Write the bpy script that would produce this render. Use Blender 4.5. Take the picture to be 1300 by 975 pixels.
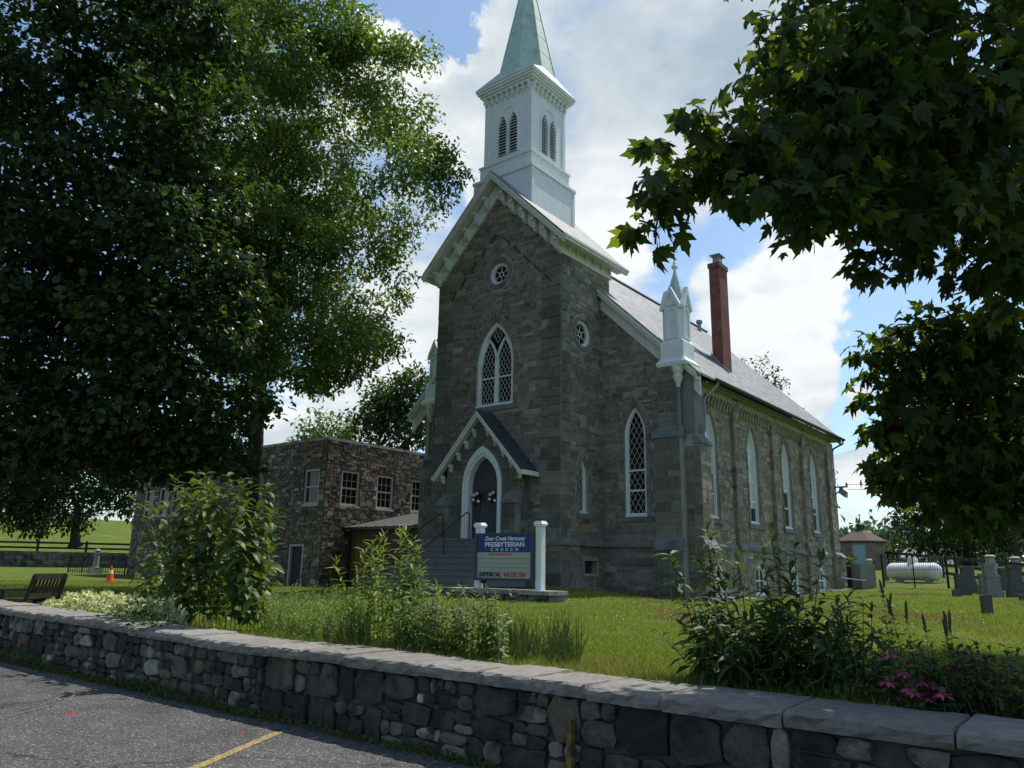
import bpy, math, random
import numpy as np
from mathutils import Vector, Matrix
from mathutils.geometry import tessellate_polygon

for _o in list(bpy.data.objects):
    bpy.data.objects.remove(_o)
SC = bpy.context.scene
COL = SC.collection
rng = np.random.default_rng(7)
random.seed(7)
rad = math.radians

# ------------------------------------------------------------------ camera
FOC, PITCH, ROLL, YAW = 979.4, 0.234659, 0.0172408, 0.6707118
EYE = np.array([0.0, 0.0, 1.65])
_cy, _sy = math.cos(YAW), math.sin(YAW)
_f0, _r0, _u0 = np.array([-_sy, _cy, 0]), np.array([_cy, _sy, 0]), np.array([0, 0, 1.0])
FWD = math.cos(PITCH) * _f0 + math.sin(PITCH) * _u0
_up = -math.sin(PITCH) * _f0 + math.cos(PITCH) * _u0
RGT = math.cos(ROLL) * _r0 + math.sin(ROLL) * _up
UPV = -math.sin(ROLL) * _r0 + math.cos(ROLL) * _up
cam = bpy.data.cameras.new('camera')
cam.sensor_width = 36.0
cam.lens = FOC / 1300 * 36
cam.clip_start, cam.clip_end = 0.1, 3000
camo = bpy.data.objects.new('camera', cam)
COL.objects.link(camo)
camo.matrix_world = Matrix(((RGT[0], UPV[0], -FWD[0], EYE[0]), (RGT[1], UPV[1], -FWD[1], EYE[1]),
                            (RGT[2], UPV[2], -FWD[2], EYE[2]), (0, 0, 0, 1)))
SC.camera = camo


def ray(x, y):
    return RGT * ((x - 650) / FOC) - UPV * ((y - 487.5) / FOC) + FWD


def on_y(x, y, Y):          # point of the sight line that lies in the plane Y
    d = ray(x, y)
    return EYE + d * (Y / d[1])


def on_z(x, y, Z):
    d = ray(x, y)
    return EYE + d * ((Z - EYE[2]) / d[2])


def dep(x, y, D):           # point at distance D along the view axis
    return EYE + ray(x, y) * D


def proj(P):                # photo pixel and depth of world points (N,3)
    q = np.atleast_2d(P) - EYE
    c = np.stack([q @ RGT, q @ UPV, q @ FWD], 1)
    z = np.maximum(c[:, 2], 0.05)
    return np.stack([650 + FOC * c[:, 0] / z, 487.5 - FOC * c[:, 1] / z, c[:, 2]], 1)


# ------------------------------------------------------------------ light
SUN_EL, SUN_AZ = rad(63), rad(9)
SC.view_settings.view_transform = 'Standard'
SC.view_settings.look = 'None'
SC.view_settings.exposure = 0.18
SC.view_settings.gamma = 1.0
W = bpy.data.worlds.new('World')
SC.world = W
W.use_nodes = True


def build_world():
    nt = W.node_tree
    nt.nodes.clear()
    N = nt.nodes.new
    L = nt.links.new

    def math_(op, a, b=None, c=None, clamp=False):
        n = N('ShaderNodeMath')
        n.operation = op
        n.use_clamp = clamp
        for i, v in enumerate((a, b, c)):
            if v is None:
                continue
            if isinstance(v, (int, float)):
                n.inputs[i].default_value = v
            else:
                L(v, n.inputs[i])
        return n.outputs[0]
    out = N('ShaderNodeOutputWorld')
    sky = N('ShaderNodeTexSky')
    sky.sky_type = 'NISHITA'
    sky.sun_disc = False
    sky.sun_elevation = SUN_EL
    sky.sun_rotation = SUN_AZ
    sky.air_density = 1.0
    sky.dust_density = 1.0
    sky.ozone_density = 1.0
    bs = N('ShaderNodeBackground')
    bs.inputs[1].default_value = SKY_STRENGTH
    tn = N('ShaderNodeVectorMath')
    tn.operation = 'MULTIPLY'
    tn.inputs[1].default_value = (.84, .96, 1.0)
    L(sky.outputs[0], tn.inputs[0])
    L(tn.outputs[0], bs.inputs[0])
    tc = N('ShaderNodeTexCoord')
    nrm = N('ShaderNodeVectorMath')
    nrm.operation = 'NORMALIZE'
    L(tc.outputs['Generated'], nrm.inputs[0])
    D = nrm.outputs[0]
    sep = N('ShaderNodeSeparateXYZ')
    L(D, sep.inputs[0])
    den = math_('ADD', math_('MAXIMUM', sep.outputs[2], 0.0), 0.22)
    cmb = N('ShaderNodeCombineXYZ')
    L(math_('DIVIDE', sep.outputs[0], den), cmb.inputs[0])
    L(math_('DIVIDE', sep.outputs[1], den), cmb.inputs[1])
    P = cmb.outputs[0]

    def noise(scale, detail, rough, off, dist=0.0):
        mp = N('ShaderNodeMapping')
        mp.inputs['Location'].default_value = off
        L(P, mp.inputs[0])
        n = N('ShaderNodeTexNoise')
        n.inputs['Scale'].default_value = scale
        n.inputs['Detail'].default_value = detail
        n.inputs['Roughness'].default_value = rough
        n.inputs['Distortion'].default_value = dist
        L(mp.outputs[0], n.inputs['Vector'])
        return n.outputs[0]
    n1 = noise(1.7, 9, 0.58, (3.1, 1.7, 0.0), 0.25)
    n2 = noise(1.1, 6, 0.55, (7.3, 4.2, 2.0), 0.1)
    n3 = noise(5.5, 7, 0.6, (1.3, 9.2, 5.0), 0.3)
    cov = math_('ADD', math_('MULTIPLY', math_('SUBTRACT', n1, 0.5), 2.2), math_('MULTIPLY', math_('SUBTRACT', n3, 0.5), 0.75))
    cov = math_('ADD', cov, 0.02)
    wht = math_('MULTIPLY', math_('SUBTRACT', n2, 0.5), 2.4)
    # the masses have ragged, billowing outlines: their directions are warped by noise
    wn = N('ShaderNodeTexNoise')
    wn.inputs['Scale'].default_value = 4.5
    wn.inputs['Detail'].default_value = 7
    wn.inputs['Roughness'].default_value = .6
    L(D, wn.inputs['Vector'])
    w0 = N('ShaderNodeVectorMath')
    w0.operation = 'SUBTRACT'
    L(wn.outputs['Color'], w0.inputs[0])
    w0.inputs[1].default_value = (.5, .5, .5)
    w1 = N('ShaderNodeVectorMath')
    w1.operation = 'SCALE'
    w1.inputs['Scale'].default_value = .3
    L(w0.outputs[0], w1.inputs[0])
    w2 = N('ShaderNodeVectorMath')
    L(D, w2.inputs[0])
    L(w1.outputs[0], w2.inputs[1])
    w3 = N('ShaderNodeVectorMath')
    w3.operation = 'NORMALIZE'
    L(w2.outputs[0], w3.inputs[0])
    WD = w3.outputs[0]
    # cloud masses and clear holes of this sky: direction, angular size, coverage, whiteness
    for (px, py, r, a, w) in CLOUDS:
        d = ray(px, py)
        d = d / np.linalg.norm(d)
        dt = N('ShaderNodeVectorMath')
        dt.operation = 'DOT_PRODUCT'
        dt.inputs[1].default_value = tuple(d)
        L(WD, dt.inputs[0])
        c = math.cos(r / FOC)
        m = N('ShaderNodeMapRange')
        m.interpolation_type = 'SMOOTHSTEP'
        m.inputs[1].default_value = c
        m.inputs[2].default_value = math.cos(r * 0.1 / FOC)
        L(dt.outputs['Value'], m.inputs[0])
        cov = math_('ADD', cov, math_('MULTIPLY', m.outputs[0], a))
        if w:
            wht = math_('ADD', wht, math_('MULTIPLY', m.outputs[0], w))
    mask = N('ShaderNodeMapRange')
    mask.interpolation_type = 'SMOOTHSTEP'
    mask.inputs[1].default_value = 0.0
    mask.inputs[2].default_value = 0.5
    L(cov, mask.inputs[0])
    # backlit cloud: bright rims, greyer where it is thick
    thick = N('ShaderNodeMapRange')
    thick.interpolation_type = 'SMOOTHSTEP'
    thick.inputs[1].default_value = 0.35
    thick.inputs[2].default_value = 1.5
    L(cov, thick.inputs[0])
    wv = N('ShaderNodeMapRange')
    wv.inputs[1].default_value = -0.5
    wv.inputs[2].default_value = 0.75
    sh = math_('ADD', wht, math_('MULTIPLY', math_('SUBTRACT', n3, 0.5), 1.9))
    L(math_('SUBTRACT', sh, math_('MULTIPLY', thick.outputs[0], 0.45)), wv.inputs[0])
    mix = N('ShaderNodeMix')
    mix.data_type = 'RGBA'
    mix.inputs[6].default_value = (0.40, 0.51, 0.60, 1)
    mix.inputs[7].default_value = (1.0, 1.02, 1.02, 1)
    L(wv.outputs[0], mix.inputs[0])
    bc = N('ShaderNodeBackground')
    bc.inputs[1].default_value = CLOUD_STRENGTH
    L(mix.outputs[2], bc.inputs[0])
    ms = N('ShaderNodeMixShader')
    L(math_('ADD', math_('MULTIPLY', mask.outputs[0], 0.92), 0.04), ms.inputs[0])
    L(bs.outputs[0], ms.inputs[1])
    L(bc.outputs[0], ms.inputs[2])
    L(ms.outputs[0], out.inputs[0])


SKY_STRENGTH, CLOUD_STRENGTH = 0.15, 0.88
CLOUDS = [(500, 25, 75, 0.9, 0.8), (480, 100, 70, .7, .7), (585, 95, 75, 0.9, 0.7), (590, 190, 70, 0.8, 0.6), (548, 22, 60, -1.3, 0), (455, 0, 50, -1.0, 0),
          (770, 110, 240, 0.5, 0.1), (730, 290, 110, 0.8, 0.7), (900, 60, 120, .3, -.2), (850, 20, 60, -.4, 0), (1005, 400, 135, 1.0, 0.75),
          (1150, 385, 120, -1.5, 0), (955, 325, 60, -0.8, 0), (1085, 490, 60, -.6, -.3), (1075, 545, 80, -0.1, -0.3), (1110, 450, 40, .7, .6), (1062, 500, 26, 1.0, .8), (1065, 610, 70, 0.6, 0.6), (1100, 665, 60, -.2, -.1),
          (400, 520, 120, 0.7, 0.4), (380, 470, 60, -.5, 0), (520, 420, 90, 0.9, 0.7), (60, 150, 150, -1.4, 0), (1230, 350, 60, .8, .7), (1020, 150, 220, .3, .0)]
build_world()
sl = bpy.data.lights.new('sun', 'SUN')
sl.energy = 4.7
sl.angle = rad(0.53)
sl.color = (1.0, 0.95, 0.86)
so = bpy.data.objects.new('sun', sl)
COL.objects.link(so)
SDIR = Vector((math.cos(SUN_EL) * math.sin(SUN_AZ), math.cos(SUN_EL) * math.cos(SUN_AZ), math.sin(SUN_EL)))
so.rotation_euler = SDIR.to_track_quat('Z', 'Y').to_euler()
so.location = (0, 20, 60)

# ------------------------------------------------------------------ materials
MAT = {}


def material(name, color=(.5, .5, .5), rough=.8, spec=.3, tint=False, vary=.25, nscale=6.0, bump=.0, bscale=30.0, bdist=.01,
             metal=0.0, dark=None, dscale=1.5, dlo=.45, dhi=.7, trans=0.0, tcol=None, coords='Object', bdetail=6):
    """procedural principled material: tint attribute x noise variation, patches of a second colour, noise bump"""
    m = bpy.data.materials.new(name)
    MAT[name] = m
    m.use_nodes = True
    nt = m.node_tree
    N, L = nt.nodes.new, nt.links.new
    b = nt.nodes['Principled BSDF']
    b.inputs['Roughness'].default_value = rough
    b.inputs['Specular IOR Level'].default_value = spec
    b.inputs['Metallic'].default_value = metal
    tc = N('ShaderNodeTexCoord')
    vec = tc.outputs[coords]
    if coords == 'Object':
        g = N('ShaderNodeNewGeometry')
        vec = g.outputs['Position']
    if tint:
        a = N('ShaderNodeAttribute')
        a.attribute_name = 'tint'
        col = a.outputs['Color']
    else:
        r = N('ShaderNodeRGB')
        r.outputs[0].default_value = (*color, 1)
        col = r.outputs[0]
    if dark is not None:
        n = N('ShaderNodeTexNoise')
        n.inputs['Scale'].default_value = dscale
        n.inputs['Detail'].default_value = 7
        n.inputs['Roughness'].default_value = .65
        L(vec, n.inputs['Vector'])
        mr = N('ShaderNodeMapRange')
        mr.interpolation_type = 'SMOOTHSTEP'
        mr.inputs[1].default_value, mr.inputs[2].default_value = dlo, dhi
        L(n.outputs[0], mr.inputs[0])
        mx = N('ShaderNodeMix')
        mx.data_type = 'RGBA'
        L(mr.outputs[0], mx.inputs[0])
        L(col, mx.inputs[6])
        mx.inputs[7].default_value = (*dark, 1)
        col = mx.outputs[2]
    if vary > 0:
        n = N('ShaderNodeTexNoise')
        n.inputs['Scale'].default_value = nscale
        n.inputs['Detail'].default_value = 8
        n.inputs['Roughness'].default_value = .7
        L(vec, n.inputs['Vector'])
        mr = N('ShaderNodeMapRange')
        mr.inputs[1].default_value, mr.inputs[2].default_value = .25, .75
        mr.inputs[3].default_value, mr.inputs[4].default_value = 1 - vary, 1 + vary
        L(n.outputs[0], mr.inputs[0])
        v = N('ShaderNodeVectorMath')
        v.operation = 'SCALE'
        L(col, v.inputs[0])
        L(mr.outputs[0], v.inputs['Scale'])
        col = v.outputs[0]
    L(col, b.inputs['Base Color'])
    if bump > 0:
        n = N('ShaderNodeTexNoise')
        n.inputs['Scale'].default_value = bscale
        n.inputs['Detail'].default_value = bdetail
        n.inputs['Roughness'].default_value = .65
        L(vec, n.inputs['Vector'])
        bp = N('ShaderNodeBump')
        bp.inputs['Strength'].default_value = bump
        bp.inputs['Distance'].default_value = bdist
        L(n.outputs[0], bp.inputs['Height'])
        L(bp.outputs[0], b.inputs['Normal'])
    if trans > 0:
        t = N('ShaderNodeBsdfTranslucent')
        if tcol is None:
            L(col, t.inputs[0])
        else:
            v = N('ShaderNodeVectorMath')
            v.operation = 'MULTIPLY'
            L(col, v.inputs[0])
            v.inputs[1].default_value = tcol
            L(v.outputs[0], t.inputs[0])
        ms = N('ShaderNodeMixShader')
        ms.inputs[0].default_value = trans
        L(b.outputs[0], ms.inputs[1])
        L(t.outputs[0], ms.inputs[2])
        L(ms.outputs[0], nt.nodes['Material Output'].inputs[0])
    return m


def brick_material(name, c1, c2, mortar, bw, bh, msize, rough, axis, bump=.5, vary=.3):
    """slate courses or small bricks too fine to build singly; axis chooses the mapping of world position"""
    m = bpy.data.materials.new(name)
    MAT[name] = m
    m.use_nodes = True
    nt = m.node_tree
    N, L = nt.nodes.new, nt.links.new
    b = nt.nodes['Principled BSDF']
    b.inputs['Roughness'].default_value = rough
    b.inputs['Specular IOR Level'].default_value = .35
    g = N('ShaderNodeNewGeometry')
    s = N('ShaderNodeSeparateXYZ')
    L(g.outputs['Position'], s.inputs[0])
    c = N('ShaderNodeCombineXYZ')
    if axis == 'roof_y':       # courses run along Y, rows counted by height
        L(s.outputs[1], c.inputs[0])
    elif axis == 'roof_x':
        L(s.outputs[0], c.inputs[0])
    else:
        a = N('ShaderNodeMath')
        a.operation = 'ADD'
        L(s.outputs[0], a.inputs[0])
        L(s.outputs[1], a.inputs[1])
        L(a.outputs[0], c.inputs[0])
    L(s.outputs[2], c.inputs[1])
    t = N('ShaderNodeTexBrick')
    t.inputs['Color1'].default_value = (*c1, 1)
    t.inputs['Color2'].default_value = (*c2, 1)
    t.inputs['Mortar'].default_value = (*mortar, 1)
    t.inputs['Scale'].default_value = 1
    t.inputs['Brick Width'].default_value = bw
    t.inputs['Row Height'].default_value = bh
    t.inputs['Mortar Size'].default_value = msize
    t.inputs['Mortar Smooth'].default_value = .3
    L(c.outputs[0], t.inputs['Vector'])
    n = N('ShaderNodeTexNoise')
    n.inputs['Scale'].default_value = 1.6
    n.inputs['Detail'].default_value = 9
    n.inputs['Roughness'].default_value = .7
    L(g.outputs['Position'], n.inputs['Vector'])
    mr = N('ShaderNodeMapRange')
    mr.inputs[1].default_value, mr.inputs[2].default_value = .3, .7
    mr.inputs[3].default_value, mr.inputs[4].default_value = 1 - vary, 1 + vary
    L(n.outputs[0], mr.inputs[0])
    v = N('ShaderNodeVectorMath')
    v.operation = 'SCALE'
    L(t.outputs[0], v.inputs[0])
    L(mr.outputs[0], v.inputs['Scale'])
    L(v.outputs[0], b.inputs['Base Color'])
    bp = N('ShaderNodeBump')
    bp.invert = True
    bp.inputs['Strength'].default_value = bump
    bp.inputs['Distance'].default_value = .012
    L(t.outputs['Fac'], bp.inputs['Height'])
    L(bp.outputs[0], b.inputs['Normal'])
    return m


material('church_stone', tint=True, rough=.85, vary=.4, nscale=5, bump=.8, bscale=14, bdist=.03, dark=(.055, .056, .05), dscale=2.4, dlo=.5, dhi=.8)
material('mortar', (.31, .3, .27), .95, vary=.3, nscale=3, bump=.4, bscale=40)
material('dressed_stone', (.17, .185, .175), .85, vary=.25, nscale=2.5, bump=.4, bscale=25, dark=(.1, .105, .1), dscale=1.2)
material('white_paint', (.72, .75, .74), .6, vary=.12, nscale=5, bump=.15, bscale=22, dark=(.6, .62, .6), dscale=2.2, dlo=.5, dhi=.85)
material('aged_white_paint', (.62, .64, .58), .65, vary=.14, nscale=4, bump=.12, bscale=20, dark=(.36, .36, .29), dscale=3.5, dlo=.52, dhi=.85)
material('ochre_trim', (.3, .28, .17), .75, vary=.2, nscale=6, bump=.15, bscale=20, dark=(.14, .13, .08), dscale=4)  # yellowish tone for the corbels and soffit of the side eave
material('copper_green', (.4, .53, .46), .6, vary=.2, nscale=3.0, bump=.15, bscale=15, dark=(.24, .34, .3), dscale=1.6, dlo=.48, dhi=.75)
material('spire_seam', (.2, .3, .27), .6, vary=.1)
material('louver_dark', (.03, .032, .034), .7, vary=.1)
material('glass', (.006, .007, .009), .12, spec=.4, vary=0, bump=.12, bscale=1.6, bdist=.03)
material('reflection_glazing', (.5, .54, .54), .25, spec=.6, vary=.18, nscale=1.2, bump=.1, bscale=1.3, bdist=.03)  # pale frosted glazing with the sky's reflection put into its colour
material('dark_strip', (.05, .052, .05), .9, vary=.3)
material('lead', (.5, .46, .46), .6, vary=.1)
material('door_slate', (.055, .06, .07), .5, vary=.15, nscale=8, bump=.1, bscale=30)
material('gutter_dark', (.025, .024, .022), .4, vary=.1)
material('pipe_grey', (.3, .31, .31), .5, vary=.1)
material('iron', (.012, .012, .013), .5, vary=.1)
material('step_stone', (.15, .155, .15), .9, vary=.25, nscale=4, bump=.3, bscale=30)
material('metal_flash', (.24, .25, .26), .45, vary=.15, metal=.4)
brick_material('roof_slate', (.15, .152, .15), (.29, .288, .278), (.06, .06, .06), .26, .14, .012, .55, 'roof_y', .6, .3)
brick_material('porch_slate', (.035, .038, .052), (.055, .058, .07), (.02, .02, .025), .25, .15, .012, .5, 'roof_y', .6, .3)
brick_material('chimney_brick', (.12, .028, .022), (.22, .055, .04), (.2, .15, .13), .21, .075, .009, .85, 'wall', .5, .25)
material('annex_stone', tint=True, rough=.85, vary=.35, nscale=7, bump=.7, bscale=20, bdist=.02)
material('annex_mortar', (.16, .14, .12), .95, vary=.3, bump=.4, bscale=40)
material('wall_stone', tint=True, rough=.9, vary=.55, nscale=9, bump=1.0, bscale=22, bdist=.03, dark=(.028, .026, .022), dscale=2.2, dlo=.46, dhi=.62)
material('wall_mortar', (.085, .074, .057), .95, vary=.5, nscale=8, bump=.8, bscale=30, bdist=.03)
material('cap_stone', tint=True, rough=.9, vary=.35, nscale=9, bump=.9, bscale=40, bdist=.015, dark=(.16, .155, .145), dscale=5, dlo=.5, dhi=.75)
material('concrete', (.3, .29, .26), .9, vary=.25, nscale=5, bump=.4, bscale=30, dark=(.06, .058, .05), dscale=2.5)
material('bark', (.05, .042, .034), .95, vary=.4, nscale=9, bump=1.0, bscale=14, bdist=.05)
material('oak_leaf', tint=True, rough=.38, spec=.45, vary=.12, trans=.45, tcol=(1.5, 1.55, .7))
material('maple_leaf', tint=True, rough=.55, spec=.25, vary=.2, trans=.52, tcol=(2.4, 1.9, .6))
material('plant_leaf', tint=True, rough=.5, spec=.35, vary=.15, trans=.35, tcol=(1.7, 1.4, .7))
material('plant_stem', (.06, .085, .03), .7, vary=.2)
material('seed_head', (.05, .055, .03), .8, vary=.3)
material('dry_stem', (.09, .075, .04), .8, vary=.2)
material('petal_pink', (.62, .12, .26), .6, vary=.2, trans=.3)
material('petal_dark', (.07, .018, .025), .7, vary=.3)
material('blossom', (.75, .76, .7), .7, vary=.1)
material('sign_blue', (.018, .04, .2), .45, vary=.08)
material('sign_panel', (.36, .38, .33), .4, vary=.06)
material('sign_case', (.04, .055, .075), .4, vary=.1)
material('letter_white', (.8, .82, .85), .6, vary=0)
material('letter_black', (.012, .012, .012), .6, vary=0)
material('letter_red', (.5, .02, .03), .6, vary=0)
material('wood_dark', (.032, .019, .014), .7, vary=.3, nscale=12, bump=.2)
material('fence_black', (.012, .012, .012), .7, vary=.2)
material('cone_orange', (.75, .1, .025), .5, vary=.08)
material('rubber', (.02, .02, .02), .8, vary=.1)
material('tank_white', (.74, .74, .72), .4, vary=.06, dark=(.5, .48, .44), dscale=2, dlo=.6, dhi=.9)
material('slat_grey', (.24, .23, .2), .85, vary=.25, nscale=8)
material('bin_black', (.012, .012, .013), .6, vary=.1)
material('grave_stone', tint=True, rough=.85, vary=.35, nscale=9, bump=.4, bscale=30)
material('house_stone', (.2, .175, .135), .9, vary=.3, nscale=4, bump=.6, bscale=8, bdist=.05, dark=(.1, .085, .065), dscale=2)
material('house_roof', (.085, .062, .052), .85, vary=.25, nscale=3)
material('door_blue', (.24, .36, .42), .6, vary=.05)
material('cupola_dark', (.03, .035, .05), .6, vary=.1)
material('yellow_paint', (.33, .24, .075), .85, vary=.35, nscale=25, dark=(.09, .085, .075), dscale=26, dlo=.44, dhi=.62)
material('worn_yellow_paint', (.2, .155, .06), .85, vary=.35, nscale=25, dark=(.075, .07, .064), dscale=26, dlo=.34, dhi=.52)
material('old_yellow_paint', (.2, .14, .025), .85, vary=.4, nscale=12, dark=(.06, .05, .03), dscale=14, dlo=.42, dhi=.6)
material('grass_blade', tint=True, rough=.6, spec=.25, vary=.1, trans=.35, tcol=(1.5, 1.3, .6))
material('dry_leaf', (.3, .03, .02), .7, vary=.2)
material('flag_cloth', (.3, .2, .19), .8, vary=.3)


def lawn_material():
    m = material('lawn_ground', (.085, .12, .018), .95, .1, vary=.35, nscale=1.3, bump=.8, bscale=60, bdist=.03, dark=(.19, .165, .06), dscale=.5, dlo=.52, dhi=.74)
    return m


lawn_material()


def asphalt_material():
    m = bpy.data.materials.new('asphalt')
    MAT['asphalt'] = m
    m.use_nodes = True
    nt = m.node_tree
    N, L = nt.nodes.new, nt.links.new
    b = nt.nodes['Principled BSDF']
    b.inputs['Roughness'].default_value = .85
    b.inputs['Specular IOR Level'].default_value = .3
    g = N('ShaderNodeNewGeometry')
    v = N('ShaderNodeTexVoronoi')
    v.inputs['Scale'].default_value = 75
    L(g.outputs['Position'], v.inputs['Vector'])
    hs = N('ShaderNodeSeparateColor')
    L(v.outputs['Color'], hs.inputs[0])
    r = N('ShaderNodeValToRGB')
    r.color_ramp.elements[0].color = (.038, .037, .037, 1)
    r.color_ramp.elements[1].color = (.27, .26, .25, 1)
    r.color_ramp.elements[1].position = 1
    e = r.color_ramp.elements.new(.6)
    e.color = (.064, .062, .062, 1)
    e = r.color_ramp.elements.new(.9)
    e.color = (.11, .107, .105, 1)
    L(hs.outputs[0], r.inputs[0])
    n = N('ShaderNodeTexNoise')
    n.inputs['Scale'].default_value = 1.4
    n.inputs['Detail'].default_value = 9
    n.inputs['Roughness'].default_value = .7
    L(g.outputs['Position'], n.inputs['Vector'])
    mr = N('ShaderNodeMapRange')
    mr.inputs[1].default_value, mr.inputs[2].default_value = .3, .7
    mr.inputs[3].default_value, mr.inputs[4].default_value = .72, 1.3
    L(n.outputs[0], mr.inputs[0])
    s = N('ShaderNodeVectorMath')
    s.operation = 'SCALE'
    L(r.outputs[0], s.inputs[0])
    L(mr.outputs[0], s.inputs['Scale'])
    # hairline cracks and oily stains
    wz = N('ShaderNodeTexNoise')
    wz.inputs['Scale'].default_value = 2.2
    wz.inputs['Detail'].default_value = 5
    L(g.outputs['Position'], wz.inputs['Vector'])
    wa = N('ShaderNodeVectorMath')
    wa.operation = 'MULTIPLY_ADD'
    L(wz.outputs['Color'], wa.inputs[0])
    wa.inputs[1].default_value = (.7, .7, .7)
    L(g.outputs['Position'], wa.inputs[2])
    cv = N('ShaderNodeTexVoronoi')
    cv.feature = 'DISTANCE_TO_EDGE'
    cv.inputs['Scale'].default_value = .32
    L(wa.outputs[0], cv.inputs['Vector'])
    cr = N('ShaderNodeMapRange')
    cr.inputs[1].default_value, cr.inputs[2].default_value = .002, .008
    cr.inputs[3].default_value, cr.inputs[4].default_value = .45, 1
    L(cv.outputs['Distance'], cr.inputs[0])
    st = N('ShaderNodeTexNoise')
    st.inputs['Scale'].default_value = .9
    st.inputs['Detail'].default_value = 4
    L(g.outputs['Position'], st.inputs['Vector'])
    sr = N('ShaderNodeMapRange')
    sr.inputs[1].default_value, sr.inputs[2].default_value = .56, .72
    sr.inputs[3].default_value, sr.inputs[4].default_value = 1, .68
    L(st.outputs[0], sr.inputs[0])
    pm = N('ShaderNodeMath')
    pm.operation = 'MULTIPLY'
    L(cr.outputs[0], pm.inputs[0])
    L(sr.outputs[0], pm.inputs[1])
    s2 = N('ShaderNodeVectorMath')
    s2.operation = 'SCALE'
    L(s.outputs[0], s2.inputs[0])
    L(pm.outputs[0], s2.inputs['Scale'])
    L(s2.outputs[0], b.inputs['Base Color'])
    bp = N('ShaderNodeBump')
    bp.inputs['Strength'].default_value = .7
    bp.inputs['Distance'].default_value = .006
    L(v.outputs['Distance'], bp.inputs['Height'])
    L(bp.outputs[0], b.inputs['Normal'])


asphalt_material()

# ------------------------------------------------------------------ mesh helpers
ORG = {}


def link(name, data, parent=None, org=None):
    o = bpy.data.objects.new(name, data)
    COL.objects.link(o)
    if parent is not None:
        o.parent = parent
        ORG[o.name] = ORG[parent.name]
    else:
        ORG[o.name] = np.zeros(3) if org is None else np.array(org, float)
        if org is not None:
            o.location = org
    return o


def thing(name, label, cat, loc, group=None):
    o = link(name, None, None, loc)
    o.empty_display_size = .3
    o['label'] = label
    o['category'] = cat
    if group:
        o['group'] = group
    return o


def tag(o, label=None, cat=None, group=None, kind=None):
    for k, v in (('label', label), ('category', cat), ('group', group), ('kind', kind)):
        if v:
            o[k] = v
    return o


def mesh_np(name, V, F, mat, tint=None, smooth=False, org=None):
    """mesh from arrays: V (N,3), F (M,k) all k-gons, tint (N,3)"""
    me = bpy.data.meshes.new(name)
    V = np.asarray(V, np.float32)
    if org is not None:
        V = V - np.asarray(org, np.float32)
    F = np.asarray(F, np.int32)
    k = F.shape[1]
    me.vertices.add(len(V))
    me.vertices.foreach_set('co', V.ravel())
    me.loops.add(F.size)
    me.loops.foreach_set('vertex_index', F.ravel())
    me.polygons.add(len(F))
    me.polygons.foreach_set('loop_start', np.arange(0, F.size, k, dtype=np.int32))
    me.polygons.foreach_set('use_smooth', np.full(len(F), smooth))
    me.update(calc_edges=True)
    if tint is not None:
        a = me.attributes.new('tint', 'FLOAT_COLOR', 'POINT')
        c = np.ones((len(V), 4), np.float32)
        c[:, :3] = tint
        a.data.foreach_set('color', c.ravel())
    me.materials.append(MAT[mat])
    return me


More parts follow.
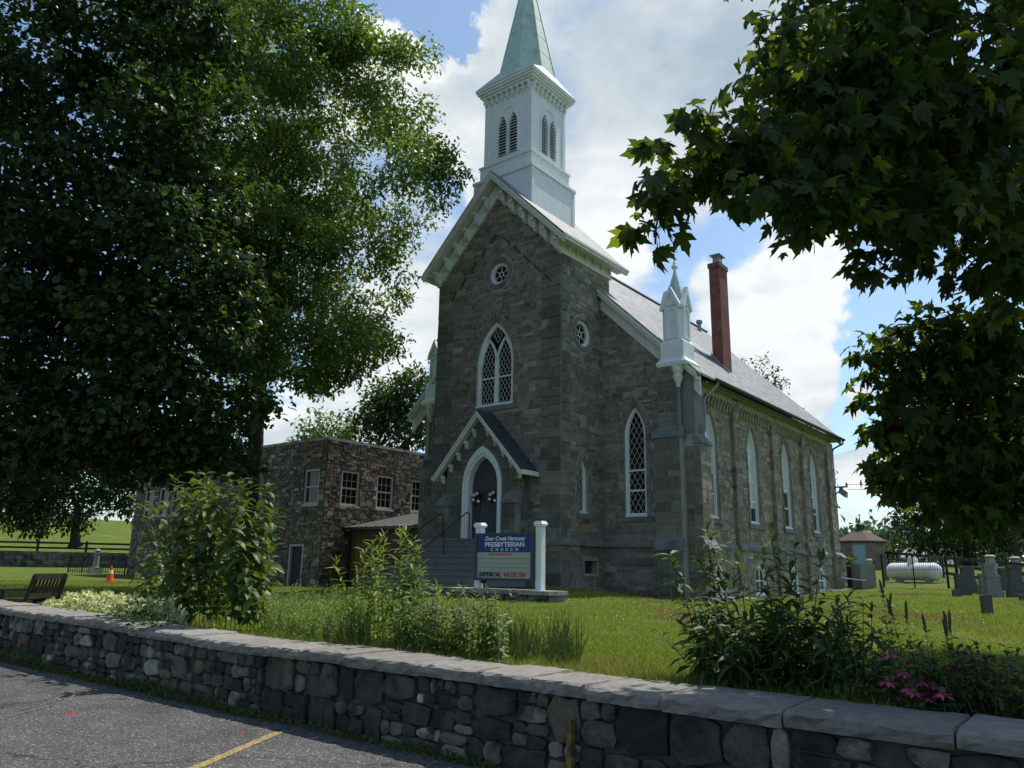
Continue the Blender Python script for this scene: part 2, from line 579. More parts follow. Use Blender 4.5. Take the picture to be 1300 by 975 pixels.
class MB:
    """collects shapes; build() links them as one mesh object"""

    def __init__(self):
        self.v, self.f, self.t = [], [], []
        self.n = 0
        self.smooth = False

    def add(self, V, F, tint=None):
        V = [tuple(map(float, p)) for p in V]
        self.v += V
        self.f += [tuple(i + self.n for i in f) for f in F]
        self.t += [tint or (.5, .5, .5)] * len(V)
        self.n += len(V)
        return self

    def box(self, x0, x1, y0, y1, z0, z1, tint=None):
        V = [(x0, y0, z0), (x1, y0, z0), (x1, y1, z0), (x0, y1, z0), (x0, y0, z1), (x1, y0, z1), (x1, y1, z1), (x0, y1, z1)]
        return self.add(V, [(0, 3, 2, 1), (4, 5, 6, 7), (0, 1, 5, 4), (1, 2, 6, 5), (2, 3, 7, 6), (3, 0, 4, 7)], tint)

    def hexa(self, V, tint=None):   # eight corners, bottom four then top four
        return self.add(V, [(0, 3, 2, 1), (4, 5, 6, 7), (0, 1, 5, 4), (1, 2, 6, 5), (2, 3, 7, 6), (3, 0, 4, 7)], tint)

    def bar(self, a, b, w, h, up=(0, 0, 1), tint=None):   # rectangular bar from a to b
        a, b = Vector(a), Vector(b)
        d = (b - a).normalized()
        u = Vector(up)
        s = d.cross(u)
        if s.length < 1e-4:
            s = d.cross(Vector((1, 0, 0)))
        s.normalize()
        u = s.cross(d)
        V = []
        for p in (a, b):
            for i, j in ((-1, -1), (1, -1), (1, 1), (-1, 1)):
                V.append(p + s * (i * w / 2) + u * (j * h / 2))
        return self.add(V, [(0, 1, 2, 3), (7, 6, 5, 4), (0, 4, 5, 1), (1, 5, 6, 2), (2, 6, 7, 3), (3, 7, 4, 0)], tint)

    def tube(self, pts, r, seg=8, cap=True, tint=None):
        pts = [Vector(p) for p in pts]
        rs = list(r) if hasattr(r, '__len__') else [r] * len(pts)
        V, F = [], []
        ref = None
        for i, p in enumerate(pts):
            d = (pts[min(i + 1, len(pts) - 1)] - pts[max(i - 1, 0)]).normalized()
            if ref is None:
                ref = d.orthogonal().normalized()
            ref = (ref - d * ref.dot(d))
            if ref.length < 1e-5:
                ref = d.orthogonal()
            ref.normalize()
            q = d.cross(ref)
            for k in range(seg):
                a = 2 * math.pi * k / seg
                V.append(p + ref * (math.cos(a) * rs[i]) + q * (math.sin(a) * rs[i]))
        for i in range(len(pts) - 1):
            for k in range(seg):
                a, b = i * seg + k, i * seg + (k + 1) % seg
                F.append((a, b, b + seg, a + seg))
        if cap:
            F.append(tuple(range(seg - 1, -1, -1)))
            F.append(tuple((len(pts) - 1) * seg + k for k in range(seg)))
        return self.add(V, F, tint)

    def lathe(self, c, prof, seg=12, rot=0.0, sx=1, sy=1, tint=None):   # profile [(r, z)] round a vertical axis
        V, F = [], []
        for r, z in prof:
            for k in range(seg):
                a = 2 * math.pi * (k + rot) / seg
                V.append((c[0] + r * sx * math.cos(a), c[1] + r * sy * math.sin(a), c[2] + z))
        for i in range(len(prof) - 1):
            for k in range(seg):
                a, b = i * seg + k, i * seg + (k + 1) % seg
                F.append((a, b, b + seg, a + seg))
        F.append(tuple(range(seg - 1, -1, -1)))
        F.append(tuple((len(prof) - 1) * seg + k for k in range(seg)))
        return self.add(V, F, tint)

    def prism(self, fr, outer, holes, n0, n1, tint=None):
        """polygon with holes in the frame fr, from depth n0 (back) to n1 (front)"""
        loops = [list(outer)] + [list(h) for h in holes]
        tris = tessellate_polygon([[Vector((u, v, 0)) for u, v in lp] for lp in loops])
        flat = [p for lp in loops for p in lp]
        m = len(flat)
        V = [fr(u, v, n0) for u, v in flat] + [fr(u, v, n1) for u, v in flat]
        F = []
        for t in tris:
            (x0, y0), (x1, y1), (x2, y2) = (flat[i] for i in t)
            if (x1 - x0) * (y2 - y0) - (x2 - x0) * (y1 - y0) < 0:
                t = (t[0], t[2], t[1])
            F.append(tuple(i + m for i in t))
            F.append(tuple(reversed(t)))
        s = 0
        for li, lp in enumerate(loops):
            k = len(lp)
            for i in range(k):
                a, b = s + i, s + (i + 1) % k
                F.append((a, b, b + m, a + m))
            s += k
        return self.add(V, F, tint)

    def build(self, name, mat, parent=None, smooth=False, tint=False, org=None):
        me = bpy.data.meshes.new(name)
        o_ = ORG[parent.name] if parent is not None else (np.zeros(3) if org is None else np.array(org, float))
        me.from_pydata([(p[0] - o_[0], p[1] - o_[1], p[2] - o_[2]) for p in self.v], [], self.f)
        if tint:
            a = me.attributes.new('tint', 'FLOAT_COLOR', 'POINT')
            c = np.ones((len(self.v), 4), np.float32)
            c[:, :3] = np.array(self.t)
            a.data.foreach_set('color', c.ravel())
        if smooth:
            me.polygons.foreach_set('use_smooth', np.ones(len(me.polygons), bool))
        me.materials.append(MAT[mat])
        me.update()
        return link(name, me, parent, org if parent is None else None)


def frame(o, u, v, n):
    o, u, v, n = (np.array(a, float) for a in (o, u, v, n))

    def fr(a, b, c=0.0):
        return o + u * a + v * b + n * c
    fr.n = n
    return fr


def front(Y):       # u = X, v = Z, outward = -Y
    return frame((0, Y, 0), (1, 0, 0), (0, 0, 1), (0, -1, 0))


def east(X):        # u = Y, v = Z, outward = +X
    return frame((X, 0, 0), (0, 1, 0), (0, 0, 1), (1, 0, 0))


def west(X):
    return frame((X, 0, 0), (0, 1, 0), (0, 0, 1), (-1, 0, 0))


def arch(c, hw, sill, spring, apex, n=8):
    """pointed arch outline, counter-clockwise from the lower left"""
    h = apex - spring
    r = (hw * hw + h * h) / (2 * hw)
    a1 = math.asin(min(1, h / r))
    P = [(c - hw, sill), (c + hw, sill)]
    for i in range(n + 1):
        a = a1 * i / n
        P.append((c + hw - r + r * math.cos(a), spring + r * math.sin(a)))
    for i in range(n - 1, -1, -1):
        a = a1 * i / n
        P.append((c - hw + r - r * math.cos(a), spring + r * math.sin(a)))
    return P


def arch_half(hw, sill, spring, apex, v):
    if v < sill or v > apex:
        return 0.0
    if v <= spring:
        return hw
    h = apex - spring
    r = (hw * hw + h * h) / (2 * hw)
    return max(0.0, hw - r + math.sqrt(max(0, r * r - (v - spring) ** 2)))


def circle(cu, cv, r, n=24):
    return [(cu + r * math.cos(2 * math.pi * i / n), cv + r * math.sin(2 * math.pi * i / n)) for i in range(n)]


class Arch:
    def __init__(s, c, hw, sill, spring, apex):
        s.c, s.hw, s.sill, s.spring, s.apex = c, hw, sill, spring, apex

    def outline(s, g=0.0, n=8):
        return arch(s.c, s.hw + g, s.sill - (g if g < 0 else 0), s.spring, s.apex + g * 1.35, n)

    def half(s, v, g):
        return arch_half(s.hw + g, s.sill - g, s.spring, s.apex + g * 1.35, v)


class Disc:
    def __init__(s, c, v, r):
        s.c, s.cv, s.r = c, v, r

    def outline(s, g=0.0, n=28):
        return circle(s.c, s.cv, s.r + g, n)

    def half(s, v, g):
        d = (s.r + g) ** 2 - (v - s.cv) ** 2
        return math.sqrt(d) if d > 0 else 0.0


class Rect:
    def __init__(s, c, hw, v0, v1):
        s.c, s.hw, s.v0, s.v1 = c, hw, v0, v1

    def outline(s, g=0.0):
        return [(s.c - s.hw - g, s.v0 - g), (s.c + s.hw + g, s.v0 - g), (s.c + s.hw + g, s.v1 + g), (s.c - s.hw - g, s.v1 + g)]

    def half(s, v, g):
        return s.hw + g if s.v0 - g < v < s.v1 + g else 0.0


def ashlar(U0, U1, V0, V1, h0, h1, w0, w1, split=.4):
    out = []
    v = V0
    while v < V1 - .03:
        h = random.uniform(h0, h1)
        if V1 - v - h < h0 * .6:
            h = V1 - v
        u = U0
        while u < U1 - .02:
            w = random.uniform(w0, w1)
            if U1 - u - w < w0 * .6:
                w = U1 - u
            if random.random() < split and h > h0 * 1.05:
                k = random.uniform(.38, .62) * h
                for a, b in ((v, v + k), (v + k, v + h)):
                    if random.random() < .5 and w > w0 * 1.3:
                        m = u + w * random.uniform(.35, .65)
                        out += [(u, m, a, b), (m, u + w, a, b)]
                    else:
                        out.append((u, u + w, a, b))
            else:
                out.append((u, u + w, v, v + h))
            u += w
        v += h
    return out


def trim(rect, opens, margin, ulim=None, depth=0):
    """what is left of a stone beside the openings and under the slope of a gable"""
    u0, u1, v0, v1 = rect
    if depth == 0 and v1 - v0 > .1:
        for o in opens:
            hs = [o.half(v0 + (v1 - v0) * k / 6, margin) for k in range(7)]
            if max(hs) > 0 and u0 < o.c + max(hs) and u1 > o.c - max(hs) and max(hs) - min(hs) > .06:
                n = max(2, int(round((v1 - v0) / .075)))
                out = []
                for k in range(n):
                    out += trim((u0, u1, v0 + (v1 - v0) * k / n, v0 + (v1 - v0) * (k + 1) / n), opens, margin, ulim, 1)
                # slices of equal width that lie on one another stay one stone
                res = []
                for r in out:
                    if res and abs(res[-1][0] - r[0]) < .02 and abs(res[-1][1] - r[1]) < .02 and abs(res[-1][3] - r[2]) < 1e-6:
                        res[-1] = (res[-1][0], res[-1][1], res[-1][2], r[3])
                    else:
                        res.append(r)
                return res
    if ulim:
        a, b = ulim(v1 - .02)
        u0, u1 = max(u0, a), min(u1, b)
    parts = [(u0, u1)]
    for o in opens:
        h = max(o.half(v0 + (v1 - v0) * (k + .5) / 5, margin) for k in range(5))
        if h <= 0:
            continue
        a, b = o.c - h, o.c + h
        nx = []
        for p, q in parts:
            if q <= a or p >= b:
                nx.append((p, q))
            else:
                if p < a:
                    nx.append((p, a))
                if q > b:
                    nx.append((b, q))
        parts = nx
    return [(p, q, v0, v1) for p, q in parts if q - p > .05]


class Masonry:
    """stones collected one by one; the largest in view become objects, the rest one joined part"""

    def __init__(self):
        self.s = []

    def poly(self, fr, pts, tint, d=.022, gap=.013, ch=.008, weight=1.0):
        P = np.array(pts, float)
        c = P.mean(0)
        k = len(P)
        r = np.linalg.norm(P - c, axis=1, keepdims=True)
        A = c + (P - c) * (1 - gap / np.maximum(r, .03))
        B = c + (P - c) * (1 - np.minimum((gap + ch) / np.maximum(r, .03), .6))
        V = [fr(u, v, -.03) for u, v in A] + [fr(u, v, d - ch * .8) for u, v in A] + [fr(u, v, d + random.uniform(-.008, .008)) for u, v in B]
        F = []
        for i in range(k):
            j = (i + 1) % k
            F += [(i, j, k + j, k + i), (k + i, k + j, 2 * k + j, 2 * k + i)]
        F.append(tuple(range(2 * k, 3 * k)))
        V = np.array(V)
        q = proj(V[k:])
        vis = weight if ((q[:, 0] > -20) & (q[:, 0] < 1320) & (q[:, 1] > -20) & (q[:, 1] < 990)).any() else 0
        self.s.append((vis * (np.ptp(q[:, 0]) * np.ptp(q[:, 1])), V, F, tint))

    def rect(self, fr, r, tint, d=None, weight=1.0, jit=.006):
        u0, u1, v0, v1 = r
        j = lambda: random.uniform(-jit, jit)
        d = random.uniform(.01, .022) if d is None else d
        self.poly(fr, [(u0 + j(), v0 + j()), (u1 + j(), v0 + j()), (u1 + j(), v1 + j()), (u0 + j(), v1 + j())], tint, d, weight=weight)

    def build(self, parent, mat, name='stone', rest='stonework', top=300):
        self.s.sort(key=lambda a: -a[0])
        for a, V, F, t in self.s[:top]:
            MB().add(V, F, t).build(name, mat, parent, tint=True)
        if len(self.s) > top:
            m = MB()
            for a, V, F, t in self.s[top:]:
                m.add(V, F, t)
            tag(m.build(rest, mat, parent, tint=True), kind='stuff')


def pick(pal):
    w = np.array([p[1] for p in pal], float)
    c = np.array(pal[rng.choice(len(pal), p=w / w.sum())][0])
    return tuple(c * random.uniform(.8, 1.2))

# ------------------------------------------------------------------ the ground
CTRL = []
for _x in range(-24, 13, 3):
    CTRL.append((_x, 6.4, .67 if _x > -9 else max(.42, .67 - (-9 - _x) * .03)))
CTRL += [(-17.5, 20.5, 1.08), (-14, 20.5, 1.08), (-20.5, 20.5, 1.05), (-17.5, 23, 1.0), (-20, 30, .9), (-13, 23.3, .93), (-11.6, 22.8, .72), (-10.6, 24.5, .7), (-10.6, 29, .73), (-10.6, 33, .76),
         (-10.6, 37, .88), (-10.5, 39.4, 1.0), (-8, 42, 1.3), (-12, 16, .85), (-14.5, 16.5, .87), (-9, 15.4, .84), (-8, 12, .8), (-4, 12, .8),
         (-3, 9, .73), (2, 10, .75), (-2.5, 18.9, .9), (3, 20, .92), (-5.5, 31.5, 1.0), (-4.9, 39, 1.08), (0, 31, 1.05), (-8, 30, .85), (-7.7, 43, 1.4), (-5, 50, 1.6),
         (5, 45, 1.5), (-10, 60, 2.0), (-20, 60, 1.8), (0, 75, 2.5), (-12, 75, 2.5), (15, 70, 2.5), (-17, 8, .42), (-19, 7, .42), (-27, 14, .74), (-31, 15.5, .75), (-35, 17, .77), (-29.5, 22.5, .6), (-25, 23, .7),
         (-40, 22.5, .75), (-47, 20, .88), (-52, 22, .93), (-48, 24, .92), (-55, 26, .97), (-24, 18, .8), (-22, 11, .62), (-20, 13, .72), (-40, 10, .7), (-60, 28, 1.0),
         (-68, 36, 1.1), (-66, 18, 1.0), (-50, 14, .85), (-30, 40, 1.0), (-45, 45, 1.5), (-12, 9, .66), (-14, 12, .75)]
CTRL += [tuple(dep(*q)) for q in ((86, 727, 47), (164, 729, 46), (120, 728, 46.5), (139, 739, 33), (100, 733, 40), (60, 729, 45), (30, 735, 40))]
CTRL = np.array(CTRL)


def smooth(a, b, x):
    t = np.clip((x - a) / (b - a), 0, 1)
    return t * t * (3 - 2 * t)


def ground_z(X, Y):
    X, Y = np.broadcast_arrays(np.asarray(X, float), np.asarray(Y, float))
    sh = X.shape
    x, y = X.ravel(), Y.ravel()
    num = np.zeros(len(x))
    den = np.zeros(len(x))
    for cx, cy, cz in CTRL:
        w = 1 / ((x - cx) ** 2 + (y - cy) ** 2 + 1.2) ** 2
        num += w * cz
        den += w
    z = num / den
    z = z + smooth(72, 140, -x) * 7.6 * smooth(-200, 60, y) + smooth(75, 220, y) * 5.0 * smooth(-30, -60, -x * 0 - 0)
    z = z + 3.5 * smooth(90, 300, y)
    return z.reshape(sh)


def gz(x, y):
    return float(ground_z(x, y))


def hit(px, py):            # where the sight line through a photo pixel meets the ground
    d = ray(px, py)
    lo = None
    for s in np.linspace(5, 140, 400):
        p = EYE + d * s
        if p[2] < gz(p[0], p[1]):
            break
        lo = s
    if lo is None:
        lo = s
    hi = s
    for _ in range(20):
        m_ = (lo + hi) / 2
        p = EYE + d * m_
        if p[2] < gz(p[0], p[1]):
            hi = m_
        else:
            lo = m_
    return EYE + d * hi


def build_ground():
    def axis(pts):
        a = []
        for lo, hi, st in pts:
            a += list(np.arange(lo, hi, st))
        return np.array(a + [pts[-1][1]])
    ax = axis([(-520, -140, 20), (-140, -60, 5), (-60, -30, 2), (-30, 8, .8), (8, 60, 4), (60, 420, 30)])
    ay = axis([(6.12, 30, .7), (30, 60, 1.5), (60, 140, 5), (140, 620, 30)])
    GX, GY = np.meshgrid(ax, ay)
    Z = ground_z(GX, GY)
    near = (GY < 40) & (np.abs(GX + 10) < 40)
    Z = Z + near * rng.normal(0, .006, Z.shape)
    V = np.stack([GX.ravel(), GY.ravel(), Z.ravel()], 1)
    nx, ny = len(ax), len(ay)
    i = np.arange(nx * ny).reshape(ny, nx)
    F = np.stack([i[:-1, :-1].ravel(), i[:-1, 1:].ravel(), i[1:, 1:].ravel(), i[1:, :-1].ravel()], 1)
    base = V[:nx].copy()
    base[:, 2] = -.2
    n0 = len(V)
    V = np.vstack([V, base])
    k = np.arange(nx - 1)
    F = np.vstack([F, np.stack([n0 + k, n0 + k + 1, k + 1, k], 1)])
    tag(link('lawn', mesh_np('lawn', V, F, 'lawn_ground', smooth=True)), kind='structure')
    # the parking lot in front of the wall
    m = MB()
    for x0, x1 in ((-300, -40), (-40, 20), (20, 300)):
        m.add([(x0, -200, 0), (x1, -200, 0), (x1, 6.0, 0), (x0, 6.0, 0)], [(0, 1, 2, 3)])
    tag(m.build('parking_lot', 'asphalt'), kind='structure')
    for (xa, ya, xb, yb) in ((230, 982, 354, 929), (-60, 927, 66, 895)):
        a, b = on_z(xa, ya, .004), on_z(xb, yb, .004)
        d = (b - a) / np.linalg.norm(b - a)
        if d[1] > 0:
            a = a - d * 2.5
        s = np.array([-d[1], d[0], 0]) * (.05 if xa > 0 else .035)
        m = MB()
        m.add([a - s, b - s, b + s, a + s], [(0, 1, 2, 3)])
        tag(m.build('parking_line', 'yellow_paint' if xa > 0 else 'worn_yellow_paint'), kind='structure')


build_ground()

# ------------------------------------------------------------------ the church
CX = -17.47                      # axis of tower and nave
TX0, TX1 = CX - 2.95, CX + 2.95  # tower sides
TY0, TY1 = 21.0, 24.2
NX0, NX1 = CX - 5.85, CX + 6.32  # nave sides
NY0, NY1 = 23.65, 39.35
EZ = 8.15                        # nave eave edge
NS = .982                        # nave roof slope
church = thing('church', 'grey stone church with white belfry, green spire and tall red chimney', 'church', (CX, TY0, .9))
MS = Masonry()
PAL_FRONT = [((0.189, 0.173, 0.141), 5), ((0.241, 0.221, 0.178), 4), ((0.246, 0.207, 0.156), 3), ((0.152, 0.138, 0.112), 3), ((0.255, 0.197, 0.142), 1.6), ((0.294, 0.26, 0.207), 1.5), ((0.198, 0.167, 0.128), 3)]
PAL_SIDE = [((0.256, 0.218, 0.166), 5), ((0.299, 0.252, 0.189), 4), ((0.215, 0.188, 0.147), 4), ((0.27, 0.206, 0.145), 2), ((0.171, 0.153, 0.12), 2), ((0.349, 0.3, 0.231), 1)]
PAL_QUOIN = [((0.142, 0.135, 0.11), 5), ((0.183, 0.172, 0.138), 4), ((0.116, 0.111, 0.09), 3), ((0.203, 0.173, 0.131), 1)]

PAL_DRESS = [((0.198, 0.188, 0.155), 3), ((0.22, 0.206, 0.169), 2), ((0.169, 0.16, 0.133), 2)]


def surround(fr, op, g, tint, jamb=True, hm=.36):
    """dressed blocks round an opening, each a stone of its own"""
    if isinstance(op, Disc):
        n = 14
        a = circle(op.c, op.cv, op.r + .005, n)
        b = circle(op.c, op.cv, op.r + g, n)
        for i in range(n):
            MS.poly(fr, [a[i], b[i], b[(i + 1) % n], a[(i + 1) % n]], pick(tint), .045, .006, .012)
        return
    a = op.outline(.005, 7)
    b = op.outline(g, 7)
    for i in range(2, len(a) - 1):
        MS.poly(fr, [a[i], b[i], b[i + 1], a[i + 1]], pick(tint), .045, .006, .012)
    MS_last = [a[-1], b[-1]]
    # jambs
    v = op.sill
    k = 0
    while v < op.spring - .05:
        h = min(random.uniform(hm * .8, hm * 1.2), op.spring - v)
        if op.spring - v - h < .12:
            h = op.spring - v
        for s in (-1, 1):
            w = g * (1.0 if k % 2 else .8)
            u0 = op.c + s * (op.hw + .005)
            u1 = op.c + s * (op.hw + w)
            MS.rect(fr, (min(u0, u1), max(u0, u1), v, v + h), pick(tint), .045)
        v += h
        k += 1
    return MS_last


def field(fr, U0, U1, V0, V1, opens, pal, margin=.2, ulim=None, quoin=0, h=(.15, .3), w=(.28, .78), weight=1.0, qsides=(1, 1)):
    """random-coursed stones over a wall face with bigger grey quoins at its edges"""
    a, b = U0, U1
    if quoin:
        for side in (0, 1):
            if not qsides[side]:
                continue
            v = V0
            k = 0
            while v < V1 - .02:
                hh = min(random.uniform(.3, .42), V1 - v)
                if V1 - v - hh < .12:
                    hh = V1 - v
                ww = quoin if k % 2 else quoin * .62
                r = (U0, U0 + ww, v, v + hh) if side == 0 else (U1 - ww, U1, v, v + hh)
                for t in trim(r, opens, margin, ulim):
                    MS.rect(fr, t, pick(PAL_QUOIN), random.uniform(.03, .05), weight=weight)
                if ww < quoin - .05:
                    r = (U0 + ww, U0 + quoin, v, v + hh) if side == 0 else (U1 - quoin, U1 - ww, v, v + hh)
                    for t in trim(r, opens, margin, ulim):
                        MS.rect(fr, t, pick(pal), weight=weight)
                v += hh
                k += 1
        if qsides[0]:
            a = U0 + quoin
        if qsides[1]:
            b = U1 - quoin
    for r in ashlar(a, b, V0, V1, *h, *w):
        for t in trim(r, opens, margin, ulim):
            MS.rect(fr, t, pick(pal), weight=weight)


def lattice_lines(op, g, slope, step, v0=None, v1=None, inside=None):
    """clipped straight pieces of a diamond lattice inside an opening"""
    segs = []
    lo, hi = (v0 if v0 is not None else op.sill), (v1 if v1 is not None else getattr(op, 'apex', 0))
    span = hi - lo + 2
    for sgn in (1, -1):
        k = -int(span / step) - 2
        while k < int(span / step) + 3:
            c0 = lo + k * step
            run = None
            N_ = 60
            for i in range(N_ + 1):
                u = op.c - op.hw + 2 * op.hw * i / N_
                v = c0 + sgn * slope * (u - op.c)
                ok = lo < v < hi and (inside(u, v) if inside else abs(u - op.c) < op.half(v, g))
                if ok:
                    if run is None:
                        run = [(u, v), (u, v)]
                    run[1] = (u, v)
                if (not ok or i == N_) and run is not None:
                    if abs(run[1][0] - run[0][0]) > .02:
                        segs.append(tuple(run))
                    run = None
            k += 1
    return segs


def bars(fr, segs, n, w, name, mat, parent):
    m = MB()
    for (a, b) in segs:
        m.bar(fr(*a, n), fr(*b, n), w, w, up=tuple(fr.n))
    if m.n:
        m.build(name, mat, parent)


def lancet(fr, op, fw, recess, lattice=True, rails=(), glass='glass', step=.36, slope=1.75, name='window', parent=None):
    """tall pointed window: white frame > pane, lattice, rails, sill"""
    o = MB()
    inner = Arch(op.c, op.hw - fw, op.sill + fw, op.spring, op.apex - fw * 1.25)
    o.prism(fr, op.outline(-.004, 10), [inner.outline(0, 10)[::-1]], -recess, -recess + .09)
    i2 = Arch(op.c, op.hw - fw - .035, op.sill + fw + .035, op.spring, op.apex - fw * 1.25 - .045)
    o.prism(fr, inner.outline(.002, 10), [i2.outline(0, 10)[::-1]], -recess - .01, -recess + .045)
    w = o.build(name, 'white_paint', parent)
    p = MB()
    p.prism(fr, inner.outline(.01, 10), [], -recess - .03, -recess + .0)
    p.build('pane', glass, w)
    if lattice:
        bars(fr, lattice_lines(i2, 0, slope, step), -recess + .006, .014, 'lattice', 'lead', w)
    for r in rails:
        m = MB()
        hh = i2.half(r, 0)
        a, b = fr(op.c - hh - .03, r, -recess + .02), fr(op.c + hh + .03, r, -recess + .02)
        m.bar(a, b, .06, .05, up=tuple(fr.n))
        m.build('rail', 'white_paint', w)
    m = MB()
    m.prism(fr, [(op.c - op.hw - .04, op.sill - .02), (op.c + op.hw + .04, op.sill - .02), (op.c + op.hw + .04, op.sill + .06), (op.c - op.hw - .04, op.sill + .06)], [], -recess, .03 - recess * .3)
    m.build('sill', 'white_paint', w)
    return w


def stone_sill(fr, c, hw, v, h=.17, n=.09):
    m = MB()
    m.prism(fr, [(c - hw, v - h), (c + hw, v - h), (c + hw, v), (c - hw, v)], [], -.05, n)
    m.build('window_ledge', 'dressed_stone', church)


def oculus(fr, op, fw, recess):
    o = MB()
    o.prism(fr, op.outline(-.004), [op.outline(-fw)[::-1]], -recess, -recess + .1)
    o.prism(fr, circle(op.c, op.cv, op.r * .24), [circle(op.c, op.cv, op.r * .18)[::-1]], -recess, -recess + .04)
    for k in range(6):
        a = k * math.pi / 3 + .5
        p = fr(op.c + math.cos(a) * op.r * .22, op.cv + math.sin(a) * op.r * .22, -recess + .02)
        q = fr(op.c + math.cos(a) * (op.r - fw), op.cv + math.sin(a) * (op.r - fw), -recess + .02)
        o.bar(p, q, .022, .022, up=tuple(fr.n))
    w = o.build('round_window', 'white_paint', church)
    p = MB()
    p.prism(fr, op.outline(-fw + .02), [], -recess - .03, -recess + .005)
    p.build('pane', 'glass', w)


def bracket(fr, u, v, n, wdt, drop, out, mb):
    """scrolled bracket hung under an overhang: back against n, reaching outward"""
    prof = [(0, 0), (out, 0), (out, -.09), (out * .72, -.13), (out * .55, -.26 * drop / .5), (out * .62, -.36 * drop / .5), (out * .38, -.45 * drop / .5), (.0, -drop)]
    V = []
    for s in (-1, 1):
        for a, b in prof:
            V.append(fr(u + s * wdt / 2, v + b, n + a))
    k = len(prof)
    F = [tuple(range(k)), tuple(range(2 * k - 1, k - 1, -1))]
    for i in range(k):
        j = (i + 1) % k
        F.append((i, i + k, j + k, j))
    mb.add(V, F)


# ---- tower
FT = front(TY0)
FE = east(TX1)
ET = 12.55
APX = 15.56
big = Arch(CX, .87, 7.35, 8.95, 10.55)
occ = Disc(CX + .08, 12.45, .45)


class Porch:                 # the part of the tower face that the porch covers
    c = CX

    def half(s, v, g):
        return 1.5 if v < 4.75 else max(0.0, 1.85 - (v - 4.8) * .93)


# the doorway wall stands in front of the tower face; the tower behind it is solid
t = MB()
t.prism(FT, [(TX0, .3), (TX1, .3), (TX1, ET), (CX, APX), (TX0, ET)], [big.outline()[::-1], occ.outline()[::-1]], -.45, 0)
t.build('wall', 'mortar', church)
tul = lambda v: (TX0, TX1) if v <= ET else (TX0 + (v - ET) * 2.95 / (APX - ET), TX1 - (v - ET) * 2.95 / (APX - ET))
field(FT, TX0, TX1, 2.62, ET, [big, occ, Porch()], PAL_FRONT, .24, tul, quoin=.85)
field(FT, TX0, TX1, ET, APX - .1, [big, occ], PAL_FRONT, .24, tul)
field(FT, TX0, TX1, .8, 2.44, [Rect(CX, 1.9, .5, 2.6)], PAL_FRONT, .1, None, quoin=.75, h=(.24, .36))
surround(FT, big, .24, PAL_DRESS)
surround(FT, occ, .2, PAL_DRESS)
stone_sill(FT, CX, 1.12, 7.34)
# two-light traceried window
o = MB()
ii = Arch(CX, .74, 7.47, 8.95, 10.39)
o.prism(FT, big.outline(-.004, 10), [ii.outline(0, 10)[::-1]], -.2, -.06)
RY = -.16


def ring_arc(c, hw, sill, spring, apex, wd, clip=None):
    a, b = arch(c, hw, sill, spring, apex, 10), arch(c, hw - wd, sill, spring, apex - wd * 1.3, 10)
    for i in range(1, len(a) - 1):
        q = [a[i], a[i + 1], b[i + 1], b[i]]
        V = [FT(u, v, RY) for u, v in q] + [FT(u, v, RY + .07) for u, v in q]
        o.add(V, [(3, 2, 1, 0), (4, 5, 6, 7), (0, 1, 5, 4), (1, 2, 6, 5), (2, 3, 7, 6), (3, 0, 4, 7)])


for s in (-1, 1):
    ring_arc(CX + s * .37, .40, 7.47, 8.95, 9.95, .075)
o.prism(FT, [(CX - .08, 7.47), (CX + .08, 7.47), (CX + .08, 9.1), (CX - .08, 9.1)], [], RY - .01, RY + .075)
for s in (-1, 1):
    o.prism(FT, [(CX + s * .37 - .33, 8.42), (CX + s * .37 + .33, 8.42), (CX + s * .37 + .33, 8.47), (CX + s * .37 - .33, 8.47)], [], RY, RY + .05)
w = o.build('window', 'white_paint', church)
p = MB()
p.prism(FT, ii.outline(.02, 10), [], -.24, -.17)
p.build('pane', 'glass', w)
segs = []
for s in (-1, 1):
    lo = Arch(CX + s * .37, .325, 7.47, 8.95, 9.86)
    segs += lattice_lines(lo, 0, 1.75, .3)
segs += lattice_lines(Arch(CX, .2, 9.75, 9.8, 10.35), 0, 1.75, .3, 9.75, 10.3, lambda u, v: abs(u - CX) < min((v - 9.6) * .5, ii.half(v, 0)))
bars(FT, segs, -.155, .016, 'lattice', 'lead', w)
m = MB()
m.prism(FT, [(CX - .9, 7.33), (CX + .9, 7.33), (CX + .9, 7.42), (CX - .9, 7.42)], [], -.2, .03)
m.build('sill', 'white_paint', w)
oculus(FT, occ, .13, .2)

# thin dark strips on the gable wall, short slanted pieces spaced like the brackets above
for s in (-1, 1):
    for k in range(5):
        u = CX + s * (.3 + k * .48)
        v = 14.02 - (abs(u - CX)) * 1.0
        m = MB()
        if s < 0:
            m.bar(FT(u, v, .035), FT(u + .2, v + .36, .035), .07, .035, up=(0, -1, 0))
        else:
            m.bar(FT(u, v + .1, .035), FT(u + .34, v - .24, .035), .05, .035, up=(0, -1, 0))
        m.build('dark_strip', 'dark_strip', church)

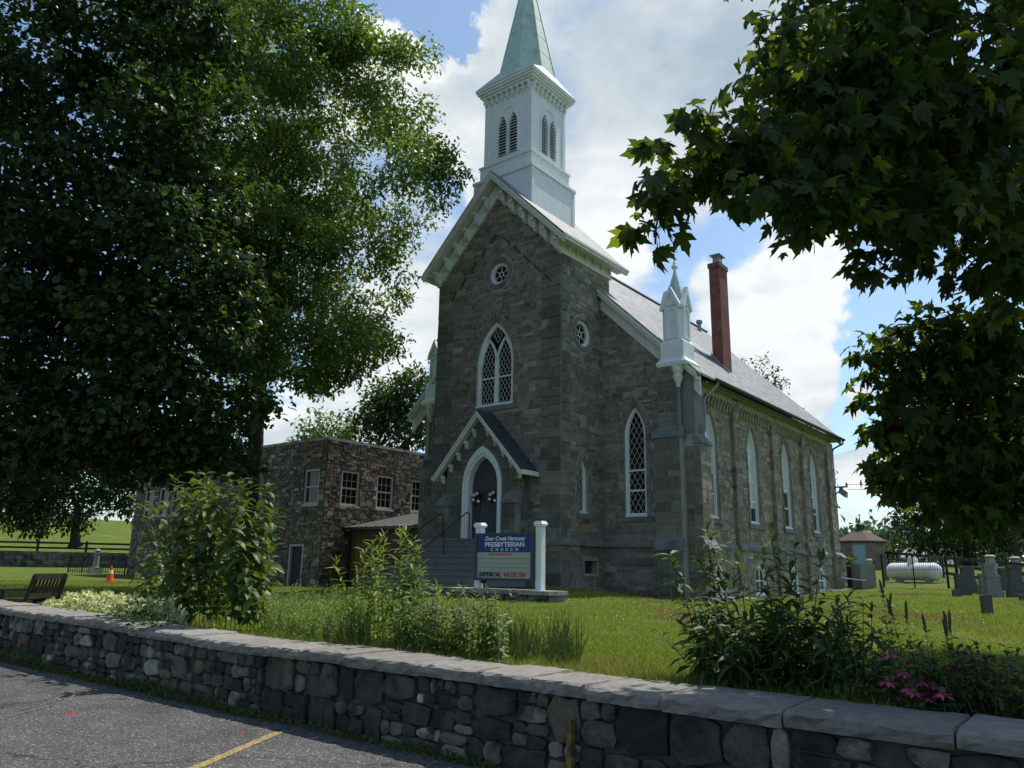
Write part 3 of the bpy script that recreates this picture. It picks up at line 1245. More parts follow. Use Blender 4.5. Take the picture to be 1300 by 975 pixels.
# tower east face
ocs = Disc(22.35, 9.9, .5)
slit = Arch(22.35, .3, 3.5, 4.75, 5.45)
vent = Rect(22.8, .41, 1.53, 1.95)
t = MB()
t.prism(FE, [(TY0 + .45, .3), (TY1, .3), (TY1, ET + .4), (TY0 + .45, ET + .4)], [ocs.outline()[::-1], slit.outline()[::-1], vent.outline()[::-1]], -.45, 0)
t.build('wall', 'mortar', church)
field(FE, TY0, NY0, 2.62, ET, [ocs, slit], PAL_FRONT, .2, None, quoin=.5, qsides=(1, 0), w=(.28, .62))
field(FE, NY0, TY1, 11.0, ET, [], PAL_FRONT, .2, None)
field(FE, TY0, NY0, .8, 2.44, [vent], PAL_FRONT, .06, None, quoin=.5, qsides=(1, 0), h=(.24, .36))
surround(FE, ocs, .17, PAL_DRESS)
surround(FE, slit, .17, PAL_DRESS)
oculus(FE, ocs, .12, .17)
lancet(FE, slit, .07, .2, step=.25)
stone_sill(FE, 22.35, .45, 3.5)
m = MB()
m.box(TX1 - .44, TX1 - .25, 22.3, 23.3, 1.45, 2.0)
m.build('vent', 'louver_dark', church)
# west and back faces of the tower (only a step to the side would show them)
FW = west(TX0)
t = MB()
t.prism(FW, [(TY0 + .45, .3), (TY1, .3), (TY1, ET + .4), (TY0 + .45, ET + .4)], [], -.45, 0)
t.prism(front(TY1), [(TX0 + .46, 9), (TX1 - .46, 9), (TX1 - .46, ET), (CX, APX - .2), (TX0 + .46, ET)], [], .02, .3)
t.build('wall', 'mortar', church)
field(FW, TY0, TY1, 2.62, ET, [], PAL_FRONT, .2, None, quoin=.5, qsides=(1, 0), weight=0)
field(FW, TY0, TY1, .8, 2.44, [], PAL_FRONT, .2, None, weight=0)

# water table round tower and nave
def table(fr, u0, u1, n=.13):
    m = MB()
    m.prism(fr, [(u0, 2.42), (u1, 2.42), (u1, 2.53), (u0, 2.53)], [], -.05, n)
    V = [fr(u0, 2.53, -.04), fr(u1, 2.53, -.04), fr(u1, 2.53, n), fr(u0, 2.53, n), fr(u0, 2.65, -.04), fr(u1, 2.65, -.04), fr(u1, 2.65, .02), fr(u0, 2.65, .02)]
    m.hexa(V)
    m.build('water_table', 'dressed_stone', church)


table(FT, TX0 - .05, CX - 1.95)
table(FT, CX + 1.95, TX1 + .12)
table(FE, TY0 + .004, NY0 - .14, .126)
table(FW, TY0 + .004, NY0, .126)

# tower roof: two slopes with rake boards, frieze and brackets
RY0, RY1 = TY0 - .55, 24.75
RX, RZ0, RZ1 = 3.42, 13.03, 16.5
sl_ = (RZ1 - RZ0) / RX
for s in (-1, 1):
    m = MB()
    a, b = CX + s * RX, CX
    th = .07
    V = [(a, RY0, RZ0), (b, RY0, RZ1), (b, RY1 + 1.5, RZ1), (a, RY1, RZ0)]
    m.hexa([(x, y, z - th) for x, y, z in V] + V)
    m.build('tower_roof', 'roof_slate', church)
ch = .26
for s in (-1, 1):
    m = MB()
    # rake board on the front edge, boxed soffit behind it, frieze against the wall
    e = CX + s * (RX - .02)
    z0 = RZ0 - .075
    m.hexa([(e, RY0 + .02, z0 - ch), (e, RY0 + .09, z0 - ch), (CX, RY0 + .09, RZ1 - .075 - ch), (CX, RY0 + .02, RZ1 - .075 - ch),
            (e, RY0 + .02, z0), (e, RY0 + .09, z0), (CX, RY0 + .09, RZ1 - .075), (CX, RY0 + .02, RZ1 - .075)])
    m.hexa([(e, RY0 - .03, z0 - .1), (e, RY0 + .018, z0 - .1), (CX, RY0 + .018, RZ1 - .075 - .1), (CX, RY0 - .03, RZ1 - .175),
            (e, RY0 - .03, z0), (e, RY0 + .018, z0), (CX, RY0 + .018, RZ1 - .077), (CX, RY0 - .03, RZ1 - .077)])
    m.build('rake_board', 'aged_white_paint', church)
m = MB()
for s in (-1, 1):
    e = CX + s * (RX - .12)
    z0 = RZ0 - .1 + .12 * sl_
    m.hexa([(e, RY0 + .092, z0 - .1), (e, TY0 + .02, z0 - .1), (CX, TY0 + .02, RZ1 - .2), (CX, RY0 + .092, RZ1 - .2),
            (e, RY0 + .092, z0 - .02), (e, TY0 + .02, z0 - .02), (CX, TY0 + .02, RZ1 - .12), (CX, RY0 + .092, RZ1 - .12)])
    # eave soffit along the side
    x0, x1 = sorted((CX + s * 2.98, CX + s * (RX - .03)))
    m.box(x0, x1, RY0 + .1, RY1, RZ0 - .12, RZ0 - .08)
m.build('soffit', 'aged_white_paint', church)
m = MB()
for s in (-1, 1):
    e = CX + s * 2.97
    m.hexa([(e, TY0 - .07, ET - .02), (e, TY0 + .01, ET - .02), (CX, TY0 + .01, APX - .02), (CX, TY0 - .07, APX - .02),
            (e, TY0 - .07, ET + .62), (e, TY0 + .01, ET + .62), (CX, TY0 + .01, APX + .64), (CX, TY0 - .07, APX + .64)])
    x0, x1 = sorted((CX + s * 2.9, CX + s * 3.03))
    m.box(x0, x1, TY0 - .068, TY1 + .05, ET - .03, RZ0 - .122)
m.build('frieze', 'aged_white_paint', church)
for s in (-1, 1):
    m = MB()
    x0, x1 = sorted((CX + s * (RX - .07), CX + s * (RX + .05)))
    m.box(x0, x1, RY0 + .0, RY1 + .03, RZ0 - .24, RZ0 - .075)
    x0, x1 = sorted((CX + s * (RX - .05), CX + s * (RX + .1)))
    m.box(x0, x1, RY0 - .01, RY1 + .05, RZ0 - .14, RZ0 - .062)
    m.build('eave_moulding', 'aged_white_paint', church)
for s in (-1, 1):
    for k in range(6):
        u = CX + s * (.42 + k * .5)
        v = APX + .42 - (abs(u - CX)) * 1.0
        m = MB()
        bracket(FT, u, v, .07, .13, .5, .36, m)
        m.build('bracket', 'aged_white_paint', church)
for k in range(6):
    m = MB()
    m.lathe((TX1 + .12, TY0 + .3 + k * .55, RZ0 - .36), [(.02, 0), (.05, .05), (.035, .1), (.06, .16), (.06, .24)], 8)
    m.build('pendant', 'aged_white_paint', church)

# ---- belfry
BY = 22.63
bel = MB()
bel.box(CX - 1.44, CX + 1.44, BY - 1.44, BY + 1.44, 13.5, 16.56)
bel.build('belfry_base', 'white_paint', church)
m = MB()
m.box(CX - 1.5, CX + 1.5, BY - 1.5, BY + 1.5, 16.562, 16.68)
m.box(CX - 1.29, CX + 1.29, BY - 1.29, BY + 1.29, 16.682, 17.3)
m.box(CX - 1.34, CX + 1.34, BY - 1.34, BY + 1.34, 17.302, 17.37)
for sx in (-1, 1):
    for sy in (-1, 1):
        x0, x1 = sorted((CX + sx * 1.30, CX + sx * 1.46))
        y0, y1 = sorted((BY + sy * 1.30, BY + sy * 1.46))
        m.box(x0, x1, y0, y1, 13.8, 16.558)
m.build('belfry_moulding', 'white_paint', church)
S = 1.16
LV = []
for fr_, cu, nm in ((front(BY - S), CX, 'f'), (east(CX + S), BY, 'e'), (west(CX - S), BY, 'w')):
    op = [Arch(cu + s * .275, .23, 17.62, 18.9, 19.45) for s in (-1, 1)]
    m = MB()
    U = S if nm == 'f' else S - .121
    m.prism(fr_, [(cu - U, 17.372), (cu + U, 17.372), (cu + U, 20.45), (cu - U, 20.45)], [a.outline()[::-1] for a in op], -.12, 0)
    m.build('belfry_wall', 'white_paint', church)
    for s in (-1, 1):   # corner boards
        m = MB()
        u0, u1 = sorted((cu + s * (S - .17), cu + s * (S + (.03 if nm == 'f' else .002))))
        m.prism(fr_, [(u0, 17.374), (u1, 17.374), (u1, 20.2), (u0, 20.2)], [], .001, .03)
        m.build('corner_board', 'white_paint', church)
    for a in op:
        m = MB()
        m.prism(fr_, a.outline(.055), [a.outline(-.012)[::-1]], -.02, .035)
        lo = m.build('louver_frame', 'white_paint', church)
        m = MB()
        m.prism(fr_, a.outline(.02), [], -.16, -.135)
        m.build('louver_back', 'louver_dark', lo)
        v = a.sill + .1
        while v < a.apex - .08:
            hw = a.half(v + .06, 0)
            m = MB()
            V = [fr_(a.c - hw, v, .0), fr_(a.c + hw, v, .0), fr_(a.c + hw, v + .065, -.11), fr_(a.c - hw, v + .065, -.11)]
            V += [fr_(a.c - hw, v + .022, .0), fr_(a.c + hw, v + .022, .0), fr_(a.c + hw, v + .087, -.11), fr_(a.c - hw, v + .087, -.11)]
            m.hexa(V)
            m.build('louver', 'white_paint', lo)
            v += .128
    m = MB()        # hood arch over the pair
    A1, A2 = arch(cu, .4, 19.35, 19.36, 19.78, 8), arch(cu, .36, 19.35, 19.36, 19.73, 8)
    for i in range(2, len(A1) - 1):
        q = [A1[i], A1[i + 1], A2[i + 1], A2[i]]
        m.hexa([fr_(u, v, .0) for u, v in q] + [fr_(u, v, .03) for u, v in q])
    m.build('hood_mould', 'white_paint', church)
    for k in range(9):      # corbels under the cornice
        m = MB()
        u = cu - 1.08 + k * .27
        bracket(fr_, u, 20.48, .0, .1, .36, .2, m)
        m.build('corbel', 'white_paint', church)
m = MB()
m.box(CX - S + .12, CX + S - .12, BY + S - .12, BY + S, 17.4, 20.44)
m.build('belfry_wall', 'white_paint', church)
m = MB()
for h, z0, z1 in ((1.22, 20.3, 20.36), (1.3, 20.48, 20.56), (1.37, 20.562, 20.66), (1.44, 20.662, 20.76), (1.49, 20.762, 20.85)):
    m.box(CX - h, CX + h, BY - h, BY + h, z0, z1)
m.build('cornice', 'white_paint', church)
# spire: square skirt broached to an octagon
AP = 27.45
ZB = 21.55
R8 = 1.14 / math.cos(math.pi / 8)


def octo(z):
    r = R8 * (AP - z) / (AP - ZB)
    return [(CX + r * math.cos(math.pi / 8 + k * math.pi / 4), BY + r * math.sin(math.pi / 8 + k * math.pi / 4), z) for k in range(8)]


m = MB()
zs = [ZB, 22.4, 23.3, 24.3, 25.4, 26.4, 27.2]
V = [p for z in zs for p in octo(z)] + [(CX, BY, AP)]
F = []
for i in range(len(zs) - 1):
    for k in range(8):
        a, b = i * 8 + k, i * 8 + (k + 1) % 8
        F.append((a, b, b + 8, a + 8))
for k in range(8):
    F.append(((len(zs) - 1) * 8 + k, (len(zs) - 1) * 8 + (k + 1) % 8, len(V) - 1))
m.add(V, F)
# skirt
q = 1.5
base = [(CX - q, BY - q, 20.87), (CX + q, BY - q, 20.87), (CX + q, BY + q, 20.87), (CX - q, BY + q, 20.87)]
o8 = octo(ZB)
ang = {0: 7, 1: 0, 2: 1, 3: 2, 4: 3, 5: 4, 6: 5, 7: 6}
sides = [(0, 1, 5, 6), (1, 2, 7, 0), (2, 3, 1, 2), (3, 0, 3, 4)]
V = base + o8
F = []
for a, b, i, j in sides:
    F.append((a, b, 4 + j, 4 + i))
for a, (i, j) in ((0, (4, 5)), (1, (6, 7)), (2, (0, 1)), (3, (2, 3))):
    F.append((a, 4 + j, 4 + i))
F.append((3, 2, 1, 0))
m.add(V, F)
m.build('spire', 'copper_green', church)
m = MB()
for k in range(8):
    a0, a1 = octo(ZB)[k], octo(27.2)[k]
    m.bar(a0, a1, .035, .035)
for z in (22.4, 23.3, 24.3, 25.4, 26.4):
    P = octo(z)
    for k in range(8):
        m.bar(P[k], P[(k + 1) % 8], .012, .016)
m.build('spire_seam', 'copper_green', church)
m = MB()
m.lathe((CX, BY, 27.3), [(.06, 0), (.09, .1), (.16, .25), (.09, .4), (.03, .5), (.02, 1.2)], 10)
m.build('finial', 'copper_green', church)

# ---- nave
FN = front(NY0)
ES = east(NX1)
RZN = lambda x: EZ + NS * (6.87 - abs(x - CX))      # roof top surface
wf = Arch(CX + 4.24, .43, 3.45, 6.25, 7.3)
t = MB()
zt = RZN(NX1) - .25
t.prism(FN, [(TX1 - .4, .3), (NX1 - .004, .3), (NX1 - .004, zt), (TX1 - .4, RZN(TX1 - .4) - .25)], [wf.outline()[::-1]], -.45, 0)
t.prism(FN, [(NX0 + .004, .3), (TX0 + .4, .3), (TX0 + .4, RZN(TX0 + .4) - .25), (NX0 + .004, zt)], [], -.45, 0)
t.build('wall', 'mortar', church)
nul = lambda v: (TX1, min(NX1, CX + 6.87 - (v + .85 - EZ) / NS))
field(FN, TX1, -12.2, 2.62, 11.6, [wf], PAL_FRONT, .22, nul)
field(FN, TX1, -12.2, .6, 2.44, [], PAL_FRONT, .2)
surround(FN, wf, .22, PAL_DRESS)
lancet(FN, wf, .09, .16, rails=(5.05, 4.35))
stone_sill(FN, wf.c, .68, 3.43)
table(FN, TX1 + .13, -12.26, .126)
# side wall with pilasters
sideW = [Arch(y, .52, 3.45, 6.15, 7.2) for y in (25.28, 29.12, 32.86, 36.55)]
baseW = [Arch(y, .58, .82, 1.42, 1.95) for y in (25.5, 29.42, 33.1, 36.75)]
t = MB()
t.prism(ES, [(NY0, .2), (NY1, .2), (NY1, 8.1), (NY0, 8.1)], [a.outline()[::-1] for a in sideW + baseW], -.45, 0)
t.build('wall', 'mortar', church)
PIL = [27.1, 31.05, 34.7, 38.4]
PW = .5
edges = [24.4] + [x for p_ in PIL for x in (p_, p_ + PW)] + [NY1]
for k in range(0, len(edges) - 1, 2):
    a, b = edges[k], edges[k + 1]
    field(ES, a, b, 2.62, 7.45, sideW, PAL_SIDE, .13, None, h=(.16, .3), w=(.22, .6))
    field(ES, a, b, .5, 2.44, baseW, PAL_SIDE, .1, None, h=(.16, .3), w=(.22, .6))
for y in PIL:
    m = MB()
    m.box(NX1 - .05, NX1 + .15, y, y + PW, .3, 7.9)
    m.build('pilaster', 'mortar', church)
    f2 = east(NX1 + .15)
    field(f2, y, y + PW, 2.65, 7.9, [], PAL_SIDE, .1, None, h=(.2, .36), w=(.25, .5))
    field(f2, y, y + PW, .5, 2.42, [], PAL_SIDE, .1, None, h=(.2, .36), w=(.25, .5))
    f3 = front(y)
    field(f3, NX1, NX1 + .15, .5, 7.9, [], PAL_SIDE, .1, None, h=(.25, .4), w=(.15, .15), weight=.5)
edges2 = [24.4] + [x for p_ in PIL for x in (p_, p_ + PW)] + [NY1 - .4]
for k in range(0, len(edges2) - 1, 2):
    table(ES, edges2[k] + (.0 if k else -.1), edges2[k + 1], .1)
for y in PIL:
    f2 = east(NX1 + .15)
    table(f2, y - .01, y + PW + .01, .09)
for a in sideW:
    surround(ES, a, .13, PAL_SIDE, hm=.3)
    w = lancet(ES, a, .075, .16, lattice=False, rails=(5.05, 4.3), glass='glass')
    vs = {25.28: 5.05, 29.12: 4.05, 32.86: 4.95, 36.55: 4.55}[a.c]  # lower edge of the painted sky reflection, different in each bay
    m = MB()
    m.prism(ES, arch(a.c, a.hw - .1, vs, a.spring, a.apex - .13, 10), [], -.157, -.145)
    m.build('sky_reflection', 'reflection_glazing', w)
    stone_sill(ES, a.c, .72, 3.43)
for a in baseW:
    w = lancet(ES, a, .1, .14, lattice=False, rails=(1.35,), glass='glass')
    m = MB()
    m.bar(ES(a.c, .92, -.11), ES(a.c, 1.85, -.11), .05, .05, up=(1, 0, 0))
    m.build('mullion', 'white_paint', w)
# corbel table under the eave
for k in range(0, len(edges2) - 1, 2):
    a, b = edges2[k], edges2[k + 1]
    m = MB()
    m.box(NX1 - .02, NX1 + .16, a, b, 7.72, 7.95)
    m.build('corbel_band', 'ochre_trim', church)
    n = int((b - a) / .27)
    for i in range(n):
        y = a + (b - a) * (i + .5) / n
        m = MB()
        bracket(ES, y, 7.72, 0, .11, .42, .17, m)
        m.build('corbel', 'ochre_trim', church)
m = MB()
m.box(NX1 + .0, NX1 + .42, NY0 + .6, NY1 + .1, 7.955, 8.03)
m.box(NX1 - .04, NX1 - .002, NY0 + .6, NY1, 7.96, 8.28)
m.build('soffit', 'ochre_trim', church)
# roof slabs
RYA, RYB = NY0 - .35, NY1 + .4
for s in (-1, 1):
    m = MB()
    a = CX + s * 6.87
    V = [(a, RYA, EZ), (CX, RYA, RZN(CX)), (CX, RYB, RZN(CX)), (a, RYB, EZ)]
    m.hexa([(x, y, z - .08) for x, y, z in V] + V)
    m.build('nave_roof', 'roof_slate', church)
m = MB()
m.bar((CX, 24.8, RZN(CX) + .02), (CX, RYB, RZN(CX) + .02), .22, .06)
m.build('ridge_cap', 'metal_flash', church)
# nave rake trim, front and back
for s in (-1, 1):
    m = MB()
    a, b = CX + s * 6.8, CX + s * 2.9
    for y0, y1, d0, d1 in ((RYA + .02, RYA + .08, .085, .34), (RYA - .04, RYA + .018, .083, .2), (NY0 - .09, NY0 + .01, .12, .84)):
        bb = b
        m.hexa([(a, y0, RZN(a) - d1), (a, y1, RZN(a) - d1), (bb, y1, RZN(bb) - d1), (bb, y0, RZN(bb) - d1),
                (a, y0, RZN(a) - d0), (a, y1, RZN(a) - d0), (bb, y1, RZN(bb) - d0), (bb, y0, RZN(bb) - d0)])
    m.hexa([(a, RYA + .082, RZN(a) - .3), (a, NY0 - .092, RZN(a) - .3), (b, NY0 - .092, RZN(b) - .3), (b, RYA + .082, RZN(b) - .3),
            (a, RYA + .082, RZN(a) - .26), (a, NY0 - .092, RZN(a) - .26), (b, NY0 - .092, RZN(b) - .26), (b, RYA + .082, RZN(b) - .26)])
    m.build('rake_board', 'aged_white_paint', church)
for s in (-1, 1):
    m = MB()
    a, b = CX + s * 6.8, CX
    m.hexa([(a, RYB - .06, RZN(a) - .4), (a, RYB - .005, RZN(a) - .4), (b, RYB - .005, RZN(b) - .4), (b, RYB - .06, RZN(b) - .4),
            (a, RYB - .06, RZN(a) - .085), (a, RYB - .005, RZN(a) - .085), (b, RYB - .005, RZN(b) - .085), (b, RYB - .06, RZN(b) - .085)])
    m.build('rake_board', 'aged_white_paint', church)
# back gable and west wall, plain
t = MB()
t.prism(front(NY1), [(NX0 + .46, .3), (NX1 - .46, .3), (NX1 - .46, 8.1), (CX, 14.2), (NX0 + .46, 8.1)], [], 0, .4)
t.prism(west(NX0), [(NY0, .2), (NY1, .2), (NY1, 8.1), (NY0, 8.1)], [], -.45, 0)
t.build('wall', 'mortar', church)
field(west(NX0), NY0, NY1, .6, 7.9, [], PAL_SIDE, .1, None, weight=0, w=(.4, .9), h=(.25, .4))
# gutter and pipes
m = MB()
gx = CX + 6.87 + .05
pts = [(.1 * math.cos(a), .1 * math.sin(a)) for a in np.linspace(math.pi, 2 * math.pi, 7)]
for y0, y1 in ((NY0 + .75, NY1 + .42),):
    V, F = [], []
    for y in (y0, y1):
        for a, b in pts:
            V.append((gx + a, y, EZ - .02 + b))
        for a, b in reversed(pts):
            V.append((gx + a * .85, y, EZ - .02 + b * .85))
    k = 14
    for i in range(k):
        j = (i + 1) % k
        F.append((i, j, j + k, i + k))
    F += [tuple(range(k)), tuple(range(2 * k - 1, k - 1, -1))]
    m.add(V, F)
m.box(gx - .16, gx - .1, NY0 + .75, NY1 + .38, EZ - .2, EZ - .09)
m.build('gutter', 'gutter_dark', church)
m = MB()
m.tube([(gx, 24.75, EZ - .08), (gx, 24.75, EZ - .2), (NX1 + .25, 24.5, EZ - .62), (NX1 + .22, 24.45, EZ - .75), (NX1 + .2, 24.45, 6.3)], .045, 8)
m.build('downspout', 'pipe_grey', church)
m = MB()
m.tube([(gx, NY1 + .25, EZ - .06), (gx, NY1 + .25, EZ - .25), (NX1 + .15, NY1 + .12, EZ - .5), (NX1 + .1, NY1 + .1, EZ - .7), (NX1 + .1, NY1 + .1, 1.2)], .045, 8)
m.build('downspout', 'gutter_dark', church)

# ---- corner buttresses and pinnacles
def buttress(sx):
    """front and side buttress of one nave corner; sx = +1 east, -1 west"""
    X = lambda x: CX + sx * (x - CX) + (.62 if sx < 0 else 0)

    def bx(x0, x1, y0, y1, z0, z1):
        a, b = sorted((X(x0), X(x1)))
        m.box(a, b, y0, y1, z0, z1)
    m = MB()
    bx(-12.24, -11.3, 23.22, NY0 + .1, .3, 6.0)
    bx(-12.18, -11.5, 23.42, NY0 + .1, 6.0, 8.45)
    bx(-11.32, -10.72, 23.52, 24.3, .3, 5.75)
    bx(-11.32, -10.9, 23.56, 24.25, 5.75, 8.1)
    m.build('buttress', 'mortar', church)

    def weather(x0, x1, y0, y1, z, face):
        m = MB()
        # sloped cap stone
        a, b = sorted((X(x0), X(x1)))
        if face == 'f':
            m.hexa([(a - .05, y0 - .07, z), (b + .05, y0 - .07, z), (b + .05, y1, z), (a - .05, y1, z),
                    (a - .05, y0 - .07, z + .08), (b + .05, y0 - .07, z + .08), (b + .05, y1, z + .42), (a - .05, y1, z + .42)])
        else:
            xo, xi = (b + .07, a) if sx > 0 else (a - .07, b)
            m.hexa([(xi, y0 - .05, z), (xo, y0 - .05, z), (xo, y1 + .05, z), (xi, y1 + .05, z),
                    (xi, y0 - .05, z + .42), (xo, y0 - .05, z + .08), (xo, y1 + .05, z + .08), (xi, y1 + .05, z + .42)])
        m.build('weathering', 'dressed_stone', church)
    weather(-12.24, -11.3, 23.22, 23.46, 6.0, 'f')
    weather(-10.95, -10.72, 23.52, 24.3, 5.75, 's')
    weather(-12.24, -11.3, 23.1, 23.24, 2.3, 'f')
    weather(-10.74, -10.6, 23.5, 24.32, 2.3, 's')
    wt = 1.6 if sx > 0 else .3
    fr_ = front(23.22)
    a, b = sorted((X(-12.24), X(-11.3)))
    field(fr_, a, b, 2.7, 6.0, [], PAL_QUOIN, .1, None, h=(.3, .42), w=(.35, .75), weight=wt)
    field(fr_, a, b, .5, 2.3, [], PAL_QUOIN, .1, None, h=(.3, .42), w=(.35, .75), weight=wt)
    fr_ = front(23.42)
    a, b = sorted((X(-12.18), X(-11.5)))
    field(fr_, a, b, 6.42, 8.4, [], PAL_QUOIN, .1, None, h=(.24, .4), w=(.25, .7), weight=wt)
    fr_ = front(23.52)
    a, b = sorted((X(-11.28), X(-10.72)))
    field(fr_, a, b, .5, 5.7, [], PAL_QUOIN, .1, None, h=(.24, .36), w=(.25, .56), weight=wt)
    if sx > 0:
        fr_ = east(-10.72)
        field(fr_, 23.52, 24.3, 2.7, 5.7, [], PAL_SIDE, .1, None, h=(.24, .36), w=(.3, .78))
        field(fr_, 23.52, 24.3, .5, 2.3, [], PAL_SIDE, .1, None, h=(.24, .36), w=(.3, .78))
        m = MB()
        m.box(-11.53, -10.88, 23.535, 24.26, 6.15, 8.35)
        m.build('buttress_facing', 'dressed_stone', church)
    # corner shaft with its white capital
    m = MB()
    m.tube([(X(-11.36), 23.36, .9), (X(-11.36), 23.36, 7.72)], .06, 8)
    m.build('corner_shaft', 'dressed_stone', church)
    m = MB()
    m.lathe((X(-11.36), 23.36, 7.7), [(.07, 0), (.09, .03), (.07, .08), (.12, .2), (.19, .36), (.14, .45), (.2, .55), (.22, .74)], 10)
    m.build('capital', 'aged_white_paint', church)
    # pinnacle
    px, py = X(-11.5), 23.68
    m = MB()
    m.hexa([(px - 0.527, py - 0.527, 8.44), (px + 0.527, py - 0.527, 8.44), (px + 0.527, py + 0.527, 8.44), (px - 0.527, py + 0.527, 8.44),
            (px - 0.561, py - 0.561, 8.55), (px + 0.561, py - 0.561, 8.55), (px + 0.561, py + 0.561, 8.55), (px - 0.561, py + 0.561, 8.55)])
    m.hexa([(px - 0.557, py - 0.557, 8.551), (px + 0.557, py - 0.557, 8.551), (px + 0.557, py + 0.557, 8.551), (px - 0.557, py + 0.557, 8.551),
            (px - 0.442, py - 0.442, 8.72), (px + 0.442, py - 0.442, 8.72), (px + 0.442, py + 0.442, 8.72), (px - 0.442, py + 0.442, 8.72)])
    m.box(px - 0.425, px + 0.425, py - 0.425, py + 0.425, 8.721, 9.3)
    m.hexa([(px - 0.425, py - 0.425, 9.3), (px + 0.425, py - 0.425, 9.3), (px + 0.425, py + 0.425, 9.3), (px - 0.425, py + 0.425, 9.3),
            (px - 0.357, py - 0.357, 9.4), (px + 0.357, py - 0.357, 9.4), (px + 0.357, py + 0.357, 9.4), (px - 0.357, py + 0.357, 9.4)])
    # shaft with cut corners
    h, c = .36, .1
    oc = [(-h + c, -h), (h - c, -h), (h, -h + c), (h, h - c), (h - c, h), (-h + c, h), (-h, h - c), (-h, -h + c)]
    V = [(px + a, py + b, 9.38) for a, b in oc] + [(px + a, py + b, 10.62) for a, b in oc]
    F = [(i, (i + 1) % 8, (i + 1) % 8 + 8, i + 8) for i in range(8)] + [tuple(range(7, -1, -1)), tuple(range(8, 16))]
    m.add(V, F)
    pin = m.build('pinnacle', 'white_paint', church)
    for ax in range(4):
        ca, sa = (1, 0, -1, 0)[ax], (0, 1, 0, -1)[ax]
        fr2 = frame((px + sa * -0 + (ca * 0), py, 0), (ca, sa, 0), (0, 0, 1), (sa, -ca, 0))
        m = MB()
        # sunk panel: pointed moulding on each face, and the little gable over it
        pa = Arch(0, .17, 9.5, 10.2, 10.52)
        m.prism(fr2, [(-.25, 9.42), (.25, 9.42), (.25, 10.6), (0, 11.1), (-.25, 10.6)], [pa.outline()[::-1]], .36, .4)
        m.prism(fr2, [(-.35, 10.5), (-.28, 10.5), (0, 11.08), (.28, 10.5), (.35, 10.5), (.35, 10.62), (0, 11.34), (-.35, 10.62)], [], .3, .46)
        m.prism(fr2, [(-.28, 10.55), (.28, 10.55), (0, 11.16)], [], .25, .38)
        m.build('gable', 'white_paint', pin)
    m = MB()
    m.lathe((px, py, 10.58), [(.44, 0), (.44, .05), (.035, 1.44)], 8, .5)
    m.build('spirelet', 'copper_green', pin)
    m = MB()
    m.lathe((px, py, 11.98), [(.035, 0), (.05, .05), (.04, .1), (.1, .14), (.115, .19), (.1, .24), (.04, .28), (.06, .33), (.035, .4), (.018, .8)], 10)
    m.build('finial', 'white_paint', pin)


buttress(1)
buttress(-1)
# rear corner buttress on the side wall
m = MB()
m.box(NX1 - .05, NX1 + .3, NY1 - .38, NY1 + .15, .3, 2.35)
m.box(NX1 - .05, NX1 + .12, NY1 - .3, NY1 + .1, 2.35, 7.9)
m.build('buttress', 'mortar', church)
field(east(NX1 + .3), NY1 - .38, NY1 + .15, .6, 2.3, [], PAL_SIDE, .1, None)
field(east(NX1 + .12), NY1 - .3, NY1 + .1, 2.75, 7.9, [], PAL_SIDE, .1, None, w=(.25, .4))
m = MB()
m.hexa([(NX1, NY1 - .42, 2.35), (NX1 + .36, NY1 - .42, 2.35), (NX1 + .36, NY1 + .2, 2.35), (NX1, NY1 + .2, 2.35),
        (NX1, NY1 - .42, 2.75), (NX1 + .36, NY1 - .42, 2.43), (NX1 + .36, NY1 + .2, 2.43), (NX1, NY1 + .2, 2.75)])
m.build('weathering', 'dressed_stone', church)

# ---- porch round the door
PY = 20.4
FP = front(PY)
door = Arch(CX + .04, .86, 2.6, 4.45, 5.78)
pw = 1.62
t = MB()
t.prism(FP, [(CX - pw, .3), (CX + pw, .3), (CX + pw, 5.18), (CX, 6.94), (CX - pw, 5.18)], [door.outline()[::-1]], -.602, 0)
t.build('wall', 'dressed_stone', church)
pul = lambda v: (CX - pw, CX + pw) if v <= 5.1 else (CX - pw + (v - 5.1) * .9, CX + pw - (v - 5.1) * .9)
field(FP, CX - pw, CX + pw, 2.6, 6.8, [door], PAL_QUOIN, .06, pul, h=(.3, .45), w=(.3, .6))
for s in (-1, 1):
    fr_ = (east if s > 0 else west)(CX + s * pw)
    field(fr_, PY, TY0, 1.2, 4.9, [], PAL_QUOIN, .1, None, h=(.3, .4), w=(.3, .6), weight=.8 if s > 0 else 0)
    # sloped pier at each side
    m = MB()
    x0, x1 = sorted((CX + s * 1.25, CX + s * 1.75))
    m.box(x0, x1, PY - .3, PY - .001, 1.0, 3.75)
    m.hexa([(x0 - .04, PY - .36, 3.75), (x1 + .04, PY - .36, 3.75), (x1 + .04, PY - .002, 3.75), (x0 - .04, PY - .002, 3.75),
            (x0 - .04, PY - .36, 3.83), (x1 + .04, PY - .36, 3.83), (x1 + .04, PY - .002, 4.2), (x0 - .04, PY - .002, 4.2)])
    m.build('pier', 'dressed_stone', church)
    field(front(PY - .3), x0, x1, 1.4, 3.74, [], PAL_QUOIN, .1, None, h=(.3, .4), w=(.25, .5))
m = MB()
di = Arch(door.c, .74, 2.6, 4.45, 5.56)
d2 = Arch(door.c, .66, 2.6, 4.45, 5.45)
m.prism(FP, door.outline(.02, 12), [di.outline(0, 12)[::-1]], -.12, .05)
m.prism(FP, di.outline(.004, 12), [d2.outline(0, 12)[::-1]], -.32, -.02)
df = m.build('door_frame', 'white_paint', church)
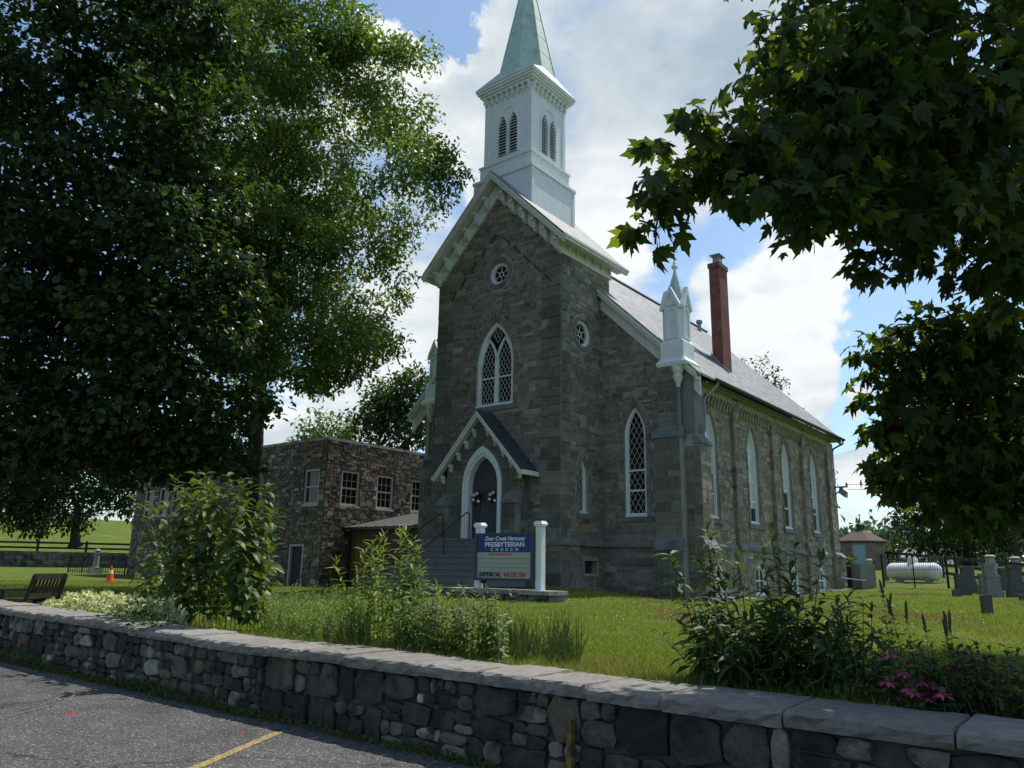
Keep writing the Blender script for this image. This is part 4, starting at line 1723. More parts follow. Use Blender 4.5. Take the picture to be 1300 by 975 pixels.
for s in (-1, 1):
    m = MB()
    P = [(u, v) for u, v in d2.outline(.01, 12) if (u - door.c) * s >= -.001]
    if s > 0:
        P = [(door.c + .004, 2.6)] + P
    else:
        P = P + [(door.c - .004, 2.6)]
        P = [P[0]] + [P[-1]] + P[1:-1] if False else P
    c = np.mean(P, 0)
    P = sorted(P, key=lambda p: math.atan2(p[1] - c[1], p[0] - c[0]))
    m.prism(FP, P, [], -.33, -.27)
    for k in range(3):
        u = door.c + s * (.12 + k * .2)
        m.prism(FP, [(u - .012, 2.64), (u + .012, 2.64), (u + .012, 5.0 - k * .14), (u - .012, 5.0 - k * .14)], [], -.27, -.258)
    lf = m.build('door', 'door_slate', church)
    m = MB()
    m.tube([FP(door.c + s * .07, 3.5, -.27), FP(door.c + s * .07, 3.5, -.22), FP(door.c + s * .07, 3.75, -.22), FP(door.c + s * .07, 3.75, -.27)], .012, 6)
    m.build('handle', 'metal_flash', lf)
# porch roof
pr, pe, pz0, pz1 = PY - .35, 2.0, 4.88, 7.07
for s in (-1, 1):
    m = MB()
    a = CX + s * pe
    V = [(a, pr, pz0), (CX, pr, pz1), (CX, TY0 + .04, pz1), (a, TY0 + .04, pz0)]
    m.hexa([(x, y, z - .06) for x, y, z in V] + V)
    m.build('porch_roof', 'porch_slate', church)
for s in (-1, 1):
    m = MB()
    a = CX + s * (pe - .01)
    for y0, y1, d0, d1 in ((pr + .01, pr + .07, .062, .27), (pr - .03, pr + .008, .06, .16)):
        m.hexa([(a, y0, pz0 - d1), (a, y1, pz0 - d1), (CX, y1, pz1 - d1), (CX, y0, pz1 - d1), (a, y0, pz0 - d0), (a, y1, pz0 - d0), (CX, y1, pz1 - d0), (CX, y0, pz1 - d0)])
    x0, x1 = sorted((CX + s * (pe - .06), CX + s * (pe + .07)))
    m.box(x0, x1, pr - .02, TY0 + .02, pz0 - .2, pz0 - .055)
    m.build('rake_board', 'aged_white_paint', church)
for s in (-1, 1):
    m = MB()
    a = CX + s * (pe - .07)
    V = [(a, pr + .075, pz0 + .076 - .1), (CX, pr + .075, pz1 - .1), (CX, PY - .003, pz1 - .1), (a, PY - .003, pz0 + .076 - .1)]
    m.hexa([(x, y, z - .03) for x, y, z in V] + V)
    m.build('soffit', 'white_paint', church)
for s in (-1, 1):
    for k in range(5):
        u = CX + s * (.3 + k * .36)
        v = pz1 - .32 - abs(u - CX) * 1.09
        m = MB()
        bracket(FP, u, v, .03, .08, .3, .18, m)
        m.build('bracket', 'aged_white_paint', church)
# steps up to the door
nst = 8
for k in range(nst):
    z1 = 2.6 - k * .19
    m = MB()
    x0, x1 = CX - 1.6 - k * .08, CX + 1.95
    y0 = PY - .75 - k * .32
    m.box(x0, x1, y0, PY + .02 - k * .001, z1 - .19 + .002, z1)
    m.box(x0 - .02, x1 + .02, y0 - .03, y0 + .3, z1 - .06, z1 + .004)
    m.build('step', 'step_stone', church)
m = MB()
m.box(CX - 1.5, CX + 1.85, PY - .7, PY + .01, .3, 2.4)
m.build('step_base', 'step_stone', church)

# ---- chimney
chx0, chx1, chy0, chy1 = -12.72, -12.26, 29.46, 30.3
m = MB()
m.box(chx0, chx1, chy0, chy1, 9.3, 14.3)
m.box(chx0 - .04, chx1 + .04, chy0 - .04, chy1 + .04, 14.3, 14.5)
chm = m.build('chimney', 'chimney_brick', church)
m = MB()
m.box(chx0 + .1, chx1 - .1, chy0 + .2, chy1 - .2, 14.5, 14.72)
for x in (chx0 + .12, chx1 - .12):
    for y in (chy0 + .25, chy1 - .25):
        m.box(x - .02, x + .02, y - .02, y + .02, 14.72, 14.9)
m.box(chx0 + .0, chx1 - .0, chy0 + .1, chy1 - .1, 14.9, 14.94)
m.build('chimney_cap', 'metal_flash', chm)
m = MB()
a, b = chx0 - .06, chx1 + .25
m.hexa([(a, chy0 - .05, RZN(a) - .05), (b, chy0 - .05, RZN(b) - .05), (b, chy0 - .005, RZN(b) - .05), (a, chy0 - .005, RZN(a) - .05),
        (a, chy0 - .05, RZN(a) + .26), (b, chy0 - .05, RZN(b) + .1), (b, chy0 - .005, RZN(b) + .1), (a, chy0 - .005, RZN(a) + .26)])
m.hexa([(chx0 - 1.3, chy0 - .5, RZN(chx0 - 1.3) + .02), (chx0 - .05, chy0 - .9, RZN(chx0 - .05) + .02), (chx0 - .05, chy1, RZN(chx0 - .05) + .02), (chx0 - 1.0, chy1, RZN(chx0 - 1.0) + .02),
        (chx0 - 1.3, chy0 - .5, RZN(chx0 - 1.3) + .04), (chx0 - .05, chy0 - .9, RZN(chx0 - .05) + .04), (chx0 - .05, chy1, RZN(chx0 - .05) + .16), (chx0 - 1.0, chy1, RZN(chx0 - 1.0) + .05)])
m.build('flashing', 'metal_flash', chm)
vp = on_y(938, 450, 37.0)
m = MB()
m.lathe((CX + .6, 37.5, RZN(CX + .6) - .2), [(.1, 0), (.1, .6), (.17, .62), (.17, .78), (.05, .86)], 10)
m.build('roof_vent', 'metal_flash', church)
# service bracket at the far corner
m = MB()
m.bar((NX1 + .1, NY1 - .1, 5.75), (NX1 + .75, NY1 - .1, 5.75), .07, .07)
m.bar((NX1 + .1, NY1 - .1, 5.35), (NX1 + .55, NY1 - .1, 5.75), .05, .05)
m.lathe((NX1 + .7, NY1 - .1, 5.78), [(.04, 0), (.06, .08), (.04, .16)], 8)
m.build('service_bracket', 'metal_flash', church)
MS.build(church, 'church_stone')

# things that hang on or stand against the church
wr_leaf = []


def wreath(x, label):
    P = FP(door.c + x, 4.02, -.2)
    t = thing('door_wreath', label, 'wreath', tuple(P), 'wreaths on the church door')
    V, F, T = [], [], []
    m = MB()
    for k in range(150):
        a = random.uniform(0, 2 * math.pi)
        r = .15 + random.gauss(0, .03)
        c = Vector((P[0] + r * math.cos(a), P[1] + random.uniform(-.05, .02), P[2] + r * math.sin(a)))
        d = Vector((random.gauss(0, 1), random.gauss(-.6, .5), random.gauss(0, 1))).normalized() * .085
        s = d.cross(Vector((random.gauss(0, 1), random.gauss(0, 1), random.gauss(0, 1)))).normalized() * .028
        m.add([c, c + d * .5 + s, c + d, c + d * .5 - s], [(0, 1, 2, 3)], pick([((.02, .045, .015), 1), ((.035, .06, .02), 1)]))
    m.build('greenery', 'plant_leaf', t, tint=True)
    for a, r in ((2.4, .14), (1.4, .15), (3.6, .15), (5.4, .16)):
        b = MB()
        c = (P[0] + r * math.cos(a), P[1] - .06, P[2] + r * math.sin(a))
        b.lathe(c, [(.02, -.05), (.055, -.03), (.065, 0), (.05, .04), (.015, .06)], 8)
        b.build('blossom', 'blossom', t, smooth=True)


wreath(-.37, 'wreath of greenery and cream blossoms on the left-hand leaf of the church door')
wreath(.37, 'wreath of greenery and cream blossoms on the right-hand leaf of the church door')


def handrail(x, label):
    y0, y1 = PY - .45, PY - 2.9
    t = thing('handrail', label, 'handrail', (x, y1, 1.1), 'handrails on the church steps')
    m = MB()
    m.tube([(x, y0, 3.45), (x, y0 - .15, 3.47), (x, y1, 2.05), (x, y1 - .12, 1.98)], .02, 8)
    m.build('rail', 'iron', t)
    for y, zt, zb in ((y0, 3.45, 2.6), (y1, 2.05, 1.12), ((y0 + y1) / 2, 2.76, 1.9)):
        m = MB()
        m.tube([(x, y, zb), (x, y, zt)], .018, 8)
        m.build('post', 'iron', t)


handrail(CX - 1.35, 'thin metal handrail along the open left edge of the church steps')
handrail(CX - .1, 'thin metal handrail up the middle of the church steps, behind the sign')

# ------------------------------------------------------------------ the stone wall along the parking lot
WY = 5.6


def wall_top(x):
    return .75 if x > -9 else .75 + min(.14, (-9 - x) * .0135)


def build_wall():
    t = thing('stone_wall', 'low rough fieldstone wall with flat grey cap stones along the parking lot', 'wall', (-8, WY, 0))
    m = MB()
    xs = np.linspace(-44, 14, 30)
    for a, b in zip(xs[:-1], xs[1:]):
        za, zb = wall_top(a) - .108, wall_top(b) - .108
        m.hexa([(a, WY + .03, -.1), (b, WY + .03, -.1), (b, WY + .55, -.1), (a, WY + .55, -.1), (a, WY + .05, za), (b, WY + .05, zb), (b, WY + .55, zb), (a, WY + .55, za)])
    m.build('wall_core', 'wall_mortar', t)
    # field stones
    PAL = [((.105, .092, .072), 5), ((.175, .158, .128), 3), ((.31, .295, .26), 1.3), ((.06, .052, .041), 5), ((.13, .085, .06), .6), ((.14, .12, .085), 3), ((.042, .037, .03), 2.5), ((.235, .215, .18), 1.5)]
    items = []
    rects = []
    for x0 in np.arange(-42, 12, 2.0):
        zt = wall_top(x0 + 1) - .117
        rects += ashlar(x0, x0 + 2.0, -.02, zt, .17, .34, .17, .5, .45)
    for (u0, u1, v0, v1) in rects:
        if random.random() < .04:
            continue
        w, h = u1 - u0, v1 - v0
        g = random.uniform(.0, .012)
        cu, cv = (u0 + u1) / 2, (v0 + v1) / 2
        k = 9
        P = []
        ex = random.uniform(4, 14)
        for i in range(k):
            a = 2 * math.pi * (i + random.uniform(-.25, .25)) / k
            ca, sa = math.cos(a), math.sin(a)
            r = (abs(ca) ** ex + abs(sa) ** ex) ** (-1 / ex)
            P.append((cu + ca * r * (w / 2 - g) * random.uniform(.86, 1.1), cv + sa * r * (h / 2 - g) * random.uniform(.86, 1.1)))
        d = random.uniform(.004, .034)
        lean = .012 * (cv / .6)
        V = []
        for f, n in ((1.0, -.04), (1.0, d * .7), (.92, d), ):
            for (u, v) in P:
                V.append((cu + (u - cu) * f, WY - n + lean + random.uniform(-.006, .006), cv + (v - cv) * f))
        V.append((cu + random.uniform(-.2, .2) * w * .4, WY - d - random.uniform(.0, .018) + lean, cv + random.uniform(-.2, .2) * h * .4))
        F = []
        for i in range(k):
            j = (i + 1) % k
            F += [(i, j, k + j, k + i), (k + i, k + j, 2 * k + j, 2 * k + i), (2 * k + i, 2 * k + j, 3 * k)]
        q = proj(np.array(V[k:]))
        vis = ((q[:, 0] > -10) & (q[:, 0] < 1310) & (q[:, 1] < 985) & (q[:, 2] > .1)).any()
        items.append((float(vis) * np.ptp(q[:, 0]) * np.ptp(q[:, 1]), V, F, pick(PAL)))
    items.sort(key=lambda a: -a[0])
    rest = MB()
    for i, (a, V, F, c) in enumerate(items):
        if a > 0 and i < 300:
            MB().add(V, F, c).build('stone', 'wall_stone', t, tint=True)
        else:
            rest.add(V, F, c)
    if rest.n:
        tag(rest.build('stonework', 'wall_stone', t, tint=True), kind='stuff')
    # cap stones with rough chipped edges
    x = -43.0
    while x < 13:
        L_ = random.uniform(.55, 1.05)
        two = random.random() < .3
        strips = [(WY - .06, WY + .34), (WY + .345, WY + .66)] if two else [(WY - .06, WY + .66)]
        for y0, y1 in strips:
            c = random.uniform(.85, 1.12)
            col = (.215 * c, .203 * c, .18 * c)
            nx, ny = 10, 4
            V, F = [], []
            dz = random.uniform(-.014, .014)
            wave = [random.uniform(-.014, .014) for _ in range(nx + 1)]
            for lay in (0, 1, 2, 3):
                for j in range(ny + 1):
                    for i in range(nx + 1):
                        px = x + .008 + (L_ - .016) * i / nx
                        py = y0 + (y1 - y0) * j / ny
                        if lay < 3 and j == 0:
                            py += wave[i] + random.uniform(-.016, .016) + (.012 if lay == 0 else 0)
                        z = wall_top(px) + dz - (.112, .07, .026, 0)[lay]
                        if lay in (1, 2) and j == 0:
                            z += random.uniform(-.012, .012)
                        if lay == 3:
                            if i == 0:
                                px += .012
                            if i == nx:
                                px -= .012
                            if j == 0:
                                py += wave[i] + random.uniform(.012, .04)
                                z -= random.uniform(0, .01)
                            if j == ny:
                                py -= .02
                            z += random.uniform(-.005, .005)
                        V.append((px, py, z))
            M_ = (nx + 1) * (ny + 1)
            idx = lambda lay, i, j: lay * M_ + j * (nx + 1) + i
            # only the rim of the lower layers and the whole top
            for lay in (0, 1, 2):
                for i in range(nx):
                    F.append((idx(lay, i, 0), idx(lay, i + 1, 0), idx(lay + 1, i + 1, 0), idx(lay + 1, i, 0)))
                    F.append((idx(lay, i + 1, ny), idx(lay, i, ny), idx(lay + 1, i, ny), idx(lay + 1, i + 1, ny)))
                for j in range(ny):
                    F.append((idx(lay, 0, j + 1), idx(lay, 0, j), idx(lay + 1, 0, j), idx(lay + 1, 0, j + 1)))
                    F.append((idx(lay, nx, j), idx(lay, nx, j + 1), idx(lay + 1, nx, j + 1), idx(lay + 1, nx, j)))
            for i in range(nx):
                for j in range(ny):
                    F.append((idx(3, i, j), idx(3, i + 1, j), idx(3, i + 1, j + 1), idx(3, i, j + 1)))
            F.append((idx(0, 0, 0), idx(0, 0, ny), idx(0, nx, ny), idx(0, nx, 0)))
            used = sorted({i for f in F for i in f})
            mp = {a: b for b, a in enumerate(used)}
            MB().add([V[i] for i in used], [tuple(mp[i] for i in f) for f in F], col).build('cap_stone', 'cap_stone', t, tint=True)
        x += L_
    # yellow paint mark running up the face
    a = on_y(722, 900, WY - .08)
    m = MB()
    m.add([(a[0] - .022, WY - .088, .0), (a[0] + .028, WY - .092, .0), (a[0] + .024, WY - .082, .47), (a[0] - .02, WY - .084, .47),
           (a[0] - .022, WY - .03, .0), (a[0] + .028, WY - .03, .0), (a[0] + .024, WY - .03, .47), (a[0] - .02, WY - .03, .47)],
          [(0, 1, 2, 3), (1, 5, 6, 2), (4, 0, 3, 7), (3, 2, 6, 7)])
    m.build('paint_mark', 'old_yellow_paint', t)


build_wall()

# ------------------------------------------------------------------ the fieldstone annex at the left
AX, AY = -29.3, 23.0
AXL, AYB, AZT = -47.3, 36.0, 7.45


def sash_window(fr, r, parent, cols=3, rows=4, rec=.12, mat='annex_paint'):
    m = MB()
    f = .09
    inner = [(r.c - r.hw + f, r.v0 + f), (r.c + r.hw - f, r.v0 + f), (r.c + r.hw - f, r.v1 - f), (r.c - r.hw + f, r.v1 - f)]
    m.prism(fr, r.outline(-.003), [inner[::-1]], -rec, -rec + .1)
    w = m.build('window', mat, parent)
    m = MB()
    vm = (r.v0 + r.v1) / 2
    m.prism(fr, [(r.c - r.hw + f - .01, vm - .04), (r.c + r.hw - f + .01, vm - .04), (r.c + r.hw - f + .01, vm + .04), (r.c - r.hw + f - .01, vm + .04)], [], -rec, -rec + .07)
    m.build('rail', mat, w)
    m = MB()
    for i in range(1, cols):
        u = r.c - r.hw + f + (2 * r.hw - 2 * f) * i / cols
        m.prism(fr, [(u - .012, r.v0 + f - .01), (u + .012, r.v0 + f - .01), (u + .012, r.v1 - f + .01), (u - .012, r.v1 - f + .01)], [], -rec + .002, -rec + .03)
    for j in range(1, rows):
        v = r.v0 + f + (r.v1 - r.v0 - 2 * f) * j / rows
        if abs(v - vm) > .06:
            m.prism(fr, [(r.c - r.hw + f - .01, v - .011), (r.c + r.hw - f + .01, v - .011), (r.c + r.hw - f + .01, v + .011), (r.c - r.hw + f - .01, v + .011)], [], -rec + .003, -rec + .027)
    if m.n:
        m.build('muntin', mat, w)
    m = MB()
    m.prism(fr, [(r.c - r.hw + f - .02, r.v0 + f - .02), (r.c + r.hw - f + .02, r.v0 + f - .02), (r.c + r.hw - f + .02, r.v1 - f + .02), (r.c - r.hw + f - .02, r.v1 - f + .02)], [], -rec - .03, -rec + .001)
    m.build('pane', 'glass', w)
    m = MB()
    m.prism(fr, [(r.c - r.hw - .06, r.v0 - .1), (r.c + r.hw + .06, r.v0 - .1), (r.c + r.hw + .06, r.v0), (r.c - r.hw - .06, r.v0)], [], -rec, .05)
    m.build('sill', mat, w)


def build_annex():
    global MS
    t = thing('stone_hall', 'flat-roofed fieldstone hall with white sash windows left of the church', 'building', (AX, AY, .6))
    keep = MS
    MS = Masonry()
    fe, ff = east(AX), front(AY)
    we = [Rect(y, .55, 4.45, 6.1) for y in (24.5, 26.75, 29.15)]
    wf_ = [Rect(-30.3, .55, 4.45, 6.1), Rect(-42.6, .52, 4.3, 5.9), Rect(-44.0, .52, 4.3, 5.9), Rect(-45.7, .52, 4.2, 5.8)]
    dr = [Rect(-31.1, .55, .55, 2.6)]
    m = MB()
    m.prism(fe, [(AY, .2), (AYB, .2), (AYB, AZT), (AY, AZT)], [r.outline()[::-1] for r in we], -.4, 0)
    m.prism(ff, [(AXL, .2), (AX - .401, .2), (AX - .401, AZT), (AXL, AZT)], [r.outline()[::-1] for r in wf_ + dr], -.4, 0)
    m.prism(west(AXL), [(AY + .401, .2), (AYB, .2), (AYB, AZT), (AY + .401, AZT)], [], -.4, 0)
    m.prism(front(AYB), [(AXL + .401, .2), (AX - .401, .2), (AX - .401, AZT), (AXL + .401, AZT)], [], 0, .4)
    m.build('wall', 'annex_mortar', t)
    m = MB()
    m.box(AXL + .4, AX - .4, AY + .4, AYB - .4, AZT - .5, AZT - .3)
    m.build('roof', 'gutter_dark', t)
    m = MB()
    m.box(AXL - .06, AX + .06, AY - .06, AY + .45, AZT + .002, AZT + .14)
    m.build('coping', 'concrete', t)
    m = MB()
    m.box(AX - .45, AX + .06, AY + .452, AYB, AZT + .002, AZT + .14)
    m.build('coping', 'concrete', t)
    pal = [((.13, .11, .085), 4), ((.19, .165, .13), 4), ((.095, .08, .065), 4), ((.3, .28, .24), 1.6), ((.17, .11, .07), 2.5), ((.07, .06, .05), 3), ((.2, .145, .1), 1.5)]

    def rubble(fr, U0, U1, V0, V1, op, wt, h=(.12, .26), w=(.16, .42)):
        for r in ashlar(U0, U1, V0, V1, *h, *w, .45):
            for q in trim(r, op, .03):
                MS.rect(fr, q, pick(pal), random.uniform(.02, .06), wt, jit=.025)
    rubble(fe, AY, AYB - 3, .4, AZT, we, 1.0)
    rubble(ff, AXL, AX, .4, AZT, wf_ + dr, .8)
    for r in we:
        sash_window(fe, r, t)
    for r in wf_:
        sash_window(ff, r, t, 1, 1)
    for k, r in enumerate(dr):
        if k:
            sash_window(ff, r, t)
            continue
        m = MB()
        m.prism(ff, r.outline(-.003), [[(r.c - r.hw + .1, r.v0 + .02), (r.c + r.hw - .1, r.v0 + .02), (r.c + r.hw - .1, r.v1 - .1), (r.c - r.hw + .1, r.v1 - .1)][::-1]], -.15, .0)
        m.build('door_frame', 'annex_paint', t)
        m = MB()
        m.prism(ff, r.outline(-.08), [], -.19, -.14)
        m.prism(ff, [(r.c - .3, 1.6), (r.c + .3, 1.6), (r.c + .3, 2.3), (r.c - .3, 2.3)], [], -.139, -.12)
        d = m.build('door', 'louver_dark', t)
        m = MB()
        m.lathe((r.c + .35, AY + .1, 1.5), [(.02, -.03), (.035, 0), (.02, .03)], 8)
        m.build('handle', 'metal_flash', d)
    MS.build(t, 'annex_stone')
    MS = keep
    # lean-to between hall and church
    t = thing('lean_to', 'low lean-to with grey sloping metal roof between hall and church', 'lean-to', (-26.5, 24.6, .6))
    m = MB()
    m.box(AX + .08, -23.9, 24.6, 24.8, .3, 3.4)
    m.box(-24.1, -23.9, 24.8, 28.5, .3, 3.4)
    m.build('wall', 'lean_to_wall', t)
    m = MB()
    m.box(-28.7, -27.7, 24.56, 24.598, .6, 2.7)
    d = m.build('door', 'lean_to_door', t)
    m = MB()
    m.lathe((-27.85, 24.53, 1.6), [(.02, -.03), (.035, 0), (.02, .03)], 8)
    m.build('handle', 'metal_flash', d)
    m = MB()
    V = [(AX + .07, 24.2, 3.42), (-23.86, 24.2, 3.42), (-23.86, 28.4, 4.3), (AX + .07, 28.4, 4.3)]
    m.hexa([(x, y, z - .06) for x, y, z in V] + V)
    m.build('roof', 'lean_to_roof', t)
    for k in range(9):
        x = AX + .35 + k * .62
        m = MB()
        m.bar((x, 24.2, 3.435), (x, 28.4, 4.315), .03, .03)
        m.build('roof_seam', 'lean_to_roof', t)
    m = MB()
    m.box(AX + .07, -23.86, 24.1, 24.18, 3.28, 3.4)
    m.build('gutter', 'gutter_dark', t)
    m = MB()
    m.tube([(AX + .2, 24.14, 3.3), (AX + .2, 24.5, 3.0), (AX + .2, 24.52, .7)], .05, 8)
    m.build('downspout', 'gutter_dark', t)


material('annex_paint', (.42, .4, .35), .6, vary=.1, dark=(.4, .38, .33), dscale=3)
material('lean_to_wall', (.1, .07, .045), .85, vary=.3, nscale=3, bump=.2)
material('lean_to_door', (.2, .12, .06), .7, vary=.2)
material('lean_to_roof', (.16, .16, .155), .45, vary=.15, metal=.2)
build_annex()

# ------------------------------------------------------------------ the church sign on its plinth
def text(parent, s, u, v, size, fr, n, mat, width=None, shear=0.0, name='lettering', bold=0.0, align='CENTER'):
    cu = bpy.data.curves.new(name, 'FONT')
    cu.body = s
    cu.size = size
    cu.align_x = align
    cu.shear = shear
    cu.extrude = .003
    cu.offset = bold
    o = bpy.data.objects.new(name, cu)
    COL.objects.link(o)
    dg = bpy.context.evaluated_depsgraph_get()
    me = bpy.data.meshes.new_from_object(o.evaluated_get(dg))
    bpy.data.objects.remove(o)
    co = np.array([v_.co[:] for v_ in me.vertices])
    if width:
        w = np.ptp(co[:, 0])
        co[:, 0] *= width / w
    org = ORG[parent.name]
    new = np.array([fr(u + a, v + b, n + c) for a, b, c in co]) - org
    me.vertices.foreach_set('co', new.astype(np.float32).ravel())
    me.materials.clear()
    me.materials.append(MAT[mat])
    me.name = name
    me.update()
    return link(name, me, parent)


def build_sign():
    px0, px1, py = -13.95, -11.91, 16.3
    t = thing('sign_plinth', 'long low stone plinth under the church sign on the lawn', 'plinth', (-13, 16.4, .85))
    m = MB()
    m.box(-15.6, -11.38, 15.9, 16.6, .5, 1.02)
    m.build('base', 'wall_mortar', t)
    global MS
    keep = MS
    MS = Masonry()
    pal = [((.16, .155, .14), 3), ((.12, .115, .1), 3), ((.2, .19, .17), 1)]
    for r in ashlar(-15.6, -11.38, .72, 1.02, .14, .17, .25, .55, .1):
        MS.rect(front(15.9), r, pick(pal), random.uniform(.02, .05), jit=.015)
    for r in ashlar(15.9, 16.6, .72, 1.02, .14, .17, .25, .55, .1):
        MS.rect(east(-11.38), r, pick(pal), random.uniform(.02, .05), jit=.015)
    MS.build(t, 'wall_stone')
    MS = keep
    m = MB()
    m.box(-15.68, -11.3, 15.82, 16.67, 1.02, 1.12)
    m.build('top_slab', 'concrete', t)
    t = thing('church_sign', 'blue and cream church notice sign between two square white posts', 'sign', (-13, py, 1.12))
    for x in (px0, px1):
        m = MB()
        z1 = 2.72
        m.box(x - .09, x + .09, py - .09, py + .09, 1.121, z1)
        p = m.build('post', 'white_paint', t)
        m = MB()
        m.box(x - .12, x + .12, py - .12, py + .12, z1, z1 + .05)
        m.hexa([(x - .14, py - .14, z1 + .051), (x + .14, py - .14, z1 + .051), (x + .14, py + .14, z1 + .051), (x - .14, py + .14, z1 + .051),
                (x - .1, py - .1, z1 + .13), (x + .1, py - .1, z1 + .13), (x + .1, py + .1, z1 + .13), (x - .1, py + .1, z1 + .13)])
        m.build('post_cap', 'white_paint', p)
    # the case sits in front of the left post and just behind the right one
    cx0, cx1, z0, z1 = px0 - .06, px1 - .1, 1.33, 2.56
    m = MB()
    y0, y1 = py - .16, py + .12
    m.box(cx0, cx1, y0 + .03, y1, z0, z1)
    fr = front(y0)
    m.prism(fr, [(cx0, z0), (cx1, z0), (cx1, z1), (cx0, z1)], [[(cx0 + .1, z0 + .07), (cx1 - .1, z0 + .07), (cx1 - .1, z1 - .05), (cx0 + .1, z1 - .05)][::-1]], -.029, 0)
    c = m.build('sign_case', 'sign_case', t)
    u0, u1 = cx0 + .1, cx1 - .1
    zb = z1 - .05 - .45
    m = MB()
    m.prism(fr, [(u0, zb), (u1, zb), (u1, z1 - .05), (u0, z1 - .05)], [], -.0295, -.016)
    m.build('name_panel', 'sign_blue', c)
    m = MB()
    m.prism(fr, [(u0, z0 + .07), (u1, z0 + .07), (u1, zb - .002), (u0, zb - .002)], [], -.0295, -.02)
    m.build('letter_board', 'sign_panel', c)
    for k in range(4):
        m = MB()
        v = z0 + .22 + k * .115
        m.prism(fr, [(u0, v), (u1, v), (u1, v + .01), (u0, v + .01)], [], -.02, -.012)
        m.build('letter_rail', 'slat_grey', c)
    m = MB()
    m.prism(fr, [(u0 + .4, zb - .07), (u0 + 1.2, zb - .07), (u0 + 1.2, zb - .045), (u0 + .4, zb - .045)], [], -.0195, -.014)
    m.build('red_line', 'letter_red', c)
    um = (u0 + u1) / 2
    text(c, 'Deer Creek Harmony', um + .03, zb + .305, .15, fr, -.014, 'letter_white', 1.36, .25, bold=.002)
    text(c, 'PRESBYTERIAN', um + .03, zb + .145, .17, fr, -.014, 'letter_white', 1.32, bold=.003)
    text(c, 'C  H  U  R  C  H', um + .03, zb + .035, .105, fr, -.014, 'letter_white', .92, bold=.001)
    text(c, 'QUESTIONS CALL', u0 + .06, z0 + .11, .14, fr, -.015, 'letter_black', .76, bold=.005, align='LEFT')
    text(c, '443 252 1554', u0 + .92, z0 + .11, .14, fr, -.015, 'letter_red', .72, bold=.004, align='LEFT')
    # lamp at the foot
    m = MB()
    m.tube([(px0 + .22, py - .05, 1.122), (px0 + .22, py - .05, 1.28)], .02, 8)
    m.tube([(px0 + .18, py - .12, 1.29), (px0 + .26, py, 1.31)], .04, 8)
    m.build('spot_lamp', 'iron', t)


build_sign()

